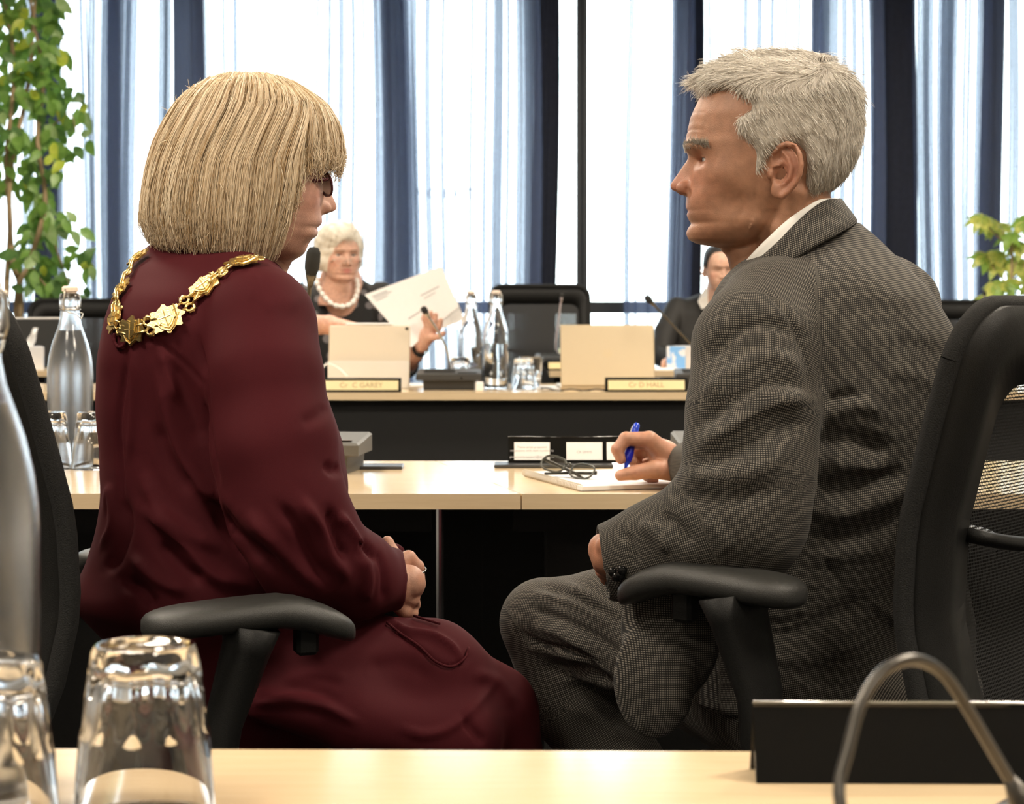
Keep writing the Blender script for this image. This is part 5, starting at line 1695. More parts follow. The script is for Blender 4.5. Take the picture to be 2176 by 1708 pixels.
# ---- hair: a volume over the scalp and short strands on it
hz = lambda zx, zy: ((820 - zx) * 0.2, (880 - zy) * 0.2)
hp = [hz(*p) for p in ((430, 395), (520, 385), (580, 400), (640, 435), (700, 480), (690, 530), (612, 575), (604, 640), (655, 700), (700, 740), (718, 800), (708, 885), (742, 885), (772, 815), (830, 762), (890, 728), (955, 722), (1004, 775), (1012, 870), (1000, 955), (1015, 1045), (1060, 1065), (1225, 1030), (1420, 900), (1480, 300), (1200, 0), (600, 0), (300, 250))]
def hair_thick(L):
    sd = in_poly(L[:, 0], L[:, 2], hp)
    z = L[:, 2]
    T = np.interp(z, [-35, -10, 20, 60, 95, 125, 150], [3.5, 6, 8.5, 11, 13, 14, 14])
    T = T + 5.0 * np.exp(-((L[:, 0] + 75) / 28) ** 2 - ((z - 108) / 26) ** 2)
    return T * np.clip(-sd / 10 + 0.05, 0, 1) ** 0.6 - 10.0 * np.clip(sd / 4, 0, 1), sd
def man_hair(Q):
    L = to_local(Q, MO, MF)
    t, sd = hair_thick(L)
    d = man_head.base(L) - t
    S = np.stack([L[:, 0], np.abs(L[:, 1]), L[:, 2]], 1).astype(np.float32)
    fl = sd_chain(S, [(30, 12, 132), (62, 12, 122), (84, 10, 112)], [12, 10.5, 7.5], 6)
    fl = smin(fl, sd_chain(S, [(30, 34, 126), (56, 34, 116), (74, 30, 106)], [11, 9, 6], 6), 6)
    d = smin(d, fl, 8)
    d = d - 0.9 * vnoise(L, 0.25, 4)
    return d * np.float32(0.001)
Vh, Qh = polymesh(man_hair, MO - np.array([0.13, 0.11, 0.05]), MO + np.array([0.14, 0.11, 0.17]), 0.0026, smooth=1)
m_hair_m = hair_mat('silver_grey_hair', (0.25, 0.21, 0.165), (0.95, 0.90, 0.82), 0.5)
L = to_local(Vh, MO, MF)
t_, sd_ = hair_thick(L)
me = mesh_np('hair', Vh, Qh, True)
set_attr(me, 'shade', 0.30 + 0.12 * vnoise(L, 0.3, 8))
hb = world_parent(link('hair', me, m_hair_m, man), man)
Nh = normals(Vh, Qh) @ MF            # local normals
ok = np.where((sd_ < 1.5) & (np.linalg.norm(Nh, axis=1) > 0.5))[0]
ns = 24000
pick = rng.choice(ok, ns)
p0 = L[pick] + rng.normal(size=(ns, 3)) * 1.0
nn = Nh[pick]
top = np.clip((p0[:, 2] - 88) / 25, 0, 1)[:, None] * np.clip((p0[:, 0] + 70) / 40, 0, 1)[:, None]
fwd = np.array([1.0, 0, -0.05]); dn = np.array([-0.42, 0, -0.9])
dirv = top * fwd + (1 - top) * dn
dirv = dirv + np.stack([0.25 * np.sin(p0[:, 1] * 0.13), np.zeros(ns), np.zeros(ns)], 1)
dirv = dirv - (dirv * nn).sum(1, keepdims=True) * nn
dirv /= np.maximum(np.linalg.norm(dirv, axis=1, keepdims=True), 1e-6)
dirv = dirv + nn * rng.uniform(0.12, 0.50, (ns, 1)) + rng.normal(size=(ns, 3)) * 0.13
Ls = (np.interp(p0[:, 2], [-35, 0, 50, 90, 120], [7, 9, 11, 16, 22]) * rng.uniform(0.6, 1.2, ns))[:, None]
k = 5
ts = np.linspace(0, 1, k)
path = np.stack([p0 - nn * 1.5 + dirv * Ls * t - nn * (Ls * 0.22 * t * t) for t in ts], 1)
path = (path * 0.001) @ MF.T + MO
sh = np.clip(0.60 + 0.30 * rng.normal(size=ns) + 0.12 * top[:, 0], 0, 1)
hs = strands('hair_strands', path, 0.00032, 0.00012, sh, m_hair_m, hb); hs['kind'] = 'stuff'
hs.parent = hb
# eyebrow hairs
nb = 800
ey = rng.uniform(8, 57, nb); L0_ = np.stack([np.zeros(nb), ey, 32 + 0.10 * (ey - 25) - 0.012 * np.maximum(ey - 38, 0) ** 2 + rng.normal(size=nb) * 2.2], 1)
fx = np.interp(L0_[:, 2], man_head.tz, man_head.tf)
cc = np.interp(L0_[:, 2], man_head.tz, man_head.tc); ww = np.interp(L0_[:, 2], man_head.tz, man_head.tw)
L0_[:, 0] = cc + (fx - cc) * (1 - (ey / ww) ** 2.25) ** (1 / 2.25) + 3.2 * np.exp(-((ey - 22) / 20) ** 2)
dv = np.stack([0.5 + 0 * ey, 0.5 + 0 * ey, 0.35 + rng.normal(size=nb) * 0.25], 1)
for s, nm in ((1, 'eyebrow'), (-1, 'eyebrow')):
    A = L0_ * np.array([1, s, 1]); D = dv * np.array([1, s, 1])
    pth = np.stack([A + D * t * 7 - np.array([3.0, 0, 0]) * t * t for t in np.linspace(0, 1, 4)], 1)
    o = strands(nm, (pth * 0.001) @ MF.T + MO, 0.00032, 0.0001, np.clip(0.35 + 0.25 * rng.normal(size=nb), 0, 1), m_hair_m, man)
    world_parent(o, man)

# ---- blue pen between thumb and fingers
pa, pb = Vector(tz((1330, 990, 3.297))), Vector(tz((1354, 899, 3.318)))
ax = (pb - pa); Lp = ax.length; R_ = ax.to_track_quat('Z', 'Y').to_matrix().to_4x4()
pen = thing('pen', 'blue translucent ballpoint pen held in the man\'s hand', 'pen', pa)
m_bp = mat('translucent_blue_plastic', (0.03, 0.08, 0.75), 0.15, trans=0.35)
m_bd = mat('deep_blue_grip', (0.01, 0.015, 0.42), 0.2)
MB().lathe([(0, -0.012), (0.001, -0.012), (0.003, 0.0), (0.0062, 0.010), (0.0066, 0.03), (0.0050, 0.040), (0.0050, Lp - 0.022), (0.0058, Lp - 0.018), (0.0056, Lp - 0.004), (0.0035, Lp), (0, Lp)], 20, M=R_).build('barrel', m_bp, pen, True)
MB().lathe([(0.0064, 0.008), (0.0074, 0.014), (0.0076, 0.024), (0.0066, 0.032)], 20, M=R_).build('grip', m_bd, pen, True)
MB().tube([R_ @ Vector((0.0058, 0, Lp - 0.004)), R_ @ Vector((0.0085, 0, Lp - 0.008)), R_ @ Vector((0.0080, 0, Lp - 0.035))], 0.0012, 6).build('clip', m_white, pen, True)

# ================================================================ the blonde woman in maroon
wom = thing('person', 'blonde woman in a maroon dress and gold chain, turned away, hands clasped', 'person', (-0.385, 2.45, 0))
m_skin_w = skin_mat('fair_skin', None, 0.5)
WD = 2.48
WO = np.array(P(542.6, 404.5, WD), np.float32)
WF = frame((math.cos(math.radians(17)), math.sin(math.radians(17)), 0))
w_rows = [(128, -6, -14, 1, -10), (126, 12, -32, 14, -10), (121, 34, -50, 34, -9), (110, 54, -66, 50, -8), (95, 70, -79, 61, -6), (80, 80, -86, 67, -4), (62, 88, -90, 71, -2), (45, 91.5, -91, 72.5, 0), (33, 92, -90, 72.5, 2),
          (20, 87.5, -88, 71.5, 4), (8, 85, -84, 70.5, 6), (-4, 83, -78, 69, 8), (-18, 81.5, -68, 66.5, 12), (-30, 81.5, -54, 64, 14), (-38, 82.5, -42, 62, 16), (-43, 80.5, -36, 60.5, 17), (-46.5, 75.5, -30, 59.5, 17), (-51, 77, -24, 58, 18),
          (-56, 75.8, -18, 56, 18), (-60, 70, -14, 54.5, 18), (-66, 65.5, -8, 52, 19), (-72, 63.2, -2, 48, 20), (-78, 60.5, 4, 42, 24), (-83, 54, 12, 33, 28), (-87, 42, 20, 22, 31), (-89, 34, 30, 3, 32)]
w_nose = [(24, 0, 6), (18, 1.5, 6), (9, 7.5, 7), (-4, 13.5, 8.2), (-14, 19.5, 10.5), (-19, 21.5, 11.5), (-24, 19.5, 12), (-28, 8, 12), (-31, 0, 11)]
w_bumps = [(58, 52, -12, 22, 16, 16, 4.2), (52, 52, -44, 20, 14, 16, 1.5), (82, 20, 31, 20, 18, 6, 2.0), (62, 40, -58, 14, 14, 12, 2.0), (82, 0, -39, 8, 14, 5, 0.8), (76, 0, -53, 8, 14, 5, 0.8)]
w_groove = [([(85, 14, -20), (77, 23, -32), (68, 28, -48)], 3.0, 1.5), ([(66, 27, -52), (60, 30, -66)], 2.6, 1.2)]
w_neck = [([(-14, 0, -10), (-28, 0, -70), (-45, 0, -130), (-55, 0, -165)], [47, 48, 52, 58], 16), ([(26, 0, -82), (8, 0, -110), (-12, 0, -140)], [20, 26, 34], 14)]
w_head = Head(w_rows, w_nose, (59, 30, 13), (78, -46.5), w_bumps, w_groove, None, ((84, 11.8, -21), (9.5, 6, 7.2)), (2.6, 2.2), w_neck, socket=10, mouth_w=20, mouth_open=3.4)
def w_head_w(Q): return w_head(to_local(Q, WO, WF)) * np.float32(0.001)
V, Q = polymesh(w_head_w, WO - np.array([0.12, 0.115, 0.155]), WO + np.array([0.125, 0.12, 0.135]), 0.0016, smooth=1)
Lw = to_local(V, WO, WF)
base_w = np.array((0.55, 0.315, 0.235))
T = np.repeat(base_w[None], len(V), 0)
T = tint(T, 0.45 * g3(Lw, (62, 48, -14), (26, 22, 18)), (0.55, 0.24, 0.19))
T = tint(T, 0.5 * g3(Lw, (100, 0, -18), (12, 14, 12)), (0.54, 0.24, 0.19))
T = tint(T, 1.0 * g3(Lw, (79, 0, -41.5), (20, 25, 5.0)) + 1.0 * g3(Lw, (75, 0, -53), (20, 24, 5.5)), (0.30, 0.07, 0.065))
T = tint(T, 0.5 * np.exp(-((Lw[:, 2] - 31) / 3) ** 2) * (np.abs(Lw[:, 1]) > 8) * (np.abs(Lw[:, 1]) < 46) * (Lw[:, 0] > 50), (0.30, 0.19, 0.11))
w_skin = [(V, Q, T)]
# ---- clasped hands in the lap
WH = [([(842, 1205, 2.50), (832, 1175, 2.502), (823, 1152, 2.505)], [0.0125, 0.0098, 0.0080]),                        # raised thumb
      ([(846, 1222, 2.49), (856, 1192, 2.495), (868, 1186, 2.500), (886, 1205, 2.505), (890, 1230, 2.51)], [0.013, 0.0100, 0.0096, 0.0090, 0.0082]),
      ([(800, 1230, 2.455), (840, 1240, 2.462), (868, 1236, 2.465)], [0.026, 0.025, 0.021]),                           # back of the right hand
      ([(862, 1228, 2.465), (884, 1240, 2.475), (880, 1258, 2.495)], [0.0145, 0.0115, 0.009]),
      ([(858, 1250, 2.458), (880, 1252, 2.470), (872, 1268, 2.49)], [0.013, 0.0105, 0.009]),
      ([(852, 1264, 2.458), (874, 1272, 2.468), (880, 1284, 2.485)], [0.0125, 0.0098, 0.0085]),
      ([(842, 1278, 2.460), (860, 1298, 2.466), (876, 1302, 2.478)], [0.012, 0.0090, 0.0078]),
      ([(838, 1225, 2.50), (850, 1250, 2.505), (858, 1280, 2.505)], [0.022, 0.024, 0.016])]
WHw = [([tz(p) for p in c], r) for c, r in WH]
def hand_w(Q):
    d = None
    for c, r in WHw:
        e = sd_chain(Q, c, r, 0.003)
        d = e if d is None else smin(d, e, 0.0035)
    return d
lo, hi = box_of([p for c, _ in WHw for p in c], 0.032)
V, Q = polymesh(hand_w, lo, hi, 0.0015)
T = hand_tone(V, (0.55, 0.31, 0.22))
w_skin.append((V, Q, T))
m_silver = mat('silver', (0.75, 0.74, 0.70), 0.2, 1.0)
rc = Vector(tz((889, 1212, 2.505))); rt = (Vector(tz((890, 1230, 2.51))) - Vector(tz((886, 1205, 2.505)))).normalized()
Rm = Matrix.Translation(rc) @ rt.to_track_quat('Z', 'Y').to_matrix().to_4x4()
world_parent(MB().lathe([(0.0092, -0.0015), (0.0104, -0.0008), (0.0104, 0.0008), (0.0092, 0.0015)], 24, M=Rm, closed=True).build('ring', m_silver, wom, True), wom)

# ---- dress
d_rows = [(503, 352, 500, 2.50, 0.050), (520, 322, 540, 2.50, 0.066), (545, 298, 582, 2.50, 0.092), (580, 276, 612, 2.50, 0.135), (620, 257, 636, 2.495, 0.17), (680, 236, 650, 2.49, 0.188), (760, 218, 664, 2.49, 0.19), (850, 215, 694, 2.49, 0.188),
          (950, 225, 728, 2.49, 0.188), (1030, 228, 738, 2.49, 0.190), (1080, 222, 735, 2.49, 0.192), (1130, 214, 724, 2.49, 0.195), (1190, 194, 712, 2.49, 0.20), (1245, 165, 700, 2.49, 0.205), (1270, 172, 690, 2.49, 0.20), (1320, 215, 680, 2.50, 0.185), (1400, 290, 690, 2.51, 0.17), (1500, 330, 690, 2.52, 0.16), (1610, 360, 670, 2.53, 0.14)]
d_trunk = tloft(d_rows, 2.3)
wR = [tz(p) for p in ((515, 632, 2.40), (545, 692, 2.345), (558, 800, 2.31), (582, 950, 2.285), (610, 1080, 2.275), (660, 1175, 2.295), (742, 1222, 2.345), (838, 1232, 2.42))]
wRr = [0.054, 0.064, 0.065, 0.067, 0.065, 0.060, 0.050, 0.037]
wL = [tz(p) for p in ((420, 635, 2.66), (470, 720, 2.70), (560, 950, 2.72), (620, 1120, 2.70), (730, 1190, 2.61), (832, 1215, 2.53))]
wLr = [0.058, 0.062, 0.062, 0.058, 0.045, 0.036]
thR = [tz(p) for p in ((470, 1480, 2.42), (700, 1440, 2.40), (910, 1442, 2.42), (1042, 1512, 2.45))]
thRr = [0.085, 0.082, 0.068, 0.055]
thL = [(-0.32, 2.60, 0.54), (-0.19, 2.63, 0.51), (-0.09, 2.65, 0.49)]
thLr = [0.080, 0.064, 0.056]
sh = [tz((1044, 1518, 2.45)), (-0.012, 2.46, 0.36), (0.0, 2.46, 0.22)]
shl = [(-0.085, 2.65, 0.485), (0.0, 2.66, 0.36), (0.02, 2.64, 0.22)]
def dress(Q):
    d = d_trunk(Q)
    d = smin(d, sd_ell(Q, tz((490, 612, 2.41)), (0.065, 0.065, 0.038)), 0.04)
    d = smin(d, sd_ell(Q, tz((400, 612, 2.60)), (0.065, 0.065, 0.038)), 0.04)
    leg = smin(sd_chain(Q, thR, thRr, 0.02), sd_chain(Q, thL, thLr, 0.02), 0.06)
    low = smin(sd_chain(Q, sh, [0.056, 0.068, 0.08], 0.02), sd_chain(Q, shl, [0.056, 0.068, 0.08], 0.02), 0.09)
    d = smin(d, smin(leg, low, 0.02), 0.03)
    # side of the skirt draped over the seat edge
    dr = sd_chain(Q, [tz((560, 1500, 2.30)), tz((760, 1530, 2.32)), tz((980, 1570, 2.37))], [0.02, 0.035, 0.05], 0.02)
    d = smin(d, dr, 0.03)
    d = smin(d, sd_chain(Q, wR, wRr, 0.026), 0.012)
    d = smin(d, sd_chain(Q, wL, wLr, 0.02), 0.015)
    # neck opening
    d = smax(d, -sd_chain(Q, [tz((500, 420, 2.48)), tz((470, 520, 2.50))], [0.06, 0.052]), 0.006)
    # cuffs
    for a, dv, r in ((tz((852, 1232, 2.43)), (0.97, 0.2, 0.0), 0.033), (tz((842, 1215, 2.525)), (0.9, -0.4, 0.0), 0.03)):
        dv = v3(dv); dv /= np.linalg.norm(dv)
        pl = (Q - v3(a)) @ dv
        near = np.linalg.norm(Q - v3(a), axis=1) - 0.055
        up = 0.655 - Q[:, 2]
        d = np.maximum(d, -np.maximum(np.maximum(-pl, near), up))
    d = np.maximum(d, 0.235 - Q[:, 2])
    return d
V, Q = polymesh(dress, (-0.64, 2.16, 0.2), (0.15, 2.84, 1.18), 0.0038, smooth=1)
items = [  # back pleat and long drapes
    ([(272, 735), (262, 800), (250, 900), (255, 1000), (262, 1080)], 6, -0.006), ([(285, 740), (282, 850), (275, 980)], 8, 0.004), ([(262, 1060), (268, 1120), (250, 1180), (225, 1215)], 12, -0.010), ([(222, 1090), (232, 1040), (240, 1110), (215, 1170)], 8, 0.005),
    ([(340, 780), (350, 860), (380, 960), (430, 1040), (490, 1090)], 17, 0.010, 0.3), ([(330, 900), (360, 980), (410, 1050)], 14, -0.006), ([(300, 1000), (340, 1080), (400, 1130), (470, 1170)], 16, 0.007), ([(440, 1060), (480, 1110), (520, 1160), (560, 1190)], 16, -0.010),
    ([(300, 1080), (350, 1110), (400, 1160), (450, 1220), (530, 1250)], 16, 0.010), ([(340, 1150), (380, 1200), (430, 1240)], 14, -0.010), ([(280, 1180), (330, 1230), (400, 1262)], 12, 0.008), ([(260, 1230), (300, 1250), (330, 1290)], 14, -0.012),
    ([(360, 760), (400, 850), (430, 950)], 16, -0.006), ([(342, 745), (352, 780), (372, 850)], 10, 0.005), ([(300, 720), (340, 730), (400, 780), (430, 820)], 4, -0.003),
    # sleeve seam and sleeve folds
    ([(425, 720), (432, 800), (440, 880), (450, 960), (465, 1030)], 6, -0.009), ([(455, 1080), (490, 1130), (540, 1170), (600, 1210)], 14, -0.010), ([(520, 1090), (570, 1140), (620, 1190), (680, 1250)], 16, 0.009),
    ([(590, 1070), (630, 1120), (660, 1180), (700, 1240)], 13, -0.008), ([(640, 1060), (680, 1120), (700, 1180), (740, 1230)], 13, 0.009), ([(700, 1080), (712, 1120), (725, 1160), (740, 1190)], 10, -0.010), ([(720, 1090), (745, 1130), (770, 1170)], 9, 0.008),
    ([(765, 1150), (785, 1170), (800, 1195)], 8, -0.009), ([(770, 1180), (780, 1230), (775, 1280)], 12, 0.006), ([(800, 1170), (815, 1220), (815, 1280)], 8, -0.005), ([(690, 985), (710, 1000), (725, 990)], 10, -0.006), ([(640, 900), (680, 880), (690, 860)], 14, -0.003),
    ([(560, 660), (600, 640), (630, 660)], 20, 0.002), ([(530, 640), (545, 600), (540, 580)], 5, 0.0015),
    # skirt
    ([(820, 1310), (860, 1340), (920, 1350), (960, 1375), (978, 1400)], 7, 0.007), ([(830, 1335), (880, 1370), (930, 1410), (965, 1415), (1000, 1395)], 4, -0.004), ([(540, 1470), (620, 1460), (680, 1470), (720, 1490)], 10, -0.006), ([(530, 1495), (600, 1492), (680, 1500), (760, 1535)], 10, 0.008),
    ([(600, 1450), (660, 1430), (740, 1440)], 14, 0.004), ([(780, 1420), (850, 1410), (920, 1440)], 20, -0.004), ([(1000, 1430), (1060, 1450), (1095, 1500)], 14, 0.004), ([(980, 1520), (1000, 1545), (1030, 1580)], 9, -0.006), ([(840, 1545), (910, 1560), (980, 1530), (1060, 1440)], 10, 0.004),
]
V = folds(V, Q, items)
V = V + normals(V, Q) * (0.0012 * vnoise(V, 45, 21))[:, None].astype(np.float32)
w_dV, w_dQ = V, Q
def dress_mat():
    m, nt, b = nodes_of('maroon_crepe')
    tc = N(nt, 'TexCoord'); nz = N(nt, 'TexNoise'); nz.inputs['Scale'].default_value = 1400; nz.inputs['Detail'].default_value = 2
    n2 = N(nt, 'TexNoise'); n2.inputs['Scale'].default_value = 25
    nt.links.new(tc.outputs['Object'], nz.inputs['Vector']); nt.links.new(tc.outputs['Object'], n2.inputs['Vector'])
    mx = N(nt, 'Mix', data_type='RGBA')
    mx.inputs[6].default_value = (0.040, 0.0042, 0.0068, 1); mx.inputs[7].default_value = (0.074, 0.0080, 0.0125, 1)
    ad = N(nt, 'Math', operation='MULTIPLY_ADD'); ad.inputs[1].default_value = 0.6; ad.inputs[2].default_value = 0.2
    nt.links.new(nz.outputs['Fac'], ad.inputs[0]); nt.links.new(ad.outputs[0], mx.inputs[0])
    nt.links.new(mx.outputs[2], b.inputs['Base Color'])
    b.inputs['Roughness'].default_value = 0.8; b.inputs['Specular IOR Level'].default_value = 0.14; b.inputs['Sheen Weight'].default_value = 0.06
    b.inputs['Sheen Tint'].default_value = (0.6, 0.12, 0.12, 1)
    bp = N(nt, 'Bump'); bp.inputs['Strength'].default_value = 0.25; bp.inputs['Distance'].default_value = 0.0005
    nt.links.new(nz.outputs['Fac'], bp.inputs['Height']); nt.links.new(bp.outputs[0], b.inputs['Normal'])
    return m
m_dress = dress_mat()
world_parent(cloth_obj('dress', V, Q, m_dress, wom), wom)
# drawstring of the pocket and back loop
def on_surf(V, pts, lift=0.002, n=6):
    out = []
    for p in spline([np.array(q, float) for q in pts], n):
        out.append(P(p[0], p[1], surf_depth(V, p[0], p[1]) - lift))
    return out
for pts in (((822, 1322), (850, 1345), (890, 1372), (925, 1405), (960, 1416), (988, 1398), (996, 1375)), ((880, 1308), (905, 1316), (935, 1325))):
    world_parent(MB().tube(on_surf(w_dV, pts), 0.0016, 6).build('pocket_seam', m_dress, wom, True), wom)
world_parent(MB().tube(on_surf(w_dV, ((244, 708), (243, 725), (252, 737), (264, 732), (268, 716)), 0.003), 0.0022, 6).build('hanging_loop', m_dress, wom, True), wom)
def trunk_w(Q): return dress(Q) + 0.018
V, Q = polymesh(trunk_w, (-0.64, 2.16, 0.2), (0.15, 2.84, 1.18), 0.012, coarse=4)
w_skin.append((V, Q, np.repeat(base_w[None], len(V), 0)))
def shins(Q): return np.minimum(sd_chain(Q, [(-0.01, 2.46, 0.40), (0.0, 2.46, 0.07)], [0.05, 0.035]), sd_chain(Q, [(0.0, 2.66, 0.40), (0.02, 2.64, 0.07)], [0.05, 0.035]))
V, Q = polymesh(shins, (-0.05, 2.38, 0.02), (0.13, 2.74, 0.46), 0.008, coarse=4)
w_skin.append((V, Q, np.repeat(base_w[None], len(V), 0)))
for (x, y, a) in ((0.0, 2.46, 10), (0.02, 2.64, 14)):
    T_ = Matrix.Translation((x, y, 0)) @ Matrix.Rotation(math.radians(a), 4, 'Z')
    VV = []; FF = []; n = 12
    prof = [(-0.06, 0.026, 0.075), (-0.02, 0.032, 0.085), (0.04, 0.036, 0.07), (0.10, 0.038, 0.045), (0.15, 0.028, 0.034), (0.17, 0.012, 0.024)]
    for (xx, w, h) in prof:
        for j in range(n):
            aa = 2 * math.pi * j / n
            VV.append(T_ @ Vector((xx, w * math.cos(aa), max(0.0, h * 0.5 + h * 0.5 * math.sin(aa)))))
    for i in range(len(prof) - 1):
        for j in range(n): FF.append((i * n + j, i * n + (j + 1) % n, (i + 1) * n + (j + 1) % n, (i + 1) * n + j))
    FF += [tuple(range(n - 1, -1, -1)), tuple(range((len(prof) - 1) * n, len(prof) * n))]
    world_parent(MB().add(VV, FF).build('shoe', m_shoe, wom, True), wom)
world_parent(body_mesh('body', w_skin, m_skin_w, wom), wom)
for s in (1, -1):
    c = WO + WF @ np.array([0.059, s * 0.030, 0.013])
    world_parent(eyeball(wom, tuple(c), tuple(WF @ np.array([1, 0, -0.05])), 0.0121, (0.14, 0.20, 0.26)), wom)

# ---- blonde bob: rings (z, front, back, half width, centre) in head millimetres
b_rows = [(146, 2, -26, 6, -12), (144, 20, -42, 26, -12), (138, 40, -60, 46, -12), (126, 60, -80, 62, -12), (108, 86, -98, 74, -12), (85, 101, -111, 81, -12), (60, 108, -123, 86, -13), (35, 110, -130, 89, -14), (10, 106, -135, 91, -16), (-15, 94, -138, 91, -18),
          (-40, 82, -139, 89, -20), (-60, 66, -130, 85, -22), (-80, 46, -120, 79, -24), (-95, 28, -108, 71, -26)]
bz = np.arange(-98, 147, 0.5)
def btab(c, sm=8): return dense(b_rows, c, -98, 147, sm)[1][:len(bz)]
bF, bB, bW, bC = btab(1), btab(2), btab(3), btab(4)
def bob_at(phi, z, off=0.0):
    """point on the bob surface; phi 0 = forehead, +90 deg = left"""
    f = np.interp(z, bz, bF); b = np.interp(z, bz, bB); w = np.interp(z, bz, bW); c = np.interp(z, bz, bC)
    cs, sn = np.cos(phi), np.sin(phi)
    a = np.where(cs > 0, f - c, c - b)
    n = 2.2
    r = (np.abs(cs / a) ** n + np.abs(sn / w) ** n) ** (-1 / n) + off
    return np.stack([c + r * cs, r * sn, z + 0 * r], -1)
def bob_end(phi):
    """height where the hair ends: fringe in front, long at the sides, a little shorter at the nape"""
    a = np.abs(np.degrees((phi + np.pi) % (2 * np.pi) - np.pi))
    return np.interp(a, [0, 20, 46, 53, 58, 61, 67, 76, 105, 140, 180], [36, 36, 32, 14, -30, -72, -92, -86, -74, -67, -60])
def bob(Q):
    L = to_local(Q, WO, WF)
    z = L[:, 2]
    f = np.interp(z, bz, bF); b = np.interp(z, bz, bB); w = np.interp(z, bz, bW); c = np.interp(z, bz, bC)
    dx = L[:, 0] - c
    a = np.where(dx > 0, f - c, c - b) - 5; w = w - 5
    q = ((np.abs(dx) / a) ** 2.2 + (np.abs(L[:, 1]) / w) ** 2.2 + 1e-9) ** (1 / 2.2)
    d = (q - 1) * np.minimum(a, w)
    phi = np.arctan2(L[:, 1], dx)
    d = np.maximum(d, z - 142)
    d = smax(d, bob_end(phi) + 5 - z, 4)
    ph = phi * 13
    d = d + 1.4 * np.sin(ph * 2.0 + 0.02 * z) + 1.0 * np.sin(ph * 4.7 + 0.04 * z)
    # hollow: keep off the face
    inner = w_head.base(L) - 2
    return np.maximum(d, -inner) * np.float32(0.001)
Vb, Qb = polymesh(bob, WO - np.array([0.185, 0.115, 0.105]), WO + np.array([0.135, 0.115, 0.155]), 0.003, smooth=1)
m_hair_w = hair_mat('blonde_hair', (0.40, 0.245, 0.10), (1.0, 0.87, 0.66), 0.36)
me = mesh_np('hair', Vb, Qb, True)
Lb = to_local(Vb, WO, WF)
set_attr(me, 'shade', 0.30 + 0.15 * np.sin(np.arctan2(Lb[:, 1], Lb[:, 0] + 15) * 40) )
hw = world_parent(link('hair', me, m_hair_w, wom), wom)
ns, k = 9500, 15
phi0 = rng.uniform(-np.pi, np.pi, ns)
clump = np.round(phi0 * 26) / 26
phi1 = phi0 * 0.45 + clump * 0.55 + rng.normal(size=ns) * 0.012
phi1 = np.where(np.abs(phi1) < 0.72, phi1, phi1)
ts = np.linspace(0, 1, k)
ztop = rng.uniform(112, 145.5, ns)
late = rng.random(ns) < 0.45
ztop = np.where(late, rng.uniform(10, 120, ns), ztop)
zend = bob_end(phi1) + rng.normal(size=ns) * np.where(np.abs(phi1) < 0.75, 8, 5) + 4 * np.sin(clump * 47) - 3
ok = zend < ztop - 14
phi0, phi1, ztop, zend, late, clump = phi0[ok], phi1[ok], ztop[ok], zend[ok], late[ok], clump[ok]; ns = len(phi0)
off = rng.uniform(-4.5, 1.0, ns) + 2.6 * np.sin(clump * 71 + 2) + 1.2 * np.sin(clump * 133)
tw = np.sign(phi1) * 0.42 * np.sin(np.clip(np.abs(phi1), 0, 2.6)) ** 1.5 * (ztop - zend) / 220
amp = rng.normal(size=ns) * 0.05 + 0.05 * np.sin(clump * 53); wv = rng.uniform(2, 5, ns); pz = rng.random(ns) * 6.28
path = []
for t in ts:
    e = 1 - (1 - t) ** 1.15
    z = ztop + (zend - ztop) * e
    ph = phi0 * 0.97 + (phi1 - phi0 * 0.97) * min(1, t * 1.8) + amp * np.sin(wv * t + pz) * t - tw * (1 - t) ** 1.2 * np.clip((z - 30) / 70, 0, 1)
    flick = np.where(np.abs(phi1) > 0.8, 7.0, 4.0) * max(0, t - 0.6) / 0.4
    path.append(bob_at(ph, z, off + rng.normal(size=ns) * 0.25 + flick * rng.uniform(-1.0, 0.7, ns)))
path = np.stack(path, 1)
cl_sh = {}
shade = np.clip(0.52 + 0.30 * np.sin(clump * 37) * np.sin(clump * 91 + 1) + rng.normal(size=ns) * 0.17, 0, 1)
path = (path * 0.001) @ WF.T + WO
path_main, shade_main = path, shade
# loose flyaway hairs
nf = 150
ph = rng.uniform(1.25, 2 * np.pi - 1.25, nf); z0 = rng.uniform(-60, 142, nf)
ph = np.where(z0 > 60, ph + rng.uniform(-1.2, 1.2, nf), ph)
D = rng.normal(size=(nf, 3)) * 5
A = bob_at(ph, z0, -1.0)
out = A - np.array([-12, 0, 20]); out /= np.linalg.norm(out, axis=1, keepdims=True)
pth = np.stack([A + out * (6 * t) + D * t * t + np.array([0, 0, -14]) * t * t * (z0[:, None] < 90) for t in np.linspace(0, 1, 6)], 1)
fw = (pth * 0.001) @ WF.T + WO
kx = np.linspace(0, 5, k)
fw = np.stack([[np.interp(kx, range(6), fw[i, :, c]) for c in range(3)] for i in range(nf)]).transpose(0, 2, 1)
hsw = strands('hair_strands', np.concatenate([path_main, fw]), 0.00058, 0.00022, np.concatenate([shade_main, np.clip(0.8 + 0.1 * rng.normal(size=nf), 0, 1)]), m_hair_w, hw)
hsw['kind'] = 'stuff'

# ---- maroon spectacles she wears
m_spw = mat('maroon_spectacle_frame', (0.07, 0.012, 0.016), 0.25)
gl = link('glasses', None, parent=wom)
gc = WO + WF @ np.array([0.086, 0, 0.007])
bx = Matrix(((-WF[0, 1], -WF[0, 0], 0), (-WF[1, 1], -WF[1, 0], 0), (0, 0, 1))).to_4x4()
world_parent(gl, wom)
gl.matrix_basis = Matrix.Translation(Vector(gc)) @ bx @ Matrix.Rotation(math.radians(-8), 4, 'X')
spectacles(gl, m_spw, pane_mat('spectacle_lens_clear', (0.97, 0.97, 0.97)), 0.0205, 0.0140, 0.009, temple=0.115, rim=0.0015)

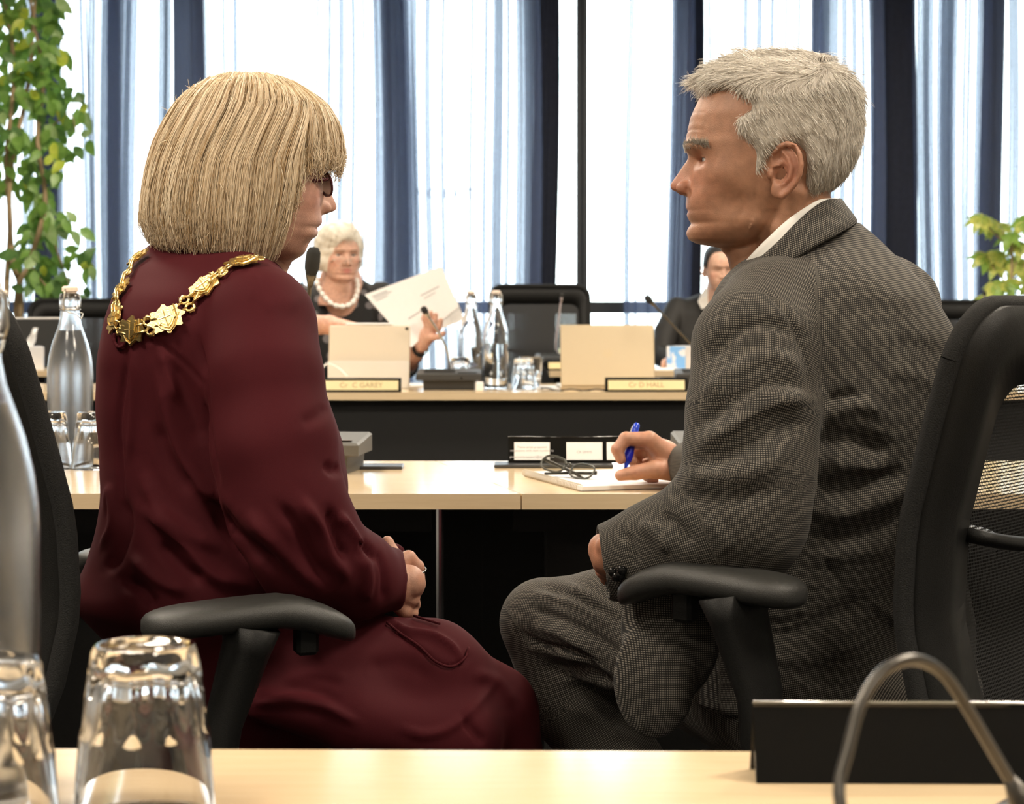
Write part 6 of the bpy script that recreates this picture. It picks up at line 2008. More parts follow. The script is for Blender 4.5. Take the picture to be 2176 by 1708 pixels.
# ---- gold chain of office: plates, rings and double bars lying on the dress
def gold_mat():
    m, nt, b = nodes_of('engraved_gold')
    tc = N(nt, 'TexCoord'); nz = N(nt, 'TexNoise'); nz.inputs['Scale'].default_value = 420; nz.inputs['Detail'].default_value = 3
    nt.links.new(tc.outputs['Object'], nz.inputs['Vector'])
    b.inputs['Base Color'].default_value = (0.90, 0.68, 0.29, 1); b.inputs['Metallic'].default_value = 1.0; b.inputs['Roughness'].default_value = 0.30
    bp = N(nt, 'Bump'); bp.inputs['Strength'].default_value = 0.5; bp.inputs['Distance'].default_value = 0.0006
    nt.links.new(nz.outputs['Fac'], bp.inputs['Height']); nt.links.new(bp.outputs[0], b.inputs['Normal'])
    return m
m_gold = gold_mat()
ch_pts = [(303, 542), (283, 572), (268, 602), (257, 632), (250, 660), (251, 684), (262, 697), (285, 703), (312, 697), (340, 686), (372, 672), (403, 646), (432, 618), (462, 594), (495, 571), (525, 559), (558, 556)]
cp = spline([np.array(p, float) for p in ch_pts], 10)
cum = np.cumsum([0] + [np.linalg.norm(cp[i + 1] - cp[i]) for i in range(len(cp) - 1)])
def chain_at(s):
    return np.array([np.interp(s, cum, [p[0] for p in cp]), np.interp(s, cum, [p[1] for p in cp])])
dN = normals(w_dV, w_dQ)
dpx, dpy = proj(w_dV)
def chain_frame(s, lift):
    p = chain_at(s); t = chain_at(s + 4) - chain_at(s - 4)
    m = ((dpx - p[0]) ** 2 + (dpy - p[1]) ** 2 < 14 ** 2)
    idx = np.where(m)[0]
    if len(idx) == 0: idx = np.array([np.argmin((dpx - p[0]) ** 2 + (dpy - p[1]) ** 2)])
    dmin = w_dV[idx, 1].min(); idx = idx[w_dV[idx, 1] < dmin + 0.03]
    n = dN[idx].mean(0); n /= np.linalg.norm(n)
    c = np.array(P(p[0], p[1], float(np.median(w_dV[idx, 1]))))
    a = np.array(P(*(p + t), c[1])) - c
    a -= n * (a @ n); a /= np.linalg.norm(a)
    b = np.cross(n, a)
    M = Matrix.Identity(4)
    for i in range(3): M[i][0] = a[i]; M[i][1] = b[i]; M[i][2] = n[i]; M[i][3] = c[i] + n[i] * lift
    return M
chain = thing('chain_of_office', 'gold ceremonial chain with shield plates draped over the maroon dress', 'chain', tuple(P(285, 703, 2.3)))
def ornate(r, lobes, depth, n=48, ex=1.0):
    return [(ex * r * (1 + depth * math.cos(lobes * a) + depth * 0.5 * math.cos(2 * lobes * a + 1)) * math.cos(a), r * (1 + depth * math.cos(lobes * a) + depth * 0.5 * math.cos(2 * lobes * a + 1)) * math.sin(a)) for a in [2 * math.pi * i / n for i in range(n)]]
def plate(M, k=1.0):
    o = MB().prism(ornate(0.0155 * k, 8, 0.13, ex=1.25), -0.0010, 0.0012, M).build('plate', m_gold, chain)
    world_parent(o, chain)
    s = [(0.0095 * k * x, 0.0115 * k * y) for x, y in ((-1, 0.9), (-1, -0.15), (-0.55, -0.75), (0, -1.05), (0.55, -0.75), (1, -0.15), (1, 0.9), (0.5, 1.05), (0, 0.85), (-0.5, 1.05))]
    e = MB().prism(s, 0.0012, 0.0032, M).prism([(x * 0.78, y * 0.78) for x, y in s], 0.0032, 0.0040, M).build('shield', m_gold, o); e.parent = o
    e2 = MB()
    e2.tube([M @ Vector((x * 1.28, y * 1.28, 0.0018)) for x, y in s[1:7]], 0.0011, 6).tube([M @ Vector((0, -0.010 * k, 0.0042)), M @ Vector((0, 0.009 * k, 0.0042))], 0.0007, 5).tube([M @ Vector((-0.007 * k, 0.001, 0.0042)), M @ Vector((0.007 * k, 0.001, 0.0042))], 0.0007, 5)
    e2 = e2.build('wreath', m_gold, o); e2.parent = o
def ring(M, k=1.0):
    mb = MB()
    for sy in (1, -1):
        pts = [M @ Vector((0.0052 * k * math.cos(a), sy * 0.0062 * k + 0.0048 * k * math.sin(a), 0.0008)) for a in np.linspace(0, 2 * math.pi, 17)]
        mb.tube(pts, 0.0019 * k, 6, False)
        mb.prism([(x * 0.35, sy * 0.0105 * k + y * 0.22) for x, y in ornate(0.013 * k, 5, 0.2, 24)], -0.0005, 0.0012, M)
    o = mb.build('scroll_link', m_gold, chain, True); world_parent(o, chain)
def bars(Ma, Mb):
    for sy in (1, -1):
        a = Ma @ Vector((0.004, sy * 0.0046, 0.0022)); b = Mb @ Vector((-0.004, sy * 0.0046, 0.0022))
        o = MB().tube([a, (a + b) / 2 + Vector((0, -0.0008, 0)), b], 0.0016, 6).build('bar_link', m_gold, chain, True); world_parent(o, chain)
S = {}
def near_s(px, py):
    q = np.array([np.hypot(p[0] - px, p[1] - py) for p in cp]); return cum[int(np.argmin(q))]
pl_s = [near_s(*p) for p in ((296, 552), (262, 616), (252, 678), (284, 703), (356, 680), (437, 614), (519, 561))]
kk = [0.72, 0.75, 0.9, 1.0, 1.05, 1.1, 1.05]
Ms = [chain_frame(s, 0.004) for s in pl_s]
for M, k_ in zip(Ms, kk): plate(M, k_)
for i in range(len(pl_s) - 1):
    sm = (pl_s[i] + pl_s[i + 1]) / 2
    Mm = chain_frame(sm, 0.0035)
    if pl_s[i + 1] - pl_s[i] > 45:
        ring(Mm, 1.0 if i > 2 else 0.75)
        bars(Ms[i], Mm); bars(Mm, Ms[i + 1])
    else:
        bars(Ms[i], Ms[i + 1])
pq = P(688, 831, 2.40)
world_parent(MB().prism(ornate(0.010, 6, 0.12, 32), -0.0012, 0.0012, Matrix.Translation(pq) @ Matrix.Rotation(math.radians(75), 4, 'Y')).build('pendant', m_gold, chain), chain)
Me = chain_frame(cum[-1] - 4, 0.0035)
ring(Me, 0.7); bars(Ms[-1], Me)

# ================================================================ the two women at the far tables
def scaled_rows(rows, k=1.0): return [tuple(np.array(r) * np.array([1, k, k, k, k])) for r in rows]
f_rows = [(128, -6, -14, 1, -10), (126, 12, -32, 14, -10), (121, 34, -50, 34, -9), (110, 54, -66, 50, -8), (95, 70, -79, 61, -6), (80, 80, -86, 67, -4), (62, 88, -90, 70, -2), (45, 91.5, -91, 71.5, 0), (33, 92, -90, 71.5, 2),
          (20, 88, -88, 70.5, 4), (8, 86.5, -84, 69.5, 6), (-4, 85.5, -78, 68, 8), (-18, 85, -68, 65.5, 12), (-30, 86, -54, 63, 14), (-38, 88, -42, 61, 16), (-43, 87.5, -36, 59.5, 17), (-45, 85.5, -32, 59, 17), (-49, 87, -26, 58, 18),
          (-55, 85.5, -18, 56, 18), (-60, 81, -14, 54, 18), (-66, 82.5, -8, 51, 22), (-72, 84, -2, 47, 26), (-80, 81, 6, 40, 30), (-85, 72, 14, 31, 34), (-89, 56, 24, 20, 38), (-91, 44, 36, 3, 40)]
f_nose = [(24, 0, 6), (18, 1.5, 6), (9, 7, 7), (-4, 13, 8.2), (-14, 18.5, 10.5), (-19, 19.5, 11.5), (-24, 15, 12), (-28, 6, 12), (-31, 0, 11)]
f_bumps = [(60, 52, -12, 22, 16, 16, 4.0), (84, 20, 31, 20, 18, 6, 2.0), (86, 0, -40, 10, 18, 4, 0.9), (84, 0, -51, 10, 17, 4, 1.3)]
f_groove = [([(87, 14, -20), (79, 23, -32), (72, 27, -46)], 3.0, 1.6)]
def far_head(O, Fm, base, lids, lip, brow, neck, h=0.0024):
    hd = Head(f_rows, f_nose, (62, 30, 13), (86.5, -45), f_bumps, f_groove, ((2, 67, -2), 22, 0.88), ((87, 11.8, -20), (9.5, 6, 7.2)), lids, neck, socket=9.5, mouth_w=22)
    fn = lambda Q: hd(to_local(Q, O, Fm)) * np.float32(0.001)
    V, Q = polymesh(fn, O - np.array([0.12, 0.125, 0.18]), O + np.array([0.12, 0.125, 0.135]), h, smooth=1)
    L = to_local(V, O, Fm); ay = np.abs(L[:, 1])
    T = np.repeat(np.array(base)[None], len(V), 0)
    T = tint(T, 0.5 * g3(L, (62, 46, -14), (28, 22, 18)), np.array(base) * np.array((1.12, 0.82, 0.8)))
    T = tint(T, 0.95 * g3(L, (88, 0, -41), (12, 19, 3.6)) + 0.95 * g3(L, (86, 0, -50), (12, 17, 4.2)), lip)
    T = tint(T, 0.9 * np.exp(-((L[:, 2] - 30 - 0.06 * (ay - 28)) / 3.0) ** 2) * (ay > 9) * (ay < 46) * (L[:, 0] > 45), brow)
    T = tint(T, 0.6 * np.exp(-((L[:, 2] - 14.5) / 3.0) ** 2 - ((ay - 30) / 15) ** 2) * (L[:, 0] > 50), np.array(base) * 0.45)
    return hd, V, Q, T
def far_eyes(parent, O, Fm, iris, look=(1, 0, 0)):
    for s in (1, -1):
        c = O + Fm @ np.array([0.062, s * 0.030, 0.013])
        world_parent(eyeball(parent, tuple(c), tuple(Fm @ np.array(look)), 0.0121, iris), parent)
def comb(O, Fm, V, Q, n, keep, flow, ln, r, m, parent, shade_mu, seed, lift=(0.05, 0.25)):
    """short strands lying over a hair volume"""
    rr = np.random.default_rng(seed)
    L = to_local(V, O, Fm); Nn = normals(V, Q) @ Fm
    idx = np.where(keep(L))[0]
    pk = rr.choice(idx, n)
    p0 = L[pk]; nn = Nn[pk]
    dv = flow(p0)
    dv = dv - (dv * nn).sum(1, keepdims=True) * nn
    dv /= np.maximum(np.linalg.norm(dv, axis=1, keepdims=True), 1e-6)
    dv = dv + nn * rr.uniform(*lift, (n, 1)) + rr.normal(size=(n, 3)) * 0.10
    Ls = (ln * rr.uniform(0.6, 1.2, n))[:, None]
    pth = np.stack([p0 - nn + dv * Ls * t - nn * (Ls * 0.16 * t * t) for t in np.linspace(0, 1, 5)], 1)
    o = strands('hair_strands', (pth * 0.001) @ Fm.T + O, r, r * 0.4, np.clip(shade_mu + 0.2 * rr.normal(size=n), 0, 1), m, parent)
    o['kind'] = 'stuff'
    return o

# ---------------------------------------------------------------- white haired woman holding papers
p1 = thing('person', 'white haired woman in a dotted black top and white beads, holding papers', 'person', (-0.62, 7.75, 0))
O1 = np.array(P(722, 549, 7.62), np.float32); F1 = frame((0.40, -0.91, -0.03))
nk1 = [([(-14, 0, -10), (-22, 0, -70), (-30, 0, -130), (-36, 0, -165)], [50, 52, 60, 70], 16), ([(40, 0, -80), (24, 0, -104), (0, 0, -140)], [24, 30, 44], 16)]
b1 = (0.63, 0.37, 0.275)
hd1, V, Q, T = far_head(O1, F1, b1, (3.6, 2.8), (0.50, 0.14, 0.13), (0.30, 0.19, 0.13), nk1)
sk1 = [(V, Q, T)]
t1_rows = [(592, 690, 765, 7.78, 0.06), (603, 668, 786, 7.78, 0.075), (613, 642, 806, 7.78, 0.09), (628, 620, 822, 7.78, 0.105), (655, 614, 828, 7.77, 0.115), (700, 624, 822, 7.76, 0.125), (760, 632, 816, 7.76, 0.13), (830, 622, 826, 7.76, 0.14), (980, 600, 850, 7.75, 0.16), (1010, 610, 840, 7.75, 0.15)]
tr1 = tloft(t1_rows)
a1R = [tz(p) for p in ((632, 630, 7.74), (612, 668, 7.66), (606, 694, 7.58))]
a1L = [tz(p) for p in ((810, 628, 7.74), (842, 700, 7.64), (862, 775, 7.54))]
def top1(Q):
    d = tr1(Q)
    d = smin(d, sd_chain(Q, a1R, [0.055, 0.058, 0.052], 0.01), 0.02)
    d = smin(d, sd_chain(Q, a1L, [0.055, 0.056, 0.052], 0.01), 0.02)
    d = smax(d, -sd_chain(Q, [tz((722, 575, 7.62)), tz((724, 612, 7.62)), tz((728, 632, 7.60))], [0.075, 0.062, 0.045], 0.02), 0.006)
    return d
V, Q = polymesh(top1, (-0.95, 7.42, 0.42), (-0.30, 7.98, 1.15), 0.006, smooth=1)
V = V + normals(V, Q) * (0.003 * vnoise(V, 28, 31))[:, None].astype(np.float32)
def dotted():
    m, nt, b = nodes_of('dotted_black_fabric')
    tc = N(nt, 'TexCoord'); vo = N(nt, 'TexVoronoi'); vo.inputs['Scale'].default_value = 21; vo.inputs['Randomness'].default_value = 0.55
    nt.links.new(tc.outputs['Object'], vo.inputs['Vector'])
    cr = N(nt, 'ValToRGB'); e = cr.color_ramp.elements
    e[0].position = 0.34; e[0].color = (0.16, 0.15, 0.16, 1); e[1].position = 0.40; e[1].color = (0.012, 0.012, 0.013, 1)
    nt.links.new(vo.outputs['Distance'], cr.inputs[0]); nt.links.new(cr.outputs[0], b.inputs['Base Color'])
    b.inputs['Roughness'].default_value = 0.8
    return m
world_parent(cloth_obj('top', V, Q, dotted(), p1), p1)
ar = [[tz(p) for p in ((606, 690, 7.58), (640, 690, 7.45), (700, 690, 7.33), (760, 702, 7.24))], [tz(p) for p in ((862, 775, 7.54), (880, 752, 7.44), (896, 733, 7.37), (912, 712, 7.345))]]
hd = [([(896, 733, 7.37), (908, 712, 7.35), (914, 700, 7.345)], [0.024, 0.028, 0.026]), ([(908, 690, 7.33), (901, 676, 7.318), (905, 664, 7.312)], [0.013, 0.0105, 0.009]), ([(916, 690, 7.325), (912, 676, 7.312), (915, 664, 7.308)], [0.0135, 0.011, 0.009]),
      ([(924, 693, 7.325), (924, 680, 7.312), (926, 669, 7.308)], [0.0135, 0.011, 0.009]), ([(931, 700, 7.328), (935, 690, 7.316), (937, 680, 7.312)], [0.012, 0.0098, 0.0085]), ([(916, 716, 7.33), (932, 716, 7.318), (942, 708, 7.312)], [0.015, 0.0115, 0.0095])]
hdw = [([tz(p) for p in c], r) for c, r in hd]
def arms1(Q):
    d = np.minimum(sd_chain(Q, ar[0], [0.044, 0.040, 0.034, 0.026], 0.01), sd_chain(Q, ar[1], [0.040, 0.034, 0.024, 0.026], 0.01))
    for c, r in hdw: d = smin(d, sd_chain(Q, c, r, 0.002), 0.003)
    return d
V, Q = polymesh(arms1, (-0.95, 7.16, 0.70), (-0.20, 7.66, 1.02), 0.0028)
sk1.append((V, Q, hand_tone(V, b1)))
hr = [tz(p) for p in ((760, 702, 7.24), (785, 708, 7.21))]
def trunk1(Q): return np.minimum(tr1(Q) + 0.012, sd_chain(Q, [tz((724, 600, 7.72)), tz((726, 650, 7.71))], [0.085, 0.075]))
V, Q = polymesh(trunk1, (-0.95, 7.42, 0.42), (-0.30, 7.98, 1.15), 0.01, coarse=4, smooth=2)
sk1.append((V, Q, np.repeat(np.array(b1)[None], len(V), 0)))
def legs1(Q): return smin(sd_chain(Q, [(-0.70, 7.74, 0.52), (-0.70, 7.36, 0.54), (-0.70, 7.38, 0.06)], [0.09, 0.065, 0.04], 0.01), sd_chain(Q, [(-0.54, 7.74, 0.52), (-0.54, 7.36, 0.54), (-0.54, 7.38, 0.06)], [0.09, 0.065, 0.04], 0.01), 0.01)
V, Q = polymesh(legs1, (-0.82, 7.26, 0.0), (-0.42, 7.86, 0.66), 0.012, coarse=4)
world_parent(cloth_obj('trousers', V, Q, m_seatf, p1), p1)
world_parent(body_mesh('body', sk1, m_skin_w, p1), p1)
far_eyes(p1, O1, F1, (0.16, 0.22, 0.22), (1, 0.02, -0.05))
def hair1(Q):
    L = to_local(Q, O1, F1)
    S = L
    d = sd_ell(S, (-14, 0, 46), (104, 90, 98))
    d = smin(d, sd_ell(S, (-10, 0, -10), (74, 88, 66)), 20)
    d = smin(d, sd_ell(S, (52, -18, 88), (52, 60, 46)), 16)
    cut = sd_ell(S, (112, 8, 8), (84, 60, 66), rot_z(0.10))
    cut = smin(cut, sd_ell(S, (110, 0, -60), (95, 66, 60)), 15)
    d = smax(d, -cut, 10)
    d = smax(d, -52 - L[:, 2] - 0.10 * L[:, 0], 6)
    ph = np.arctan2(L[:, 1], L[:, 2] - 60)
    d = d - 0.9 * np.sin(ph * 16 + 0.05 * L[:, 0]) - 1.2 * vnoise(L, 0.06, 12)
    return d * np.float32(0.001)
V, Q = polymesh(hair1, O1 - np.array([0.15, 0.15, 0.09]), O1 + np.array([0.15, 0.15, 0.18]), 0.0036, smooth=1)
m_hair_1 = hair_mat('white_hair', (0.55, 0.48, 0.37), (0.95, 0.92, 0.84), 0.5)
me = mesh_np('hair', V, Q, True); set_attr(me, 'shade', 0.62 + 0.15 * vnoise(to_local(V, O1, F1), 0.15, 9))
h1 = world_parent(link('hair', me, m_hair_1, p1), p1)
comb(O1, F1, V, Q, 2600, lambda L: (w_head.base(L) > 1) & (L[:, 2] > -60), lambda p: np.stack([-0.25 - 0.0 * p[:, 0], np.sign(p[:, 1] + 20) * 0.5, -0.6 - 0.006 * p[:, 2]], 1), 34.0, 0.0006, m_hair_1, h1, 0.65, 41)
gl1 = link('glasses', None, parent=p1); world_parent(gl1, p1)
B1 = Matrix(((-F1[0, 1], -F1[0, 0], 0), (-F1[1, 1], -F1[1, 0], 0), (0, 0, 1))).to_4x4()
gl1.matrix_basis = Matrix.Translation(Vector(O1 + F1 @ np.array([0.103, 0, -0.008]))) @ B1 @ Matrix.Rotation(math.radians(-10), 4, 'X')
spectacles(gl1, mat('thin_pale_gold_frame', (0.55, 0.45, 0.36), 0.3, 0.8), pane_mat('spectacle_lens_clear'), 0.022, 0.0115, 0.009, temple=0.10, rim=0.0008)
# white bead necklace
nl = link('bead_necklace', None, parent=p1); world_parent(nl, p1)
bp_ = spline([np.array(q, float) for q in ((671, 583, 7.66), (676, 606, 7.62), (688, 628, 7.60), (706, 645, 7.592), (727, 651, 7.590), (746, 645, 7.598), (756, 630, 7.61), (760, 610, 7.63), (757, 594, 7.65))], 12)
bw = [Vector(P(*q)) for q in bp_]
acc = 0; last = bw[0]; i = 0; m_bead = mat('white_bead', (0.86, 0.84, 0.80), 0.3)
beads = MB().ell((0, 0, 0), (0.0105, 0.0105, 0.0135), 14, 8).build('bead', m_bead, None, True)
bm = beads.data; bpy.data.objects.remove(beads)
for a, b in zip(bw[:-1], bw[1:]):
    acc += (b - a).length
    if acc > 0.0225:
        o = link('bead', bm, None, nl); o.location = b - nl.matrix_basis.translation * 0; o.rotation_mode = 'QUATERNION'; o.rotation_quaternion = (b - a).to_track_quat('Z', 'Y'); acc = 0
        o.parent = nl
# watch
wv = Vector(tz((893, 741, 7.38))); wdv = (Vector(tz((896, 733, 7.37))) - Vector(tz((880, 752, 7.44)))).normalized()
Tm = Matrix.Translation(wv) @ wdv.to_track_quat('Z', 'Y').to_matrix().to_4x4()
world_parent(MB().lathe([(0.0265, -0.010), (0.0300, -0.009), (0.0300, 0.009), (0.0265, 0.010)], 24, M=Tm, closed=True).build('watch', m_gloss, p1, True), p1)
# papers in her hand
def paper(label, quad, name='paper_sheet', lines=()):
    A, B, C_, D = [Vector(P(*q)) for q in quad]
    n = 7
    V = []
    nn = (B - A).cross(D - A).normalized()
    for s in (0, 1):
        for i in range(n):
            for j in range(n):
                u, v = i / (n - 1), j / (n - 1)
                p = A * (1 - u) * (1 - v) + B * u * (1 - v) + C_ * u * v + D * (1 - u) * v
                V.append(p + nn * (0.006 * math.sin(math.pi * u) + (0.0008 if s else 0)))
    Fs = []
    for i in range(n - 1):
        for j in range(n - 1):
            a = i * n + j
            Fs.append((a, a + 1, a + n + 1, a + n)); b = a + n * n
            Fs.append((b, b + n, b + n + 1, b + 1))
    c = sum((A, B, C_, D), Vector()) / 4
    t = thing(name, label, 'paper', tuple(c), group='papers held by the white haired woman')
    o = MB().add(V, Fs).build('sheet', m_paper, t); world_parent(o, t)
    for (u0, v0, u1, th) in lines:
        f = lambda u, v: A * (1 - u) * (1 - v) + B * u * (1 - v) + C_ * u * v + D * (1 - u) * v + nn * (0.006 * math.sin(math.pi * u)) + (Vector((0, 0, CH)) - c).normalized() * 0.0012
        o = MB().add([f(u0, v0), f(u1, v0), f(u1, v0 + th), f(u0, v0 + th)], [(0, 1, 2, 3)]).build('printed_line', m_inkl, t); world_parent(o, t)
paper('white printed sheet tilted in the white haired woman\'s hand', [(775, 626, 7.30), (938, 565, 7.40), (975, 650, 7.40), (874, 738, 7.33)],
      lines=[(0.06, 0.06, 0.26, 0.02), (0.06, 0.10, 0.30, 0.014), (0.06, 0.14, 0.22, 0.014), (0.58, 0.38, 0.86, 0.02), (0.60, 0.46, 0.78, 0.014), (0.25, 0.62, 0.5, 0.022)])
paper('creased sheet sticking out below the printed sheet in her hand', [(925, 640, 7.395), (972, 640, 7.42), (987, 679, 7.42), (935, 700, 7.38)])

# ---------------------------------------------------------------- woman in the black jacket looking down
p2 = thing('person', 'dark haired woman in a black jacket and white collar looking down', 'person', (0.98, 9.55, 0))
O2 = np.array(P(1530, 577, 9.42), np.float32); F2 = frame((0.10, -0.98, -0.10))
nk2 = [([(-14, 0, -10), (-22, 0, -70), (-30, 0, -130), (-36, 0, -165)], [46, 47, 54, 64], 16), ([(40, 0, -80), (24, 0, -104), (0, 0, -140)], [22, 28, 40], 16)]
b2 = (0.60, 0.36, 0.265)
hd2, V, Q, T = far_head(O2, F2, b2, (0.0, 0.0), (0.48, 0.17, 0.14), (0.22, 0.13, 0.09), nk2, 0.0028)
sk2 = [(V, Q, T)]
t2_rows = [(618, 1500, 1558, 9.58, 0.06), (628, 1474, 1585, 9.58, 0.08), (640, 1440, 1622, 9.57, 0.095), (665, 1420, 1640, 9.56, 0.11), (710, 1412, 1648, 9.55, 0.12), (780, 1416, 1644, 9.54, 0.125), (850, 1412, 1648, 9.54, 0.13), (890, 1416, 1640, 9.54, 0.13)]
tr2 = tloft(t2_rows)
a2 = [[tz(p) for p in ((1440, 655, 9.55), (1416, 705, 9.46), (1406, 755, 9.36), (1440, 775, 9.16))], [tz(p) for p in ((1620, 655, 9.55), (1645, 710, 9.46), (1650, 760, 9.36), (1600, 778, 9.16))]]
def jk2(Q):
    d = tr2(Q)
    for c in a2: d = smin(d, sd_chain(Q, c, [0.055, 0.056, 0.05, 0.036], 0.01), 0.015)
    d = smax(d, -sd_chain(Q, [tz((1528, 600, 9.42)), tz((1526, 650, 9.42)), tz((1524, 700, 9.42))], [0.065, 0.045, 0.02], 0.02), 0.006)
    return d
V, Q = polymesh(jk2, (0.60, 9.06, 0.44), (1.36, 9.78, 1.10), 0.0065, smooth=1)
V = V + normals(V, Q) * (0.003 * vnoise(V, 26, 51))[:, None].astype(np.float32)
m_bj = mat('black_jacket_cloth', (0.016, 0.015, 0.014), 0.7, var=0.3, scale=500)
world_parent(cloth_obj('jacket', V, Q, m_bj, p2), p2)
def shirt2(Q):
    d = np.maximum(tr2(Q) + 0.006, Q[:, 2] - P(0, 640, 9.5).z)
    return np.maximum(d, np.abs(Q[:, 0] - P(1526, 0, 9.5).x) - 0.075)
V, Q = polymesh(shirt2, (0.80, 9.36, 0.62), (1.16, 9.74, 1.06), 0.006, smooth=1)
world_parent(cloth_obj('shirt', V, Q, m_shirt, p2), p2)
for sgn in (-1, 1):
    c = 1527
    q = [(c + sgn * 30, 610, 9.50), (c + sgn * 44, 640, 9.455), (c + sgn * 36, 657, 9.432), (c + sgn * 10, 645, 9.425), (c + sgn * 18, 622, 9.44)]
    pts = [Vector(P(*k_)) for k_ in q]
    mb = MB(); nn = Vector((0, -0.004, 0.001))
    V5 = pts + [p - nn for p in pts]
    mb.add(V5, [(0, 1, 2, 3, 4), (9, 8, 7, 6, 5)] + [(i, (i + 1) % 5, 5 + (i + 1) % 5, 5 + i) for i in range(5)])
    world_parent(mb.build('shirt_collar', m_shirt, p2), p2)
hh = [([tz((1440, 775, 9.16)), tz((1428, 772, 9.10)), tz((1418, 770, 9.05))], [0.026, 0.024, 0.020])] + [([tz((1418, 764 + 4 * i, 9.05)), tz((1410, 768 + 4 * i, 9.01)), tz((1408, 776 + 3 * i, 8.985))], [0.011, 0.0095, 0.008]) for i in range(4)] + [([tz((1428, 764, 9.08)), tz((1420, 758, 9.03))], [0.012, 0.009])]
def hand2(Q):
    d = None
    for c, r in hh:
        e = sd_chain(Q, c, r, 0.002); d = e if d is None else smin(d, e, 0.004)
    return d
lo, hi = box_of([p for c, _ in hh for p in c], 0.03)
V, Q = polymesh(hand2, lo, hi, 0.003)
sk2.append((V, Q, hand_tone(V, b2)))
V, Q = polymesh(lambda Q: np.minimum(tr2(Q) + 0.014, sd_cone(Q, tz((1527, 612, 9.53)), tz((1527, 660, 9.52)), 0.06, 0.06)), (0.60, 9.30, 0.44), (1.36, 9.78, 1.10), 0.012, coarse=4)
sk2.append((V, Q, np.repeat(np.array(b2)[None], len(V), 0)))
V, Q = polymesh(lambda Q: smin(sd_chain(Q, [(0.90, 9.54, 0.50), (0.90, 9.24, 0.52), (0.90, 9.26, 0.06)], [0.09, 0.06, 0.04], 0.01), sd_chain(Q, [(1.06, 9.54, 0.50), (1.06, 9.24, 0.52), (1.06, 9.26, 0.06)], [0.09, 0.06, 0.04], 0.01), 0.01), (0.78, 9.14, 0.0), (1.18, 9.66, 0.62), 0.012, coarse=4)
world_parent(cloth_obj('trousers', V, Q, m_bj, p2), p2)
world_parent(body_mesh('body', sk2, m_skin_w, p2), p2)
hp2 = [(74, 104), (56, 92), (46, 64), (36, 26), (22, 10), (8, 40), (-20, 40), (-30, -20), (-44, -48), (-120, -40), (-130, 150), (20, 160), (80, 120)]
def hair2(Q):
    L = to_local(Q, O2, F2)
    sd = in_poly(L[:, 0], L[:, 2], hp2)
    t = 9.0 * np.clip(-sd / 10, 0, 1) ** 0.6 - 4 * np.clip(sd / 3, 0, 1)
    d = hd2.base(L) - t
    d = smin(d, sd_ell(L, (-104, 0, 30), (30, 34, 30)), 8)
    return (d - 0.8 * np.sin(L[:, 1] * 0.9)) * np.float32(0.001)
V, Q = polymesh(hair2, O2 - np.array([0.11, 0.13, 0.06]), O2 + np.array([0.11, 0.15, 0.16]), 0.004, smooth=1)
m_hair_2 = hair_mat('dark_brown_hair', (0.006, 0.005, 0.005), (0.03, 0.026, 0.028), 0.5)
me = mesh_np('hair', V, Q, True); set_attr(me, 'shade', np.full(len(V), 0.4))
h2 = world_parent(link('hair', me, m_hair_2, p2), p2)
comb(O2, F2, V, Q, 1200, lambda L: in_poly(L[:, 0], L[:, 2], hp2) < 1, lambda p: np.stack([-1.0 + 0 * p[:, 0], 0 * p[:, 0], -0.1 + 0 * p[:, 0]], 1), 26.0, 0.0007, m_hair_2, h2, 0.4, 43, (0.0, 0.1))

# ================================================================ plants in front of the curtains
def leaf_mesh(name, L, W, curl=0.25, fold=0.12, tip=1.0):
    """pointed oval leaf along +x, a few quads, gently cupped"""
    n = 7; V = []; Fs = []
    for i in range(n):
        s = i / (n - 1)
        w = W * math.sin(math.pi * min(1, s ** 0.8)) ** 0.9 if 0 < i < n - 1 else 0.0006
        x = L * s; z = -curl * L * s * s
        V += [(x, -w / 2, z + fold * w), (x, 0, z), (x, w / 2, z + fold * w)]
    for i in range(n - 1):
        a = i * 3
        Fs += [(a, a + 3, a + 4, a + 1), (a + 1, a + 4, a + 5, a + 2)]
    return mesh_np(name, V, Fs, True)
def leaf_mat(name, c, vein, trans=0.45, vari=None):
    m, nt, b = nodes_of(name)
    out = nt.nodes['Material Output']
    tc = N(nt, 'TexCoord'); nz = N(nt, 'TexNoise'); nz.inputs['Scale'].default_value = 30; nz.inputs['Detail'].default_value = 3
    nt.links.new(tc.outputs['Object'], nz.inputs['Vector'])
    cr = N(nt, 'ValToRGB'); e = cr.color_ramp.elements
    e[0].position = 0.35; e[0].color = (*c, 1); e[1].position = 0.75 if vari is None else 0.56; e[1].color = (*(vein if vari is None else vari), 1)
    nt.links.new(nz.outputs['Fac'], cr.inputs[0]); nt.links.new(cr.outputs[0], b.inputs['Base Color'])
    b.inputs['Roughness'].default_value = 0.4
    tl = N(nt, 'BsdfTranslucent'); nt.links.new(cr.outputs[0], tl.inputs[0])
    ms = N(nt, 'MixShader'); ms.inputs[0].default_value = trans
    nt.links.new(b.outputs[0], ms.inputs[1]); nt.links.new(tl.outputs[0], ms.inputs[2]); nt.links.new(ms.outputs[0], out.inputs[0])
    return m
lm = [leaf_mat('leaf_green', (0.17, 0.33, 0.06), (0.27, 0.46, 0.10)), leaf_mat('leaf_dark_green', (0.09, 0.20, 0.05), (0.17, 0.31, 0.09)), leaf_mat('leaf_pale_green', (0.30, 0.46, 0.15), (0.44, 0.58, 0.26)), leaf_mat('leaf_yellow_green', (0.52, 0.64, 0.06), (0.7, 0.74, 0.12))]
m_bark = mat('tan_bark', (0.32, 0.23, 0.13), 0.8, var=0.3, scale=60, bump=0.002)
m_pot = mat('dark_plant_pot', (0.03, 0.03, 0.032), 0.5)
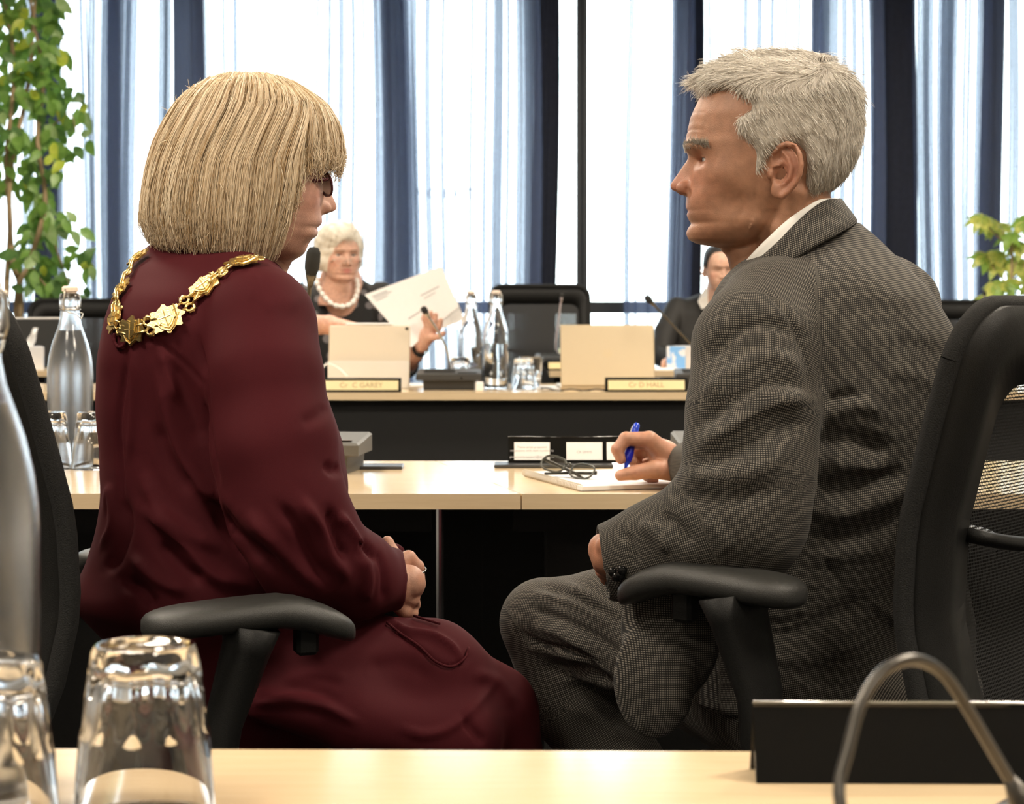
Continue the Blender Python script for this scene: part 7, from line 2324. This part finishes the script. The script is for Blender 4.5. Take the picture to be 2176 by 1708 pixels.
m_soil = mat('potting_soil', (0.03, 0.02, 0.015), 0.95)
def pot(t, r, h):
    p = MB().lathe([(0, 0), (r * 0.75, 0), (r * 0.8, 0.01), (r, h - 0.02), (r * 1.04, h - 0.02), (r * 1.04, h), (r * 0.95, h), (r * 0.93, h - 0.04), (0, h - 0.04)], 28).build('pot', m_pot, t, True, auto=40)
    MB().lathe([(0, h - 0.03), (r * 0.92, h - 0.038)], 24).build('soil', m_soil, p)
PD = 9.98
plant = thing('climbing_plant', 'tall leafy climbing plant with tan stems in front of the curtains', 'plant', (P(35, 0, PD).x, PD + 0.05, 0))
pot(plant, 0.19, 0.34)
org = Vector(plant.location)
stems = [[(18, 980), (14, 640), (22, 480), (14, 340), (30, 150), (10, 0), (0, -80)], [(34, 980), (44, 640), (28, 560), (20, 440), (28, 330), (60, 180), (75, 0), (90, -80)], [(40, 980), (36, 640), (62, 560), (96, 430), (80, 300), (92, 160), (70, 40), (60, -70)], [(20, 980), (-10, 640), (-20, 420), (-40, 200), (-30, -60)], [(88, 440), (110, 500), (130, 560), (150, 610)], [(80, 300), (120, 260), (150, 240), (165, 300)], [(62, 560), (100, 610), (130, 630)]]
for i, s in enumerate(stems):
    pts = [Vector(q) - org for q in [P(x, y, PD + 0.06 * math.sin(i * 2 + k)) for k, (x, y) in enumerate([tuple(v) for v in spline([np.array(q, float) for q in s], 5)])]]
    pts = [p for p in pts if p.z > 0.30] if i < 4 else pts
    r0 = 0.017 if i < 4 else 0.006
    MB().tube(pts, [r0 * (1 - 0.6 * k / len(pts)) for k in range(len(pts))], 7).build('stem', m_bark, plant, True)
lmesh = []
for k in range(4):
    for v in range(3):
        me = leaf_mesh('leaf', [0.090, 0.075, 0.105][v], [0.050, 0.043, 0.055][v], [0.2, 0.35, 0.1][v]); me.materials.append(lm[k]); lmesh.append(me)
zone = [(-70, -30), (118, -30), (140, 60), (152, 150), (186, 205), (192, 335), (118, 385), (108, 425), (178, 478), (214, 600), (196, 640), (60, 640), (26, 560), (62, 430), (20, 400), (-70, 440)]
r_ = random.Random(5)
cnt = 0
def leaf_rot():
    # blade turned roughly to the room, tip hanging outwards and down
    a = r_.uniform(-2.6, -0.5) if r_.random() < 0.8 else r_.uniform(0, 6.28)
    return (Matrix.Rotation(r_.uniform(-0.7, 0.7), 3, 'Z') @ Matrix.Rotation(math.pi / 2 + r_.uniform(-0.75, 0.45), 3, 'X') @ Matrix.Rotation(a, 3, 'Z')).to_euler()
while cnt < 285:
    x = r_.uniform(-70, 215); y = r_.uniform(-30, 640)
    if in_poly(np.array([x]), np.array([y]), zone)[0] > 0: continue
    if x > 125 and r_.random() < 0.45: continue
    if x < -15 and r_.random() < 0.6: continue
    d = PD + r_.uniform(-0.16, 0.16)
    k = r_.choices(range(4), [0.45, 0.28, 0.19, 0.08])[0]
    o = link('leaf', lmesh[k * 3 + r_.randrange(3)], None, plant)
    o.location = Vector(P(x, y, d)) - org
    o.rotation_euler = leaf_rot()
    s_ = r_.uniform(0.75, 1.2); o.scale = (s_, s_, s_)
    cnt += 1
# further leaves past the counted ones
SV = []; SF = []
src = np.array([v.co[:] for v in lmesh[0].vertices]); sf = [tuple(p.vertices) for p in lmesh[0].polygons]
cnt = 0
while cnt < 240:
    x = r_.uniform(-70, 150); y = r_.uniform(-30, 640)
    if in_poly(np.array([x]), np.array([y]), zone)[0] > -6: continue
    T_ = Matrix.Translation(Vector(P(x, y, PD + r_.uniform(-0.05, 0.25))) - org) @ leaf_rot().to_matrix().to_4x4() @ Matrix.Diagonal((*[r_.uniform(0.8, 1.15)] * 3, 1))
    n0 = len(SV); SV += [tuple(T_ @ Vector(v)) for v in src]; SF += [tuple(i + n0 for i in f) for f in sf]
    cnt += 1
ml = mesh_np('foliage', SV, SF, True)
fo = link('foliage', ml, lm[0], plant); fo['kind'] = 'stuff'
# variegated umbrella plant
RD = 9.85
up = thing('umbrella_plant', 'variegated yellow-green umbrella plant at the far right window', 'plant', (P(2150, 0, RD).x, RD + 0.05, 0))
pot(up, 0.16, 0.30)
org = Vector(up.location)
vm = [leaf_mat('variegated_leaf', (0.20, 0.38, 0.06), (0.3, 0.4, 0.1), 0.45, (0.68, 0.68, 0.16)), leaf_mat('fresh_green_leaf', (0.27, 0.46, 0.07), (0.38, 0.56, 0.12))]
um = []
for k in range(2):
    me = leaf_mesh('leaflet', 0.090, 0.042, 0.30, 0.10); me.materials.append(vm[k]); um.append(me)
whorls = [(2104, 470), (2146, 500), (2122, 540), (2178, 470), (2112, 605), (2160, 560), (2150, 630), (2190, 600), (2210, 520), (2118, 650), (2176, 660), (2225, 650), (2085, 462), (2128, 480), (2095, 545), (2140, 600), (2092, 632), (2168, 520), (2195, 560), (2120, 560)]
MB().tube([Vector(P(2155, 1000, RD)) - org, Vector(P(2160, 800, RD)) - org, Vector(P(2150, 640, RD)) - org, Vector(P(2150, 520, RD)) - org], [0.012, 0.011, 0.009, 0.006], 7).build('stem', m_bark, up, True)
for i, (x, y) in enumerate(whorls):
    c = Vector(P(x, y, RD + r_.uniform(-0.12, 0.12)))
    MB().tube([c - org, (c + Vector(P(2150, y + 70, RD))) / 2 - org + Vector((0, 0, -0.01)), Vector(P(2150, y + 70, RD)) - org], 0.003, 5).build('leaf_stalk', m_bark, up, True)
    nl_ = r_.choice((6, 7, 8))
    tilt = Matrix.Rotation(r_.uniform(0.5, 1.1), 3, 'X') @ Matrix.Rotation(r_.uniform(-0.4, 0.4), 3, 'Y')
    for k in range(nl_):
        o = link('leaflet', um[0 if r_.random() < 0.65 else 1], None, up)
        o.location = c - org
        o.rotation_euler = (tilt @ Matrix.Rotation(2 * math.pi * k / nl_ + i, 3, 'Z') @ Matrix.Rotation(0.25, 3, 'Y')).to_euler()
        s_ = r_.uniform(0.85, 1.15); o.scale = (s_, s_, s_)
